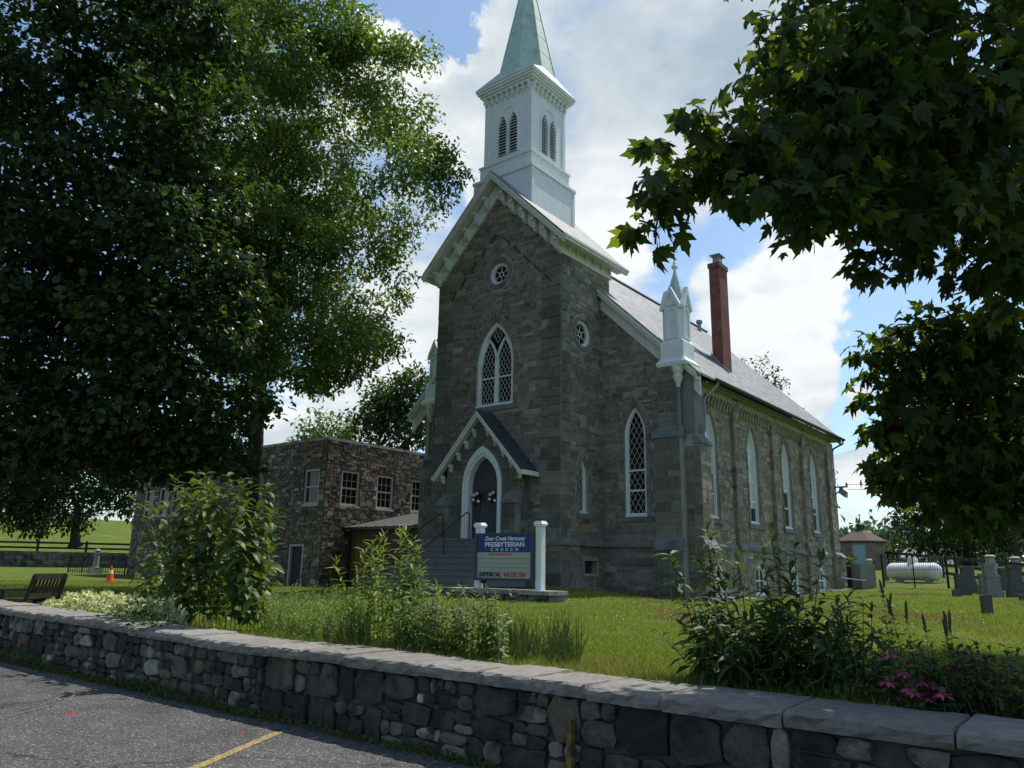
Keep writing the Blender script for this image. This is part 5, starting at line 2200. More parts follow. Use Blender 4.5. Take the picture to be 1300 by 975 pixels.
# ------------------------------------------------------------------ left lawn: bench, cone, iron fence, pillar, board fence
def build_left():
    # bench seen from behind, facing away to the left
    bx, by = dep(62, 700, 16.5)[:2]
    bz = gz(bx, by)
    t = thing('garden_bench', 'dark wooden garden bench with slatted back behind the wall', 'bench', (bx, by, bz))
    ca, sa = math.cos(rad(127)), math.sin(rad(127))

    def q(u, d, z):
        """u along the seat, d towards its front"""
        return (bx + ca * u - sa * d, by + sa * u + ca * d, bz + z)
    Wd = 1.1

    def beam(a, b, w, h, name):
        m = MB()
        m.bar(a, b, w, h)
        return m.build(name, 'wood_dark', t)
    for s in (-1, 1):
        u = s * Wd / 2
        beam(q(u, .5, 0), q(u, .5, .62), .06, .06, 'leg')
        beam(q(u, 0, 0), q(u, -.02, .45), .06, .06, 'leg')
        beam(q(u, -.02, .45), q(u, -.13, .93), .06, .06, 'back_post')
        beam(q(u, -.06, .64), q(u, .56, .62), .07, .035, 'armrest')
        beam(q(u, 0, .38), q(u, .5, .38), .05, .06, 'side_rail')
    beam(q(-Wd / 2, -.125, .9), q(Wd / 2, -.125, .9), .05, .12, 'top_rail')
    beam(q(-Wd / 2, -.03, .52), q(Wd / 2, -.03, .52), .05, .08, 'lower_rail')
    for k in range(8):
        u = -Wd / 2 + .12 + k * (Wd - .24) / 7
        beam(q(u, -.035, .54), q(u, -.12, .86), .06, .02, 'slat')
    for k in range(5):
        d = .04 + k * .12
        m = MB()
        m.bar(q(-Wd / 2 - .02, d, .44), q(Wd / 2 + .02, d, .44), .09, .025)
        m.build('seat_slat', 'wood_dark', t)
    # traffic cone
    c = hit(139, 739)
    cz = gz(c[0], c[1])
    t = thing('traffic_cone', 'orange traffic cone with white collar standing on the lawn', 'traffic cone', (c[0], c[1], cz))
    m = MB()
    m.lathe((c[0], c[1], cz + .035), [(.17, 0), (.145, .1), (.03, .66), (.025, .68)], 14)
    m.build('cone', 'cone_orange', t, smooth=False)
    m = MB()
    m.box(c[0] - .22, c[0] + .22, c[1] - .22, c[1] + .22, cz, cz + .04)
    m.build('base', 'cone_orange', t)
    m = MB()
    m.lathe((c[0], c[1], cz + .33), [(.104, 0), (.074, .17)], 14)
    m.build('collar', 'letter_white', t)
    # low iron fence beside the hall
    A, B = hit(86, 727), hit(164, 729)
    t = thing('iron_fence', 'black iron picket fence beside the hall', 'fence', (A[0], A[1], gz(A[0], A[1])))
    n = 26
    for k in range(n + 1):
        p = A + (B - A) * k / n
        z = gz(p[0], p[1])
        big = k % 6 == 0
        m = MB()
        r = .035 if big else .014
        m.box(p[0] - r, p[0] + r, p[1] - r, p[1] + r, z, z + (1.1 if big else 1.0))
        m.build('post' if big else 'picket', 'iron', t)
    for h in (.12, .95):
        m = MB()
        m.bar((A[0], A[1], gz(A[0], A[1]) + h), (B[0], B[1], gz(B[0], B[1]) + h), .03, .045)
        m.build('rail', 'iron', t)
    # pale pillar in front of the fence
    c = hit(120, 728)
    z = gz(c[0], c[1])
    t = thing('stone_pillar', 'short pale pillar with square foot and lantern head before the iron fence', 'pillar', (c[0], c[1], z))
    m = MB()
    m.box(c[0] - .3, c[0] + .3, c[1] - .3, c[1] + .3, z - .1, z + .36)
    m.build('foot', 'concrete', t)
    m = MB()
    m.lathe((c[0], c[1], z + .36), [(.2, 0), (.17, .05), (.15, .75), (.2, .8)], 12)
    m.build('shaft', 'slat_grey', t)
    m = MB()
    m.lathe((c[0], c[1], z + 1.16), [(.16, 0), (.15, .16), (.2, .2), (.05, .3)], 8)
    m.build('head', 'metal_flash', t)
    # dark stone bank with a black board fence on top
    A, B = np.array([-84.0, 16.0]), np.array([-55.0, 52.0])
    t = thing('bank_wall', 'long dark stone retaining wall across the back of the left lawn', 'wall', (-60, 34, .8))
    d = (B - A) / np.linalg.norm(B - A)
    nrm_ = np.array([d[1], -d[0]])
    Lh = np.linalg.norm(B - A)
    fr = frame((A[0], A[1], 0), (d[0], d[1], 0), (0, 0, 1), (nrm_[0], nrm_[1], 0))
    m = MB()
    m.prism(fr, [(0, -.5), (Lh, -.5), (Lh, 2.4), (0, 2.4)], [], -1.2, 0)
    m.build('wall_core', 'wall_mortar', t)
    global MS
    keep = MS
    MS = Masonry()
    for r in ashlar(0, Lh, .2, 2.4, .25, .45, .4, .95, .3):
        MS.rect(fr, r, pick([((.1, .095, .085), 3), ((.14, .13, .115), 2)]), random.uniform(.03, .08), jit=.03)
    MS.build(t, 'wall_stone')
    MS = keep
    t = thing('board_fence', 'black board fence on the retaining wall left of the hall', 'fence', (-60, 34, 2.05))
    npost = int(Lh / 3.6)
    for k in range(npost + 1):
        p = fr(k * Lh / npost, 0, -.5)
        m = MB()
        m.box(p[0] - .08, p[0] + .08, p[1] - .08, p[1] + .08, 1.6, 3.35)
        m.build('post', 'fence_black', t)
        if k:
            for h in (2.72, 3.15):
                m = MB()
                m.bar(fr((k - 1) * Lh / npost, h, -.41), fr(k * Lh / npost, h, -.41), .04, .17)
                m.build('board', 'fence_black', t)


build_left()

# ------------------------------------------------------------------ right lawn: graves, tank, bins, little house
def headstone(kind, px, py_, wpx, hpx, Y, label, col, yaw=0.0, D=None):
    """gravestone whose foot stands at the photo pixel (px, py_) on the lawn at depth Y"""
    P = on_y(px, py_, Y)
    D_ = proj(P)[0, 2]
    w, h = .84 * wpx * D_ / FOC, hpx * D_ / FOC
    z = P[2]
    t = thing('headstone', label, 'headstone', (P[0], P[1], z), 'headstones in the churchyard')
    ca, sa = math.cos(YAW + yaw), math.sin(YAW + yaw)
    d = max(.12, w * .28)
    fr = frame((P[0], P[1], z), (ca, sa, 0), (0, 0, 1), (sa, -ca, 0))

    def blk(w0, w1, d0, d1, z0, z1, name):
        m = MB()
        V = []
        for ww, dd, zz in ((w0, d0, z0), (w1, d1, z1)):
            for a, b in ((-1, 1), (1, 1), (1, -1), (-1, -1)):
                V.append(fr(a * ww / 2, zz, b * dd / 2))
        m.hexa(V, col)
        return m.build(name, 'grave_stone', t, tint=True)
    if kind == 'tablet':
        m = MB()
        out = [(-w / 2, -.2), (w / 2, -.2), (w / 2, h * .96), (w * .42, h), (-w * .42, h), (-w / 2, h * .96)]
        m.prism(fr, out, [], -d / 2, d / 2, col)
        m.build('slab', 'grave_stone', t, tint=True)
    elif kind == 'block':
        blk(w * 1.12, w * 1.12, d * 2.2, d * 2.2, -.2, h * .16, 'base')
        blk(w * .95, w * .9, d * 1.6, d * 1.5, h * .16, h * .86, 'die')
        blk(w, w * .9, d * 1.8, d * 1.5, h * .86, h, 'cap')
    elif kind == 'flared':
        blk(w * 1.15, w * 1.15, d * 2.2, d * 2.2, -.2, h * .12, 'base')
        blk(w * 1.05, w * .82, d * 1.8, d * 1.3, h * .12, h * .4, 'plinth')
        blk(w * .8, w * .8, d * 1.3, d * 1.3, h * .4, h * .9, 'die')
        blk(w * .95, w * .8, d * 1.6, d * 1.3, h * .9, h, 'cap')
    elif kind == 'obelisk':
        blk(w * 1.3, w * 1.3, w * 1.3, w * 1.3, -.2, h * .15, 'base')
        blk(w, w * .7, w, w * .7, h * .15, h * .85, 'shaft')
        m = MB()
        m.lathe(tuple(fr(0, h * .85, 0)), [(w * .42, 0), (w * .6, h * .04), (w * .62, h * .09), (w * .35, h * .15)], 12, tint=col)
        m.build('cap', 'grave_stone', t, smooth=False, tint=True)
    elif kind == 'round':
        m = MB()
        out = [(-w / 2, -.2), (w / 2, -.2), (w / 2, h * .75)] + [(w / 2 * math.cos(a), h * .75 + h * .25 * math.sin(a)) for a in np.linspace(.2, math.pi - .2, 7)] + [(-w / 2, h * .75)]
        m.prism(fr, out, [], -d / 2, d / 2, col)
        m.build('slab', 'grave_stone', t, tint=True)
    return t


GD, GG, GL, GW = (.085, .085, .08), (.19, .19, .175), (.3, .3, .28), (.45, .44, .42)
headstone('tablet', 1254, 781, 14, 25, 19, 'short dark headstone standing alone nearest on the right lawn', GD)
headstone('block', 1222, 752, 19, 23, 31.5, 'dark block headstone just behind the low footstone', GD)
headstone('tablet', 1215, 757, 12, 8, 30, 'low dark footstone in front of a block headstone', GD)
headstone('flared', 1230, 746, 22, 27, 35, 'wide dark headstone with flared foot behind the block headstone', GD)
headstone('block', 1261, 755, 23, 25, 30.5, 'pale-faced block headstone behind the lone short headstone', GG)
headstone('block', 1248, 749, 8, 20, 33, 'narrow pale headstone half hidden beside the pale-faced block', GG)
headstone('block', 1256, 738, 17, 22, 37, 'grey headstone with white-edged top behind the pale-faced block', GG)
headstone('obelisk', 1260, 733, 13, 28, 41, 'weathered grey obelisk with domed cap behind the grey headstones', GL)
headstone('flared', 1291, 754, 22, 35, 31, 'large dark headstone with flared foot at the right edge', GD)
headstone('obelisk', 1292, 735, 12, 28, 43, 'grey obelisk with round cap behind the large dark headstone', GL)
headstone('tablet', 1300, 762, 12, 7, 28, 'low dark footstone at the right edge of the lawn', GD)
headstone('block', 1276, 744, 14, 22, 38, 'dim headstone between the pale-faced block and the large dark headstone', GD)
headstone('obelisk', 1106, 740, 8, 30, 43, 'tall grey monument with pale cap behind the slatted bin', GL)
headstone('round', 1125, 738, 9, 27, 47, 'dark round-topped headstone left of the white tank', GD)
headstone('block', 1148, 730, 10, 17, 52, 'light-capped headstone showing above the left half of the tank', GG)
headstone('round', 1157, 730, 9, 16, 55, 'dark rounded headstone showing above the tank by its dome', GD)
headstone('block', 1177, 730, 13, 14, 56, 'wide low headstone showing above the right half of the tank', GG)


def build_right():
    # propane tank
    P0, P1 = on_y(1136, 739, 43.0), on_y(1188, 740, 41.5)
    A, B = np.array(P0), np.array(P1)
    D_ = proj(A)[0, 2]
    r = 10.5 * D_ / FOC
    zc = (A[2] + B[2]) / 2 + r + .1
    A[2] = B[2] = zc
    d = (B - A) / np.linalg.norm(B - A)
    mid = (A + B) / 2
    t = thing('propane_tank', 'long white propane tank lying on the churchyard lawn', 'gas tank', (mid[0], mid[1], zc - r - .1))
    m = MB()
    e = r * .62
    pts = [A - d * (e * .0 - 0), A + d * .001]
    prof = [(-e, .02), (-e * .93, .38), (-e * .75, .66), (-e * .45, .88), (-e * .15, .985), (0, 1)]
    path = [A + d * x for x, _ in prof] + [B - d * x for x, _ in prof[::-1]]
    rs = [q * r for _, q in prof] + [q * r for _, q in prof[::-1]]
    m.tube(path, rs, 24)
    m.build('tank', 'tank_white', t, smooth=True)
    m = MB()
    m.lathe((mid[0], mid[1], zc + r - .06), [(.24, 0), (.24, .22), (.2, .3), (.05, .33)], 14)
    m.build('dome_cover', 'tank_white', t)
    for s in (.15, .85):
        c = A + (B - A) * s
        m = MB()
        m.box(c[0] - .12, c[0] + .12, c[1] - .4, c[1] + .4, zc - r - .35, zc - r + .16)
        m.build('foot', 'concrete', t)
    # wire fence before the tank
    fa, fb = on_y(1122, 741, 40.0), on_y(1204, 741, 38.5)
    t = thing('wire_fence', 'thin wire mesh fence on dark posts before the white tank', 'fence', (fa[0], fa[1], fa[2]))
    H = 34 * D_ / FOC
    for k in range(3):
        p = fa + (fb - fa) * k / 2
        m = MB()
        m.tube([(p[0], p[1], p[2] - .2), (p[0], p[1], p[2] + H)], .05 if k != 1 else .03, 8)
        m.build('post', 'iron', t)
    for k in range(1, 30):
        p = fa + (fb - fa) * k / 30
        m = MB()
        m.tube([(p[0], p[1], p[2]), (p[0], p[1], p[2] + H * .86)], .011, 4)
        m.build('wire', 'metal_flash', t)
    for h in (.05, .45, .86):
        m = MB()
        m.tube([(fa[0], fa[1], fa[2] + H * h), (fb[0], fb[1], fb[2] + H * h)], .012, 4)
        m.build('wire', 'metal_flash', t)
    # black planter box and slatted bin at the church corner
    ca, sa = math.cos(YAW), math.sin(YAW)
    p = on_y(1074, 748, 40.3)
    D1 = proj(p)[0, 2]
    w, h = 18 * D1 / FOC, 28 * D1 / FOC
    t = thing('planter_box', 'square black planter box with green leaves by the church corner', 'planter', tuple(p))

    def ob(cx, cy, z0, z1, w, dd, name, mat, par, yaw=0.0):
        c_, s_ = math.cos(YAW + yaw), math.sin(YAW + yaw)
        m = MB()
        V = []
        for zz in (z0, z1):
            for a, b in ((-1, -1), (1, -1), (1, 1), (-1, 1)):
                V.append((cx + c_ * a * w / 2 - s_ * b * dd / 2, cy + s_ * a * w / 2 + c_ * b * dd / 2, zz))
        m.hexa(V)
        return m.build(name, mat, par)
    ob(p[0], p[1] + .3, p[2] - .2, p[2] + h, w, w, 'box', 'bin_black', t)
    ob(p[0], p[1] + .3, p[2] + h + .001, p[2] + h + .06, w * 1.06, w * 1.06, 'rim', 'metal_flash', t)
    m = MB()
    for k in range(130):
        c = Vector((p[0] + random.gauss(0, w * .3), p[1] + .3 + random.gauss(0, w * .25), p[2] + h + random.uniform(.05, .4)))
        dd = Vector((random.gauss(0, 1), random.gauss(0, 1), random.gauss(.6, .6))).normalized() * .26
        s = dd.cross(Vector((random.gauss(0, 1), random.gauss(0, 1), 1))).normalized() * .07
        m.add([c, c + dd * .5 + s, c + dd, c + dd * .5 - s], [(0, 1, 2, 3)], pick([((.06, .11, .02), 1), ((.09, .15, .03), 1)]))
    tag(m.build('foliage', 'plant_leaf', t, tint=True), kind='stuff')
    p = on_y(1098, 749, 39.6)
    D1 = proj(p)[0, 2]
    w, h = 23 * D1 / FOC, 32 * D1 / FOC
    t = thing('slatted_bin', 'weathered grey bin of upright slats beside the black planter box', 'bin', tuple(p))
    ob(p[0], p[1], p[2] - .2, p[2] + h * .95, w * .9, w * .7, 'box', 'bin_black', t, .25)
    n = 9
    c_, s_ = math.cos(YAW + .25), math.sin(YAW + .25)
    for face in (0, 1):
        for k in range(n if face == 0 else 6):
            if face == 0:
                a = (-.5 + (k + .5) / n) * w * .96
                x, y = p[0] + c_ * a + s_ * w * .37, p[1] + s_ * a - c_ * w * .37
                ob(x, y, p[2] + .03, p[2] + h + random.uniform(-.03, .03), w / n * .88, .03, 'slat', 'slat_grey', t, .25)
            else:
                b = (-.5 + (k + .5) / 6) * w * .7
                x, y = p[0] - c_ * w * .47 - s_ * b, p[1] - s_ * w * .47 + c_ * b
                ob(x, y, p[2] + .03, p[2] + h + random.uniform(-.03, .03), .03, w * .7 / 6 * .88, 'slat', 'slat_grey', t, .25)
    # small stone house with hipped roof and cupola
    P = on_y(1086, 724, 58.0)
    D1 = proj(P)[0, 2]
    k = D1 / FOC
    z0 = P[2] - .6
    ze = P[2] + (724 - 687) * k
    t = thing('stone_outbuilding', 'small tan stone outbuilding with hipped roof, cupola and blue door', 'outbuilding', (P[0], P[1], z0))
    hw = 28 * k
    N8 = 8
    V = []
    for z in (z0, ze):
        for i in range(N8):
            a = 2 * math.pi * (i + .5) / N8 + .12
            V.append((P[0] + hw * 1.06 * math.cos(a), P[1] + 2.2 + hw * 1.06 * math.sin(a), z))
    m = MB()
    m.add(V, [(i, (i + 1) % N8, (i + 1) % N8 + N8, i + N8) for i in range(N8)] + [tuple(range(N8, 2 * N8))])
    m.build('wall', 'house_stone', t)
    zr = ze + (687 - 671) * k
    m = MB()
    m.lathe((P[0], P[1] + 2.2, ze - .1), [(hw * 1.17, 0), (hw * 1.19, .12), (hw * .2, zr - ze + .1)], N8, .5 + .12 * N8 / (2 * math.pi))
    rf = m.build('roof', 'house_roof', t)
    m = MB()
    cw = 4.4 * k
    yc = P[1] + 2.2
    m.lathe((P[0], yc, zr - .3), [(cw * 1.25, 0), (cw * 1.2, 11 * k), (cw * 1.55, 11.4 * k), (cw * 1.4, 12 * k), (.05, 15 * k), (.03, 24 * k)], 8)
    cp = m.build('cupola', 'cupola_dark', t)
    m = MB()
    m.bar((P[0] - 2 * k, yc, zr + 19 * k), (P[0] + 2 * k, yc, zr + 19 * k), .05, .05)
    m.build('weathervane', 'iron', cp)
    a = math.atan2(-P[1] - 2.2, -P[0] - .0)
    # door on the face towards the camera
    ff = 2 * math.pi * (round((a - .12) / (2 * math.pi) * N8)) / N8 + .12
    ap = hw * 1.06 * math.cos(math.pi / N8)
    fr = frame((P[0] + ap * math.cos(ff), P[1] + 2.2 + ap * math.sin(ff), 0), (-math.sin(ff), math.cos(ff), 0), (0, 0, 1), (math.cos(ff), math.sin(ff), 0))
    m = MB()
    dw = 7 * k
    zd = P[2] + (724 - 692) * k
    m.prism(fr, [(-dw - .1, z0), (dw + .1, z0), (dw + .1, zd + .12), (-dw - .1, zd + .12)], [], -.1, .03)
    dfm = m.build('door_frame', 'slat_grey', t)
    m = MB()
    m.prism(fr, [(-dw, z0), (dw, z0), (dw, zd), (-dw, zd)], [], -.05, .06)
    m.build('door', 'door_blue', t)
    # black board fence climbing to the right
    A, B = on_y(1118, 722, 62.0), on_y(1216, 738, 49.0)
    t = thing('pasture_fence', 'black board fence behind the churchyard on the right', 'fence', tuple(A))
    n = 7
    for i in range(n + 6):
        p = A + (B - A) * i / n
        q = A + (B - A) * (i + 1) / n
        m = MB()
        m.box(p[0] - .07, p[0] + .07, p[1] - .07, p[1] + .07, p[2] - .6, p[2] + 1.3)
        m.build('post', 'fence_black', t)
        for h in (.35, .8, 1.2):
            m = MB()
            m.bar((p[0], p[1] - .09, p[2] + h), (q[0], q[1] - .09, q[2] + h), .04, .16)
            m.build('board', 'fence_black', t)
    # far white farmhouse behind the trees
    P = on_y(1172, 716, 120.0)
    k = proj(P)[0, 2] / FOC
    t = thing('farmhouse', 'distant low white farmhouse half hidden by the dark trees', 'house', tuple(P))
    x, y, z = P
    L_, H_ = 34 * k, 9 * k
    m = MB()
    m.box(x - L_ * .7, x + L_ * .7, y, y + 7, z - 1.5, z + H_)
    m.build('wall', 'white_paint', t)
    m = MB()
    m.hexa([(x - L_ * .74, y - .4, z + H_ - .1), (x + L_ * .74, y - .4, z + H_ - .1), (x + L_ * .74, y + 7.4, z + H_ - .1), (x - L_ * .74, y + 7.4, z + H_ - .1),
            (x - L_ * .74, y + 3.3, z + H_ + 1.3), (x + L_ * .74, y + 3.3, z + H_ + 1.3), (x + L_ * .74, y + 3.7, z + H_ + 1.3), (x - L_ * .74, y + 3.7, z + H_ + 1.3)])
    m.build('roof', 'slat_grey', t)
    for i in range(4):
        m = MB()
        xx = x - L_ * .55 + i * L_ * .36
        m.box(xx, xx + 1.0, y - .06, y + .02, z + H_ * .35, z + H_ * .8)
        m.build('window', 'glass', t)
    # service wires and the worn flag at the church corner
    a = np.array([NX1 + .72, NY1 - .1, 5.85])
    b = np.array([40.0, 75.0, 9.5])
    for dz, lb in ((0, 'upper overhead service wire from the church corner'), (-.22, 'lower overhead service wire from the church corner')):
        m = MB()
        pts = []
        for i in range(25):
            s = i / 24
            p = a + (b - a) * s
            pts.append((p[0], p[1], p[2] + dz - 4 * .9 * s * (1 - s)))
        m.tube(pts, .012, 5)
        o = m.build('service_wire', 'iron')
        tag(o, lb, 'wire', 'service wires')
    m = MB()
    P = np.array([NX1 + .35, NY1 - .12, 5.75])
    V, F = [], []
    for i in range(6):
        for j in range(5):
            V.append((P[0] + .08 * i, P[1] - .12 * j * .3 + .05 * math.sin(i * 1.7 + j), P[2] - .08 * j - .05 * i + .03 * math.sin(j * 2 + i)))
    for i in range(5):
        for j in range(4):
            F.append((i * 5 + j, (i + 1) * 5 + j, (i + 1) * 5 + j + 1, i * 5 + j + 1))
    V2 = [(x, y + .012, z) for x, y, z in V]
    m.add(V, F)
    m.add(V2, [tuple(reversed(f)) for f in F])
    tag(m.build('small_flag', 'flag_cloth'), 'small faded flag at the far corner of the church wall', 'flag')
    # white boards lying at the foot of the church wall
    for k, (x0, y0, x1, y1, z0_, z1_, lb) in enumerate(((-11.05, 36.9, -10.35, 37.5, .95, .95, 'white board lying on the grass by the last basement window'),
                                               (-10.8, 38.3, -9.9, 39.0, 1.5, 1.38, 'white board leaning out at the foot of the rear church corner'),
                                               (-11.0, 25.6, -10.3, 26.5, .82, .8, 'pale board lying below the first basement window'))):
        m = MB()
        m.bar((x0, y0, z0_), (x1, y1, z1_), .16, .04)
        tag(m.build('loose_board', 'white_paint'), lb, 'board', 'loose boards beside the church')


build_right()

# ------------------------------------------------------------------ leaves, trees, plants
def unit(v):
    return v / np.maximum(np.linalg.norm(v, axis=-1, keepdims=True), 1e-6)


def fan(outline, centre, droop=.34, cup=.22):
    P = np.array([centre] + outline, float)
    z = -droop * np.clip(P[:, 0], 0, 2) ** 2 - cup * np.abs(P[:, 1])
    V = np.column_stack([P, z])
    n = len(outline)
    F = np.array([(0, 1 + i, 1 + (i + 1) % n) for i in range(n)])
    return V, F


def mirror(h):
    return [tuple(p) for p in h] + [(x, -y) for x, y in h[::-1] if abs(y) > 1e-6]


S_SIMPLE = (np.array([(0, 0, 0), (.5, .27, .07), (1, 0, -.1), (.5, -.27, .07)], float), np.array([(0, 2, 1), (0, 3, 2)]))
_st = np.array([(0, 0, 0), (.12, .34, .0), (.42, .2, .05), (.55, .45, -.03), (1, 0, -.16), (.55, -.45, -.03), (.42, -.2, .05), (.12, -.34, .0)], float)
S_STAR = (_st, np.array([(0, 2, 1), (2, 4, 3), (0, 4, 2), (0, 6, 4), (0, 7, 6), (4, 6, 5)]))
S_OAK = (np.array([(0, 0, 0), (.3, .3, .04), (.45, .12, .05), (.68, .3, 0), (1, 0, -.12), (.68, -.3, 0), (.45, -.12, .05), (.3, -.3, .04)], float),
         np.array([(0, 2, 1), (2, 4, 3), (0, 6, 2), (6, 4, 2), (0, 7, 6), (6, 5, 4)]))
_mh = [(0, 0), (-.06, .34), (.14, .28), (.26, .47), (.58, .58), (.5, .38), (.45, .21), (.66, .25), (.74, .13), (1.02, 0)]
_mo = [(x, y) for x, y in _mh] + [(x, -y) for x, y in _mh[-2:0:-1]]
S_MAPLE = fan(_mo, (.28, 0))
MAPLE_FORMS = [S_MAPLE, fan([(x, y * .8) for x, y in _mo], (.28, 0), .5, .45), fan([(x * .95, y * 1.1 + .06 * x) for x, y in _mo], (.3, 0), .15, .35), fan([(x, y * .9 - .08 * x * x) for x, y in _mo], (.28, 0), .6, .1)]


def leaves(P, axis, nrm, size, shape):
    """arrays of one leaf mesh: positions P, midrib directions, face normals, sizes"""
    S, F = shape
    A = unit(axis)
    N_ = unit(nrm - A * (nrm * A).sum(1, keepdims=True))
    B = np.cross(N_, A)
    s = size[:, None, None]
    V = P[:, None] + s * (S[None, :, 0:1] * A[:, None] + S[None, :, 1:2] * B[:, None] + S[None, :, 2:3] * N_[:, None])
    k = len(S)
    FF = (F[None] + (np.arange(len(P)) * k)[:, None, None]).reshape(-1, F.shape[1])
    return V.reshape(-1, 3), FF, k


def palette(n, pal, vary=.22):
    w = np.array([p[1] for p in pal], float)
    C = np.array([p[0] for p in pal], float)[rng.choice(len(pal), n, p=w / w.sum())]
    return C * rng.uniform(1 - vary, 1 + vary, (n, 1))


OAK = [((.11, .175, .032), 5), ((.078, .13, .025), 4), ((.145, .21, .04), 2.5)]
MAPLE = [((.032, .058, .016), 5), ((.024, .045, .014), 4), ((.05, .08, .02), 1.5)]
RMAPLE = [((.038, .074, .016), 5), ((.028, .056, .013), 4), ((.08, .125, .02), 1.8)]


def make_tree(name, label, base, trunk_top, trunk_r, clumps, leaf, shape, pal, layers=2.6, base_z=None, group='trees round the church', flat=.8, spray=.45, mat='oak_leaf', leafparts=0, limb_r=.09, droop=.35, up=1.0, twigs=True, fork=.55, sag=.04, per=26):
    """tree > trunk, branches, crown; clumps are ellipsoids (photo px, py, radius px, distance) set in the air at real distances"""
    bx, by = base
    bz = (gz(bx, by) if base_z is None else base_z) - .15
    t = thing(name, label, 'tree', (bx, by, bz + .15), group)
    top = Vector(trunk_top)
    b0 = Vector((bx, by, bz))
    m = MB()
    pts, rs = [], []
    for i in range(9):
        s = i / 8
        p = b0.lerp(top, s) + Vector((math.sin(s * 4 + bx) * .08, math.cos(s * 3 + by) * .08, 0)) * trunk_r * 4 * s
        pts.append(p)
        rs.append(trunk_r * (1.5 - 1.2 * s / .12 * .4 if s < .12 else 1.02 - .5 * s))
    m.tube(pts, rs, 12)
    m.build('trunk', 'bark', t, smooth=True)
    allP, allA, allN, allS = [], [], [], []
    br = MB()
    wood = [np.array(p) for p in pts[3:]]
    wr = [limb_r * 1.3] * len(wood)
    tmid = np.array(b0.lerp(top, .75))
    order = sorted(clumps, key=lambda c: np.linalg.norm(dep(c[0], c[1], c[3]) - tmid))
    for ci, c in enumerate(order):
        px, py, rp, D = c[:4]
        lay = c[4] if len(c) > 4 else layers
        C = dep(px, py, D)
        r = rp * D / FOC
        lpx = leaf * FOC / D
        n = int(lay * math.pi * rp * rp / (.36 * lpx * lpx))
        ncl = max(5, int(n / per))
        d = unit(rng.normal(size=(ncl, 3)))
        rr = r * rng.uniform(.35, 1.0, (ncl, 1)) ** .6
        ctr = C + d * rr * np.array([1, 1, flat])
        # limb: grows from the nearest point of the wood that already stands
        cand = np.array(wood)
        up_ok = cand[:, 2] < C[2] + .5
        cd = np.linalg.norm(cand - C, axis=1) + .25 * np.linalg.norm(cand - tmid, axis=1) + np.where(up_ok, 0, 3.0)
        best = int(np.argmin(cd))
        st, w = cand[best], min(limb_r * (.8 + .5 * rng.random()), wr[best] * .8)
        ln = np.linalg.norm(C - st)
        mid = (st + C) / 2 + np.array([0, 0, sag * ln]) + rng.normal(0, .09 * ln, 3)
        path = [st * (1 - u) ** 2 + mid * 2 * u * (1 - u) + C * u * u for u in np.linspace(0, 1, 8)]
        rad_ = np.linspace(w, max(w * .35, .008), 8)
        br.tube(path, rad_, 6)
        wood += path[2:]
        wr += list(rad_[2:])
        for k in range(ncl):
            if twigs and k % 4 == 0:
                q = path[4 + k % 4]
                e = ctr[k]
                mm = (q + e) / 2 + rng.normal(0, .08 * r, 3)
                br.tube([q, mm, e], [w * .2, w * .1, .004], 4)
        idx = rng.integers(0, ncl, n)
        sg = min(spray, r * .4)
        P = ctr[idx] + np.clip(rng.normal(size=(n, 3)), -1.7, 1.7) * np.array([sg, sg, sg * .55])
        out = unit(P - C)
        A = out * .6 + rng.normal(0, .6, (n, 3)) + np.array([0, 0, -droop])
        Nn = np.array([0, 0, up]) + rng.normal(0, .55, (n, 3)) + out * .2
        allP.append(P)
        allA.append(A)
        allN.append(Nn)
        allS.append(leaf * rng.uniform(.5, 1.25, n))
    if br.n:
        tag(br.build('branches', 'bark', t, smooth=True), kind='stuff')
    P, A, Nn, Sz = np.vstack(allP), np.vstack(allA), np.vstack(allN), np.concatenate(allS)
    T = palette(len(P), pal)
    forms = shape if isinstance(shape, list) else [shape]
    sel = np.zeros(len(P), bool)
    if leafparts:
        q = proj(P)
        inside = (q[:, 0] > 5) & (q[:, 0] < 1295) & (q[:, 1] > 5) & (q[:, 1] < 970) & (q[:, 2] > .5)
        sc = np.where(inside, Sz / np.maximum(q[:, 2], .5), 0)
        sel[np.argsort(-sc)[:leafparts]] = True
        for i in np.where(sel)[0]:
            V, F, k = leaves(P[i:i + 1], A[i:i + 1], Nn[i:i + 1], Sz[i:i + 1], forms[i % len(forms)])
            link('leaf', mesh_np('leaf', V, F, mat, np.repeat(T[i:i + 1], k, 0), org=ORG[t.name]), t)
    VV, FF, TT, n0 = [], [], [], 0
    for fi, fm in enumerate(forms):
        r_ = ~sel & (np.arange(len(P)) % len(forms) == fi)
        V, F, k = leaves(P[r_], A[r_], Nn[r_], Sz[r_], fm)
        VV.append(V)
        FF.append(F + n0)
        TT.append(np.repeat(T[r_], k, 0))
        n0 += len(V)
    tag(link('crown', mesh_np('crown', np.vstack(VV), np.vstack(FF), mat, np.vstack(TT), org=ORG[t.name]), t), kind='stuff')
    return t


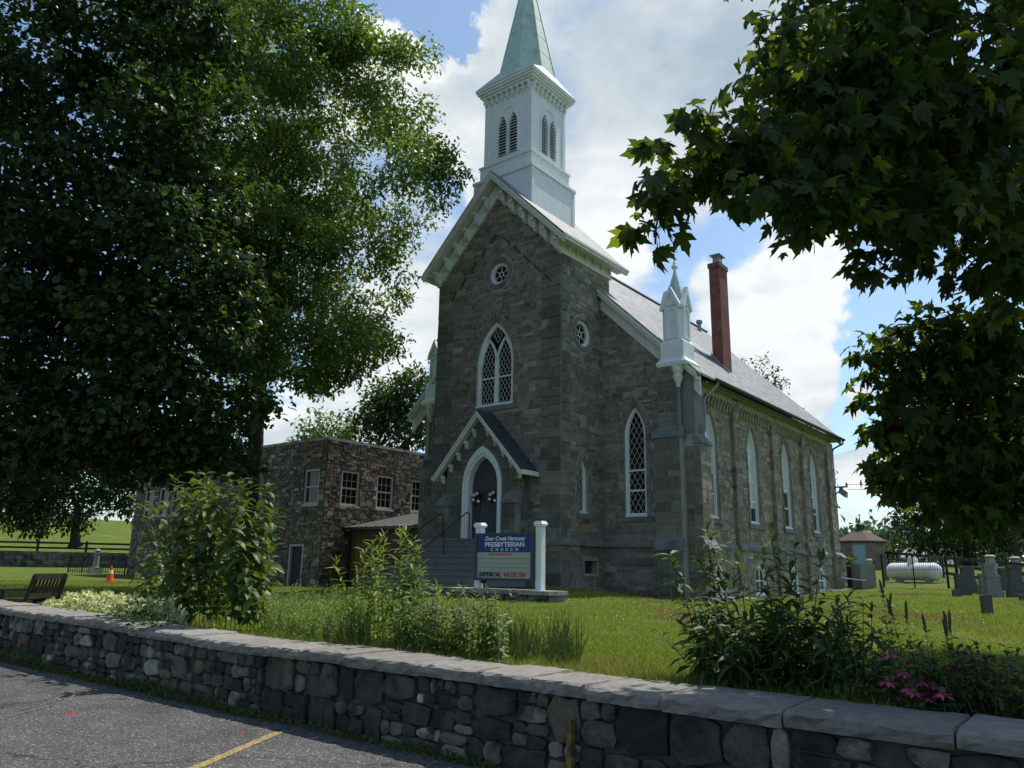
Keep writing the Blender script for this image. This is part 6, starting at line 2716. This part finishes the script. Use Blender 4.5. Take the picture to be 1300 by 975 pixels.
def build_trees():
    # big oak left of the church
    b = on_y(322, 690, 17.5)
    tp = dep(330, 330, proj(b)[0, 2])
    D = proj(b)[0, 2]
    cl = []
    for (px, py, r, dd, *ly) in [(400, 20, 80, 0), (340, 60, 85, -2), (470, 85, 55, 1), (300, 140, 90, -2), (420, 150, 85, 2), (508, 140, 46, 0), (540, 195, 42, -1), (448, 452, 34, 0), (486, 430, 26, 0), (410, 478, 26, 0), (480, 225, 65, -2, 2.1), (380, 230, 80, 2),
                            (575, 225, 20, 0), (560, 250, 20, 0), (525, 275, 36, 1, 2.1), (465, 300, 50, 0, 2.1), (503, 350, 26, -1), (508, 385, 16, 0), (555, 215, 26, 0), (495, 310, 35, 0, 2.1), (440, 385, 55, 1), (360, 330, 75, -2), (350, 410, 55, 0), (430, 450, 45, 0), (395, 465, 35, -1),
                            (300, 250, 90, 1), (285, 380, 75, 0), (470, 425, 32, 2), (350, 470, 28, 1), (250, 60, 110, 2), (230, 250, 100, 3), (230, 430, 80, 2), (420, 270, 60, 3, 2.1), (330, 200, 60, 3),
                            (375, 440, 48, -4), (425, 435, 40, -4), (330, 470, 32, -3), (460, 415, 32, -4), (390, 478, 22, -3), (310, 440, 45, -4), (290, 420, 60, -3), (330, 300, 70, -3), (300, 340, 60, -3.5), (345, 390, 45, -3), (385, 350, 55, -3), (400, 300, 50, -3), (520, 70, 28, 0), (440, 40, 45, -1), (270, 520, 50, 1), (200, 140, 80, 1)]:
        cl.append((px, py, r, D + dd, *ly))
    for (px, py, r, dd) in [(400, -70, 80, 1), (280, -60, 90, 0), (180, -60, 90, 2)]:
        cl.append((px, py, r, D + dd, 1.6))
    make_tree('oak_tree', 'large oak with spreading sunlit crown beside the church tower', b[:2], tp, .36, cl, .185, S_OAK, OAK, 3.4, limb_r=.16, spray=.38, per=110)
    # dark maple overhanging from the left
    cl = []
    for (px, py, r, dd) in [(40, 60, 90, 18), (150, 40, 90, 19), (240, 30, 80, 20), (60, 230, 70, 18), (170, 180, 80, 18), (250, 150, 60, 19), (20, 330, 80, 18), (120, 320, 80, 19), (215, 290, 75, 18),
                            (285, 330, 45, 19), (60, 430, 80, 18), (160, 420, 80, 18), (245, 410, 65, 18.5), (300, 440, 40, 18), (20, 520, 80, 18), (110, 520, 75, 18), (200, 500, 70, 18), (275, 510, 50, 18.5),
                            (170, 588, 34, 18.5), (212, 594, 32, 18.5), (252, 590, 34, 18.5), (292, 582, 32, 18.5), (230, 556, 55, 19.5), (180, 550, 55, 19.5), (160, 570, 40, 19), (240, 560, 38, 18.5), (60, 570, 45, 18), (300, 560, 28, 18.5), (320, 500, 18, 18), (10, 600, 35, 18), (305, 590, 16, 18), (-60, 100, 100, 19), (-80, 260, 110, 19), (-80, 420, 110, 19),
                            (-70, 540, 80, 18), (100, 130, 60, 21), (30, 150, 45, 21), (270, 250, 50, 20), (310, 380, 30, 18.5), (200, 380, 60, 21), (100, 400, 80, 22), (30, 280, 80, 22), (190, 250, 70, 22), (120, 470, 90, 22)]:
        cl.append((px, py, r, dd + 3.5))
    for (px, py, r, dd) in [(100, -70, 90, 22), (-180, 150, 130, 23), (-190, 350, 130, 23)]:
        cl.append((px, py, r, dd, 1.5))
    b = dep(-75, 700, 23.5)
    make_tree('maple_tree', 'dense dark maple hanging over the left lawn and bench', b[:2], dep(0, 250, 23.5), .34, cl, .23, S_STAR, [((.036, .068, .017), 5), ((.027, .052, .014), 4), ((.06, .1, .022), 1.6)], 3.4, mat='oak_leaf', limb_r=.1, spray=.5, per=110)
    # maple close by on the right
    cl = []
    for (px, py, r, dd) in [(850, 250, 42, 6), (812, 280, 22, 5.9), (832, 185, 20, 6), (885, 205, 52, 6.2), (893, 152, 20, 6), (945, 175, 62, 6.3), (955, 240, 50, 6), (1000, 105, 50, 6.5), (1020, 190, 85, 6.5),
                            (1040, 255, 48, 6), (1005, 280, 30, 6), (1060, 60, 75, 6.5), (985, 25, 22, 6.5), (1100, 140, 100, 6.5), (1110, 255, 55, 6.3), (1150, 40, 90, 7), (1180, 180, 100, 6.8), (1200, 275, 65, 6.5),
                            (1250, 100, 110, 7), (1280, 240, 90, 7), (1110, 328, 20, 6.8), (1165, 305, 30, 6.8), (1250, 320, 36, 6.8), (1295, 320, 50, 7), (832, 310, 14, 6), (1090, 345, 14, 6.8), (1130, 345, 16, 6.8),
                            (1060, 150, 90, 8.5), (1150, 120, 110, 9), (1250, 200, 110, 9), (1000, 180, 60, 8), (1130, 240, 70, 8.5), (1090, 50, 80, 8.5), (1060, 260, 50, 8.2), (1160, 260, 55, 8.3), (980, 235, 45, 8), (1250, 280, 60, 8.4)]:
        cl.append((px, py, r, dd))
    for (px, py, r, dd) in [(1118, 440, 24, 9), (1118, 490, 28, 9), (1180, 440, 45, 9), (1235, 450, 58, 9), (1165, 520, 50, 9), (1235, 540, 75, 9), (1290, 470, 75, 9), (1115, 588, 18, 9), (1160, 600, 42, 9), (1118, 600, 14, 9),
                            (1220, 620, 55, 9.2), (1285, 590, 70, 9.2), (1145, 465, 34, 9), (1260, 415, 32, 9), (1200, 560, 60, 10), (1270, 640, 45, 9.5), (1180, 640, 26, 9.3), (1125, 540, 22, 9), (1190, 500, 60, 10), (1250, 600, 70, 10), (1150, 560, 40, 9.6)]:
        cl.append((px, py, r, dd, 3.3))
    for (px, py, r, dd) in [(1215, 358, 24, 7), (1160, 335, 22, 6.9), (1112, 348, 20, 6.8), (1270, 370, 34, 7.2), (1098, 455, 13, 9), (1096, 518, 13, 9), (1108, 562, 14, 9), (1100, 600, 12, 9), (1140, 412, 18, 9), (1190, 405, 22, 9), (1130, 630, 14, 9), (1290, 400, 34, 7.6)]:
        cl.append((px, py, r, dd, 1.7))
    for (px, py, r, dd) in [(1380, 150, 140, 8), (1390, 350, 120, 8.5), (1380, 540, 110, 9.5), (1200, -80, 120, 7.5), (1060, -60, 90, 7.5), (1350, -100, 150, 8.5), (1150, -120, 130, 9.5), (1300, -200, 160, 10), (1450, 0, 150, 10), (1480, 300, 140, 10)]:
        cl.append((px, py, r, dd, 1.7))
    b = dep(1500, 800, 8.2)
    make_tree('maple_tree', 'near maple with lobed leaves drooping into the upper right', b[:2], dep(1440, -50, 8.4), .25, cl, .165, MAPLE_FORMS, RMAPLE, 2.8, mat='maple_leaf', leafparts=300, limb_r=.04, spray=.22, droop=.75, up=.8, sag=.12)
    # smaller and farther trees
    D = 78
    make_tree('shade_tree', 'small dark tree with short trunk at the board fence on the left', dep(96, 690, D)[:2], dep(96, 640, D), .5,
              [(95, 640, 42, D), (150, 625, 30, D), (50, 640, 40, D), (20, 650, 30, D), (120, 600, 50, D), (60, 600, 50, D), (30, 610, 40, D), (160, 645, 14, D), (45, 668, 14, D), (170, 600, 30, D), (10, 580, 40, D), (100, 570, 40, D), (60, 560, 40, D), (140, 580, 36, D), (20, 635, 30, D)],
              .55, S_SIMPLE, MAPLE, 4.2, limb_r=.12, spray=.8, twigs=False, base_z=float(dep(96, 692, D)[2]))
    make_tree('background_tree', 'pale green rounded tree behind the roof of the fieldstone hall', dep(415, 600, 62)[:2], dep(415, 570, 62), .4,
              [(415, 545, 26, 62), (398, 550, 18, 62), (434, 550, 18, 62), (415, 570, 30, 63), (390, 562, 16, 62), (440, 562, 16, 62)], .4, S_SIMPLE, [((.08, .13, .03), 2), ((.1, .15, .035), 1)], 3.8, limb_r=.1, spray=.7, twigs=False)
    make_tree('background_tree', 'dark broad tree between the hall and the church tower', dep(515, 640, 55)[:2], dep(515, 560, 55), .45,
              [(510, 505, 32, 55), (480, 525, 26, 55), (535, 490, 28, 55), (500, 550, 38, 55), (545, 540, 38, 55), (465, 545, 18, 55), (525, 480, 16, 56), (560, 510, 30, 57), (510, 520, 40, 57), (495, 520, 30, 56)], .42, S_SIMPLE, [((.035, .068, .018), 2), ((.05, .088, .022), 1)], 4.2, limb_r=.1, spray=.7, twigs=False)
    make_tree('background_tree', 'airy treetop showing above the church roof behind the chimney', dep(985, 640, 62)[:2], dep(985, 540, 62), .35,
              [(962, 462, 13, 62), (945, 456, 8, 62), (980, 476, 12, 62), (993, 488, 9, 62), (970, 495, 22, 63), (960, 520, 30, 63), (1000, 540, 26, 63)], .33, S_SIMPLE, [((.06, .1, .025), 2)], 1.5, limb_r=.08, spray=.5, twigs=False)
    make_tree('background_tree', 'thin treetop peeping out behind the rear church corner', dep(1030, 690, 58)[:2], dep(1030, 640, 58), .25,
              [(1046, 580, 8, 58), (1053, 612, 7, 58), (1035, 600, 20, 58), (1030, 640, 24, 58)], .3, S_SIMPLE, [((.06, .1, .025), 2)], 1.5, limb_r=.06, spray=.4, twigs=False)
    D = 66
    make_tree('spruce_tree', 'dark spreading evergreen behind the headstones', dep(1229, 705, D)[:2], dep(1228, 600, D), .5,
              [(1185, 610, 42, D), (1170, 660, 40, D), (1160, 690, 14, D), (1150, 640, 16, D), (1145, 670, 14, D), (1230, 600, 70, D), (1230, 660, 50, D), (1290, 620, 60, D), (1280, 670, 40, D), (1200, 690, 22, D), (1260, 695, 20, D), (1160, 585, 20, D),
               (1330, 640, 60, D), (1150, 620, 10, D), (1190, 690, 26, D + 2), (1220, 685, 30, D + 4), (1165, 675, 26, D + 2), (1290, 690, 26, D + 4)],
              .42, S_SIMPLE, [((.025, .045, .02), 3), ((.035, .055, .025), 1)], 2.6, limb_r=.12, spray=.7, twigs=False)
    make_tree('young_tree', 'young tree with bright yellow-green leaves under the evergreen', dep(1290, 720, 40)[:2], dep(1288, 660, 40), .12,
              [(1265, 655, 14, 40), (1290, 640, 16, 40), (1297, 665, 14, 40), (1256, 668, 7, 40), (1310, 650, 24, 40)], .26, S_SIMPLE, [((.12, .17, .03), 2)], 1.4, limb_r=.04, spray=.35, twigs=False)
    # far wood on the hills
    n = 24000
    ang = rng.uniform(-.9, 1.0, n)
    dist = rng.uniform(300, 380, n)
    X = np.sin(ang) * dist
    Y = np.cos(ang) * dist
    Z = ground_z(X, Y) + np.abs(rng.normal(0, 1, n)) * (2.0 + 2.2 * np.sin(ang * 23) ** 2 + 2 * np.sin(ang * 61 + 1) ** 2) + rng.uniform(0, 9, n)
    P = np.stack([X, Y, Z], 1)
    V, F, k = leaves(P, rng.normal(size=(n, 3)), rng.normal(size=(n, 3)) + np.array([0, 0, .6]), rng.uniform(2, 4.5, n), S_SIMPLE)
    tag(link('far_wood', mesh_np('far_wood', V, F, 'oak_leaf', np.repeat(palette(n, [((.05, .085, .05), 2), ((.07, .11, .06), 1)]), k, 0))), 'distant wooded ridge along the horizon', 'wood', None, 'stuff')


build_trees()

# ---- plants behind the wall
def leaf_proto(w, droop, fold, pal, nm='leaf', mat='plant_leaf', k=4):
    """a few shared leaf meshes, one unit long"""
    out = []
    for c in palette(k, pal):
        st = [(0, .05), (.25, .85), (.55, 1.0), (.8, .55), (1.0, .0)]
        V, F = [], []
        for i, (x, ww) in enumerate(st):
            z = -droop * x * x
            xx = x * (1 - .25 * droop * x)
            V += [(xx, ww * w / 2, z + fold * ww * w), (xx, 0, z), (xx, -ww * w / 2, z + fold * ww * w)]
        for i in range(len(st) - 1):
            a, b = i * 3, i * 3 + 3
            F += [(a, a + 1, b + 1), (a, b + 1, b), (a + 1, a + 2, b + 2), (a + 1, b + 2, b + 1)]
        me = mesh_np(nm, V, F, mat, np.repeat(np.array([c]), len(V), 0))
        out.append((me, np.array(V), np.array(F), c))
    return out


def make_plant(name, label, cat, stems, protos, ll, spacing, parts, group=None, start=.2, pair=True, jit=.5, stem_r=.006, stem_mat='plant_stem', tipleaf=True, el=.35, taper=.5, extra=None):
    """stems: list of (x, y, height, lean x, lean y). plant > stem, leaf"""
    cx, cy = np.mean([s[0] for s in stems]), np.mean([s[1] for s in stems])
    t = thing(name, label, cat, (cx, cy, gz(cx, cy)), group)
    org = ORG[t.name]
    sm = MB()
    L_ = []
    tips = []
    for (x, y, h, lx, ly) in stems:
        z = gz(x, y) - .03
        p0 = Vector((x, y, z))
        p2 = Vector((x + lx, y + ly, z + h))
        p1 = Vector((x + lx * .25, y + ly * .25, z + h * .55))
        cur = lambda s: p0 * (1 - s) ** 2 + p1 * 2 * s * (1 - s) + p2 * s * s
        sm.tube([cur(s) for s in np.linspace(0, 1, 6)], np.linspace(stem_r, stem_r * .4, 6), 5)
        tips.append(p2)
        nn = max(2, int(h * (1 - start) / spacing))
        a0 = random.uniform(0, 6.28)
        for k in range(nn + 1):
            s = start + (1 - start) * k / nn
            p = cur(s)
            for q in range(2 if pair else 1):
                a = a0 + k * (math.pi / 2 if pair else 2.4) + q * math.pi + random.gauss(0, .3)
                e = el + random.gauss(0, .3) + .5 * (s > .92)
                d = Vector((math.cos(a) * math.cos(e), math.sin(a) * math.cos(e), math.sin(e)))
                sz = ll * random.uniform(.7, 1.2) * (1 - taper * abs(s - .5) * 1.3)
                L_.append((p, d, sz))
    sm.build('stem', stem_mat, t, smooth=True)
    random.shuffle(L_)
    V2, F2, T2, n2 = [], [], [], 0
    for i, (p, d, sz) in enumerate(L_):
        me, V, F, c = random.choice(protos)
        up = Vector((random.gauss(0, .25), random.gauss(0, .25), 1))
        y_ = up.cross(d).normalized()
        z_ = d.cross(y_)
        M = Matrix(((d.x * sz, y_.x * sz, z_.x * sz, p.x), (d.y * sz, y_.y * sz, z_.y * sz, p.y), (d.z * sz, y_.z * sz, z_.z * sz, p.z), (0, 0, 0, 1)))
        if i < parts:
            o = link('leaf', me, t)
            o.matrix_basis = Matrix.Translation(Vector(-org)) @ M
        else:
            R_ = np.array(M)
            V2.append(V @ R_[:3, :3].T + R_[:3, 3])
            F2.append(F + n2)
            T2.append(np.repeat(np.array([c]), len(V), 0))
            n2 += len(V)
    if V2:
        tag(link('foliage', mesh_np('foliage', np.vstack(V2), np.vstack(F2), 'plant_leaf', np.vstack(T2), org=org), t), kind='stuff')
    return t, tips


def stems_at(x0, x1, Y0, Y1, n, h0, h1, lean=.15):
    """n stems between photo columns x0 and x1"""
    out = []
    for k in range(n):
        Y = random.uniform(Y0, Y1)
        px = x0 + (x1 - x0) * (k + random.random()) / n
        P = on_y(px, 760, Y)
        out.append((P[0], Y, random.uniform(h0, h1), random.gauss(0, lean), random.gauss(0, lean * .5)))
    return out


def build_plants():
    G1 = [((.075, .125, .028), 3), ((.1, .16, .035), 2), ((.055, .095, .022), 2)]
    G2 = [((.12, .2, .04), 3), ((.16, .24, .05), 2), ((.085, .14, .03), 1)]
    G3 = [((.042, .082, .02), 3), ((.06, .105, .026), 2)]
    # tall big-leaved bush
    pr = leaf_proto(.42, .55, .12, G1)
    st = stems_at(215, 345, 6.8, 7.5, 26, 1.75, 2.45, .22) + stems_at(172, 220, 6.9, 7.4, 5, 1.0, 1.6, .15)
    st = [(x, y, h, lx, ly - .75) if k % 2 and h > 1.7 else (x, y, h, lx, ly) for k, (x, y, h, lx, ly) in enumerate(st)]
    make_plant('tall_bush', 'tall bush of drooping broad leaves behind the wall, left of centre', 'bush', st, pr, .3, .085, 300, el=.1, start=.12)
    # narrow-leaved tall weeds
    pr = leaf_proto(.17, .35, .1, G2)
    st = stems_at(450, 545, 6.6, 7.2, 17, .9, 1.45, .1) + stems_at(440, 560, 6.5, 7.2, 12, .5, .9, .1)
    make_plant('tall_weed', 'tall bright green weeds with narrow leaves before the church steps', 'weed', st, pr, .21, .042, 300, el=.45, pair=True, start=.1)
    # phlox-like leafy plants along the wall
    pr = leaf_proto(.27, .3, .1, [((.11, .18, .05), 3), ((.15, .22, .075), 2), ((.08, .14, .035), 1)])
    st = stems_at(505, 640, 6.42, 7.1, 95, .35, .8, .08)
    make_plant('leafy_plant', 'light green leafy perennials along the wall below the church sign', 'plant', st, pr, .14, .045, 300, el=.3, start=.03)
    # feathery weeds
    pr = leaf_proto(.3, .2, .1, G2)
    st = stems_at(335, 470, 6.4, 8.0, 300, .3, .6, .12)
    make_plant('feathery_weed', 'feathery pale green weeds between the tall bush and the narrow-leaved weeds', 'weed', st, pr, .065, .026, 0, el=.5, stem_r=.003, start=.1)
    st = stems_at(330, 540, 8.2, 12, 260, .3, .6, .1)
    make_plant('feathery_weed', 'wild green growth on the lawn behind the feathery weeds', 'weed', st, pr, .07, .04, 0, el=.5, stem_r=.003)
    # rushy grass tuft
    n = 900
    px = np.concatenate([rng.normal(662, 11, 380), rng.normal(712, 10, 330), rng.uniform(640, 735, 190)])
    V, F, T = [], [], []
    c0 = on_y(690, 800, 7.2)
    for i in range(n):
        Y = rng.uniform(6.7, 7.8)
        P = on_y(px[i], 800, Y)
        h = (.16 + .52 * rng.random() ** 1.6) * (.75 + .25 * math.sin(px[i] * .37))
        ln = rng.normal(0, .11, 2)
        z = gz(P[0], Y)
        a = np.array([P[0], Y, z - .02])
        b = a + np.array([ln[0], ln[1], h])
        mdl = (a + b) / 2 + np.array([-ln[0] * .2, 0, .02])
        w = np.array([.78, .62, 0]) * .004
        V += [a - w, a + w, mdl + w, mdl - w, b]
    k = np.arange(n) * 5
    F = np.concatenate([np.stack([k, k + 1, k + 2], 1), np.stack([k, k + 2, k + 3], 1), np.stack([k + 3, k + 2, k + 4], 1)])
    C = np.repeat(palette(n, [((.05, .085, .025), 2), ((.07, .1, .03), 1), ((.035, .065, .02), 2)]), 5, 0)
    t = thing('grass_tuft', 'wispy upright grass clump in front of the sign plinth', 'grass clump', (c0[0], 7.2, gz(c0[0], 7.2)))
    tag(link('blades', mesh_np('blades', V, F, 'grass_blade', C, org=ORG[t.name]), t), kind='stuff')
    # dark leafy plants at the right
    pr = leaf_proto(.27, .5, .1, G3)
    st = stems_at(880, 1045, 6.3, 7.1, 64, .35, .8, .18)
    for px, h, lx in ((890, 1.15, -.3), (905, 1.05, -.4), (935, 1.38, -.25), (950, 1.3, -.1), (915, 1.3, -.1), (1000, 1.35, -.12), (1010, 1.22, .02), (1022, 1.1, .15), (930, 1.1, -.3), (985, 1.2, -.1)):
        P = on_y(px, 760, 6.9)
        st.append((P[0], 6.9, h, lx, 0))
    make_plant('dark_plant', 'big dark long-leaved plants behind the wall, right of centre', 'plant', st, pr, .23, .055, 300, el=.25, start=.06, stem_r=.007)
    pr = leaf_proto(.24, .55, .1, [((.05, .09, .03), 2), ((.075, .12, .045), 1)])
    st = stems_at(1040, 1110, 6.3, 6.9, 18, .4, .85, .1)
    make_plant('leafy_plant', 'grey-green leafy plant between the dark plants and the coneflowers', 'plant', st, pr, .17, .055, 160, el=.3)
    # spiked seed heads
    pr = leaf_proto(.4, .2, .1, [((.06, .11, .03), 2), ((.09, .14, .045), 1)])
    st = []
    for px, h in ((1060, .72), (1075, .68), (1088, .74), (1128, .98), (1136, .86), (1140, .8), (1160, .8), (1172, .74), (1185, .72), (1195, .76), (1204, .72), (1208, .74), (1150, .6), (1165, .6), (1180, .62), (1120, .6), (1132, .7)):
        P = on_y(px + random.uniform(-6, 6), 780, random.uniform(6.6, 7.0))
        st.append((P[0], P[1], h - .12, random.gauss(-.02, .04), 0))
    t, tips = make_plant('spike_plant', 'plant with upright dark seed spikes at the right end of the bed', 'plant', st, pr, .075, .035, 150, el=.35, start=.25, stem_r=.004)
    for p in tips[:12]:
        m = MB()
        ln = random.uniform(.1, .17)
        d = Vector((random.gauss(-.08, .12), random.gauss(0, .1), 1)).normalized()
        m.tube([p - d * .02, p + d * ln * .3, p + d * ln * .8, p + d * ln], [.004, .011, .009, .002], 7)
        m.build('seed_spike', 'seed_head', t)
    # pink coneflowers
    pr = leaf_proto(.34, .4, .1, [((.08, .13, .035), 2), ((.05, .09, .025), 2)])
    st = []
    for px, py in ((1131, 824), (1133, 851), (1126, 858), (1152, 866), (1141, 877), (1160, 872), (1146, 846), (1170, 858), (1184, 864), (1196, 872), (1176, 878)):
        Y = random.uniform(6.28, 6.4)
        P = on_y(px, py, Y)
        st.append((P[0], Y, max(.12, P[2] - gz(P[0], Y)), 0, 0))
    st += stems_at(1095, 1190, 6.3, 6.8, 44, .2, .5, .06)
    t, tips = make_plant('coneflower', 'pink coneflowers in bloom just behind the wall on the right', 'flower', st, pr, .11, .05, 140, el=.35, start=.1, stem_r=.004)
    for p in tips[:11]:
        m = MB()
        m.lathe(tuple(p), [(.012, -.01), (.024, .0), (.02, .02), (.006, .032)], 9)
        hd = m.build('flower_head', 'dry_stem', t)
        m = MB()
        for k in range(13):
            a = 2 * math.pi * k / 13 + random.gauss(0, .1)
            d = Vector((math.cos(a), math.sin(a), random.uniform(-.65, -.2)))
            s = Vector((-math.sin(a), math.cos(a), 0)) * .012
            b = p + d * .018
            m.add([b - s * .6, b + s * .6, b + d * .035 + s, b + d * .06, b + d * .035 - s], [(0, 1, 2, 3, 4)])
        m.build('petals', 'petal_pink', hd)
    # dark flower bush at the right end
    pr = leaf_proto(.3, .4, .1, [((.028, .05, .018), 3), ((.045, .075, .025), 1)])
    st = stems_at(1165, 1300, 6.3, 6.9, 90, .25, .52, .1)
    t, tips = make_plant('flower_bush', 'low dark bush with dull crimson flower heads at the right end of the wall', 'bush', st, pr, .1, .04, 200, el=.3, start=.08, stem_r=.004)
    for p in tips[::2]:
        m = MB()
        for k in range(10):
            a = 2 * math.pi * k / 10
            d = Vector((math.cos(a), math.sin(a), random.uniform(-.3, .3)))
            s = Vector((-math.sin(a), math.cos(a), 0)) * .01
            m.add([p, p + d * .025 + s, p + d * .04, p + d * .025 - s], [(0, 1, 2, 3)])
        m.lathe(tuple(p), [(.01, -.01), (.018, 0), (.008, .018)], 7)
        m.build('flower_head', 'petal_dark', t)
    # pale bed behind the wall on the left
    n = 5200
    P = []
    while len(P) < n:
        px = random.uniform(44, 238)
        Y = random.uniform(6.5, 8.3)
        q = on_y(px, 770, Y)
        ty = np.interp(px, [44, 75, 105, 135, 180, 225, 240], [772, 757, 750, 753, 758, 767, 778]) + 4 * math.sin(px * .25 + Y * 2)
        zt, zg = on_y(px, ty, Y)[2] - .06, gz(q[0], Y)
        P.append((q[0], Y, zg + max(.05, zt - zg) * random.random() ** .35))
    P = np.array(P)
    A = rng.normal(0, 1, (n, 3)) + np.array([0, -.3, .2])
    V, F, k = leaves(P, A, rng.normal(0, .5, (n, 3)) + np.array([0, 0, 1]), rng.uniform(.06, .13, n), S_SIMPLE)
    tag(link('ground_cover', mesh_np('ground_cover', V, F, 'plant_leaf', np.repeat(palette(n, [((.3, .4, .18), 3), ((.5, .56, .36), 2.8), ((.18, .26, .08), 2), ((.68, .72, .58), 2.2)]), k, 0))),
        'bed of pale variegated ground cover behind the left end of the wall', 'ground cover', None, 'stuff')
    # creeper lying over the cap stones
    n = 230
    P = []
    while len(P) < n:
        px = random.gauss(178, 20)
        Y = random.uniform(5.5, 6.5)
        q = on_y(px, 790, Y)
        z = wall_top(q[0]) + random.uniform(-.0, .1)
        if Y < 5.56:
            z -= random.uniform(0, .2)
        P.append((q[0], Y, z))
    P = np.array(P)
    V, F, k = leaves(P, rng.normal(0, 1, (n, 3)) * np.array([1, 1, .4]), rng.normal(0, .4, (n, 3)) + np.array([0, -.4, 1]), rng.uniform(.05, .11, n), S_SIMPLE)
    tag(link('creeper', mesh_np('creeper', V, F, 'plant_leaf', np.repeat(palette(n, G3), k, 0))), 'leafy creeper spilling over the cap stones below the tall bush', 'creeper', None, 'stuff')
    # weeds at the foot of the wall
    n = 5200
    px = np.concatenate([rng.uniform(-20, 330, 4300), rng.uniform(300, 640, 900)])
    P = []
    for i in range(n):
        q = on_y(px[i], 880, 5.5)
        tall = .20 * max(0.05, math.sin(px[i] * .035 + 1) * .5 + .5) * max(.15, 1.1 - max(0, px[i]) / 330) + .025
        P.append((q[0], 5.52 - abs(random.gauss(0, .07)), random.random() ** 1.5 * tall))
    P = np.array(P)
    V, F, k = leaves(P, rng.normal(0, .7, (n, 3)) + np.array([0, -.2, .7]), rng.normal(0, .6, (n, 3)) + np.array([0, -.6, .6]), rng.uniform(.025, .06, n), S_SIMPLE)
    tag(link('wall_weeds', mesh_np('wall_weeds', V, F, 'plant_leaf', np.repeat(palette(n, [((.045, .085, .018), 3), ((.065, .11, .025), 2)]), k, 0))), 'low green weeds along the foot of the stone wall', 'weeds', None, 'stuff')
    # lawn grass
    n = 450000
    u = rng.random(n)
    D = 5.6 * (34 / 5.6) ** u
    px = np.where(rng.random(n) < .8, rng.uniform(-40, 1360, n), rng.uniform(-250, 1900, n))
    d0 = np.array([ray(-40, 760), ray(1360, 760)])
    f = ((px + 40) / 1400)[:, None]
    R_ = RGT * ((px[:, None] - 650) / FOC) - UPV * ((760 - 487.5) / FOC) + FWD
    X, Y = R_[:, 0] * D, R_[:, 1] * D
    ok = (Y > 6.2) & ~((X > NX0 - .2) & (X < NX1 + .2) & (Y > NY0)) & ~((X > TX0 - 1.8) & (X < TX1) & (Y > TY0 - 3.6)) & ~((X < AX) & (Y > AY)) & ~((X > -15.7) & (X < -10.9) & (Y > 15.7) & (Y < 17.1))
    X, Y, D = X[ok], Y[ok], D[ok]
    n = len(X)
    Z = ground_z(X, Y)
    P = np.stack([X, Y, Z - .005], 1)
    patch = np.sin(X * .9 + 1.3) * np.sin(Y * .7 + X * .3) + .5 * np.sin(X * 2.3 + Y * 1.7)
    h = (.035 + .02 * rng.random(n)) * (1 + .0 * D) * (1 + .25 * patch) * np.where(Y < 7.2, 1.9, 1.0) * np.clip(1 + .3 * rng.normal(size=n), .4, 2)
    w = .0022 + .0009 * D * .35
    lean = rng.normal(0, .5, (n, 2)) * h[:, None]
    a = rng.uniform(0, math.pi, n)
    wv = np.stack([np.cos(a) * w, np.sin(a) * w, np.zeros(n)], 1)
    V = np.stack([P - wv, P + wv, P + np.concatenate([lean, h[:, None]], 1)], 1).reshape(-1, 3)
    F = np.arange(3 * n).reshape(-1, 3)
    C = palette(n, [((.185, .27, .035), 4), ((.235, .315, .045), 2), ((.28, .265, .09), 1), ((.13, .21, .028), 3)])
    dry = np.clip(patch - .2 + .25 * rng.normal(size=n), 0, .9)[:, None]
    C = C * (1 - dry) + np.array([.2, .175, .075]) * dry
    tag(link('grass', mesh_np('grass', V, F, 'grass_blade', np.repeat(C, 3, 0))), 'mown green lawn grass round the church', 'grass', None, 'stuff')
    # clover heads
    n = 2600
    D = rng.uniform(10, 26, n)
    px = rng.uniform(500, 1250, n)
    R_ = RGT * ((px[:, None] - 650) / FOC) - UPV * ((760 - 487.5) / FOC) + FWD
    X, Y = R_[:, 0] * D, R_[:, 1] * D
    keep = (np.sin(X * .8) * np.sin(Y * .9 + 2) + rng.normal(0, .4, n) > .1) & (Y < 22.5)
    X, Y = X[keep], Y[keep]
    n = len(X)
    P = np.stack([X, Y, ground_z(X, Y) + .055], 1)
    V, F, k = leaves(P, rng.normal(size=(n, 3)), rng.normal(0, .5, (n, 3)) + np.array([0, -.5, 1]), rng.uniform(.018, .032, n), S_SIMPLE)
    m_ = mesh_np('clover', V, F, 'blossom')
    tag(link('clover', m_), 'white clover heads scattered in the lawn', 'clover', None, 'stuff')
    # fallen leaves on the parking lot
    for k, (px, py, mt, lb) in enumerate(((88, 905, 'dry_leaf', 'red fallen leaf on the asphalt near the left end of the wall'), (28, 852, 'dry_leaf', 'small brown leaf lying far left on the asphalt by the wall'),
                                          (305, 929, 'dry_leaf', 'brown fallen leaf on the asphalt by the end of the yellow line'))):
        P = on_z(px, py, .012)
        sz = .085 if k == 0 else .05
        V, F, kk = leaves(np.array([P]), np.array([[.8, .5, .15]]), np.array([[.1, -.2, 1.0]]), np.array([sz]), S_MAPLE)
        tag(link('fallen_leaf', mesh_np('fallen_leaf', V, F, mt)), lb, 'leaf', 'fallen leaves on the parking lot')


build_plants()
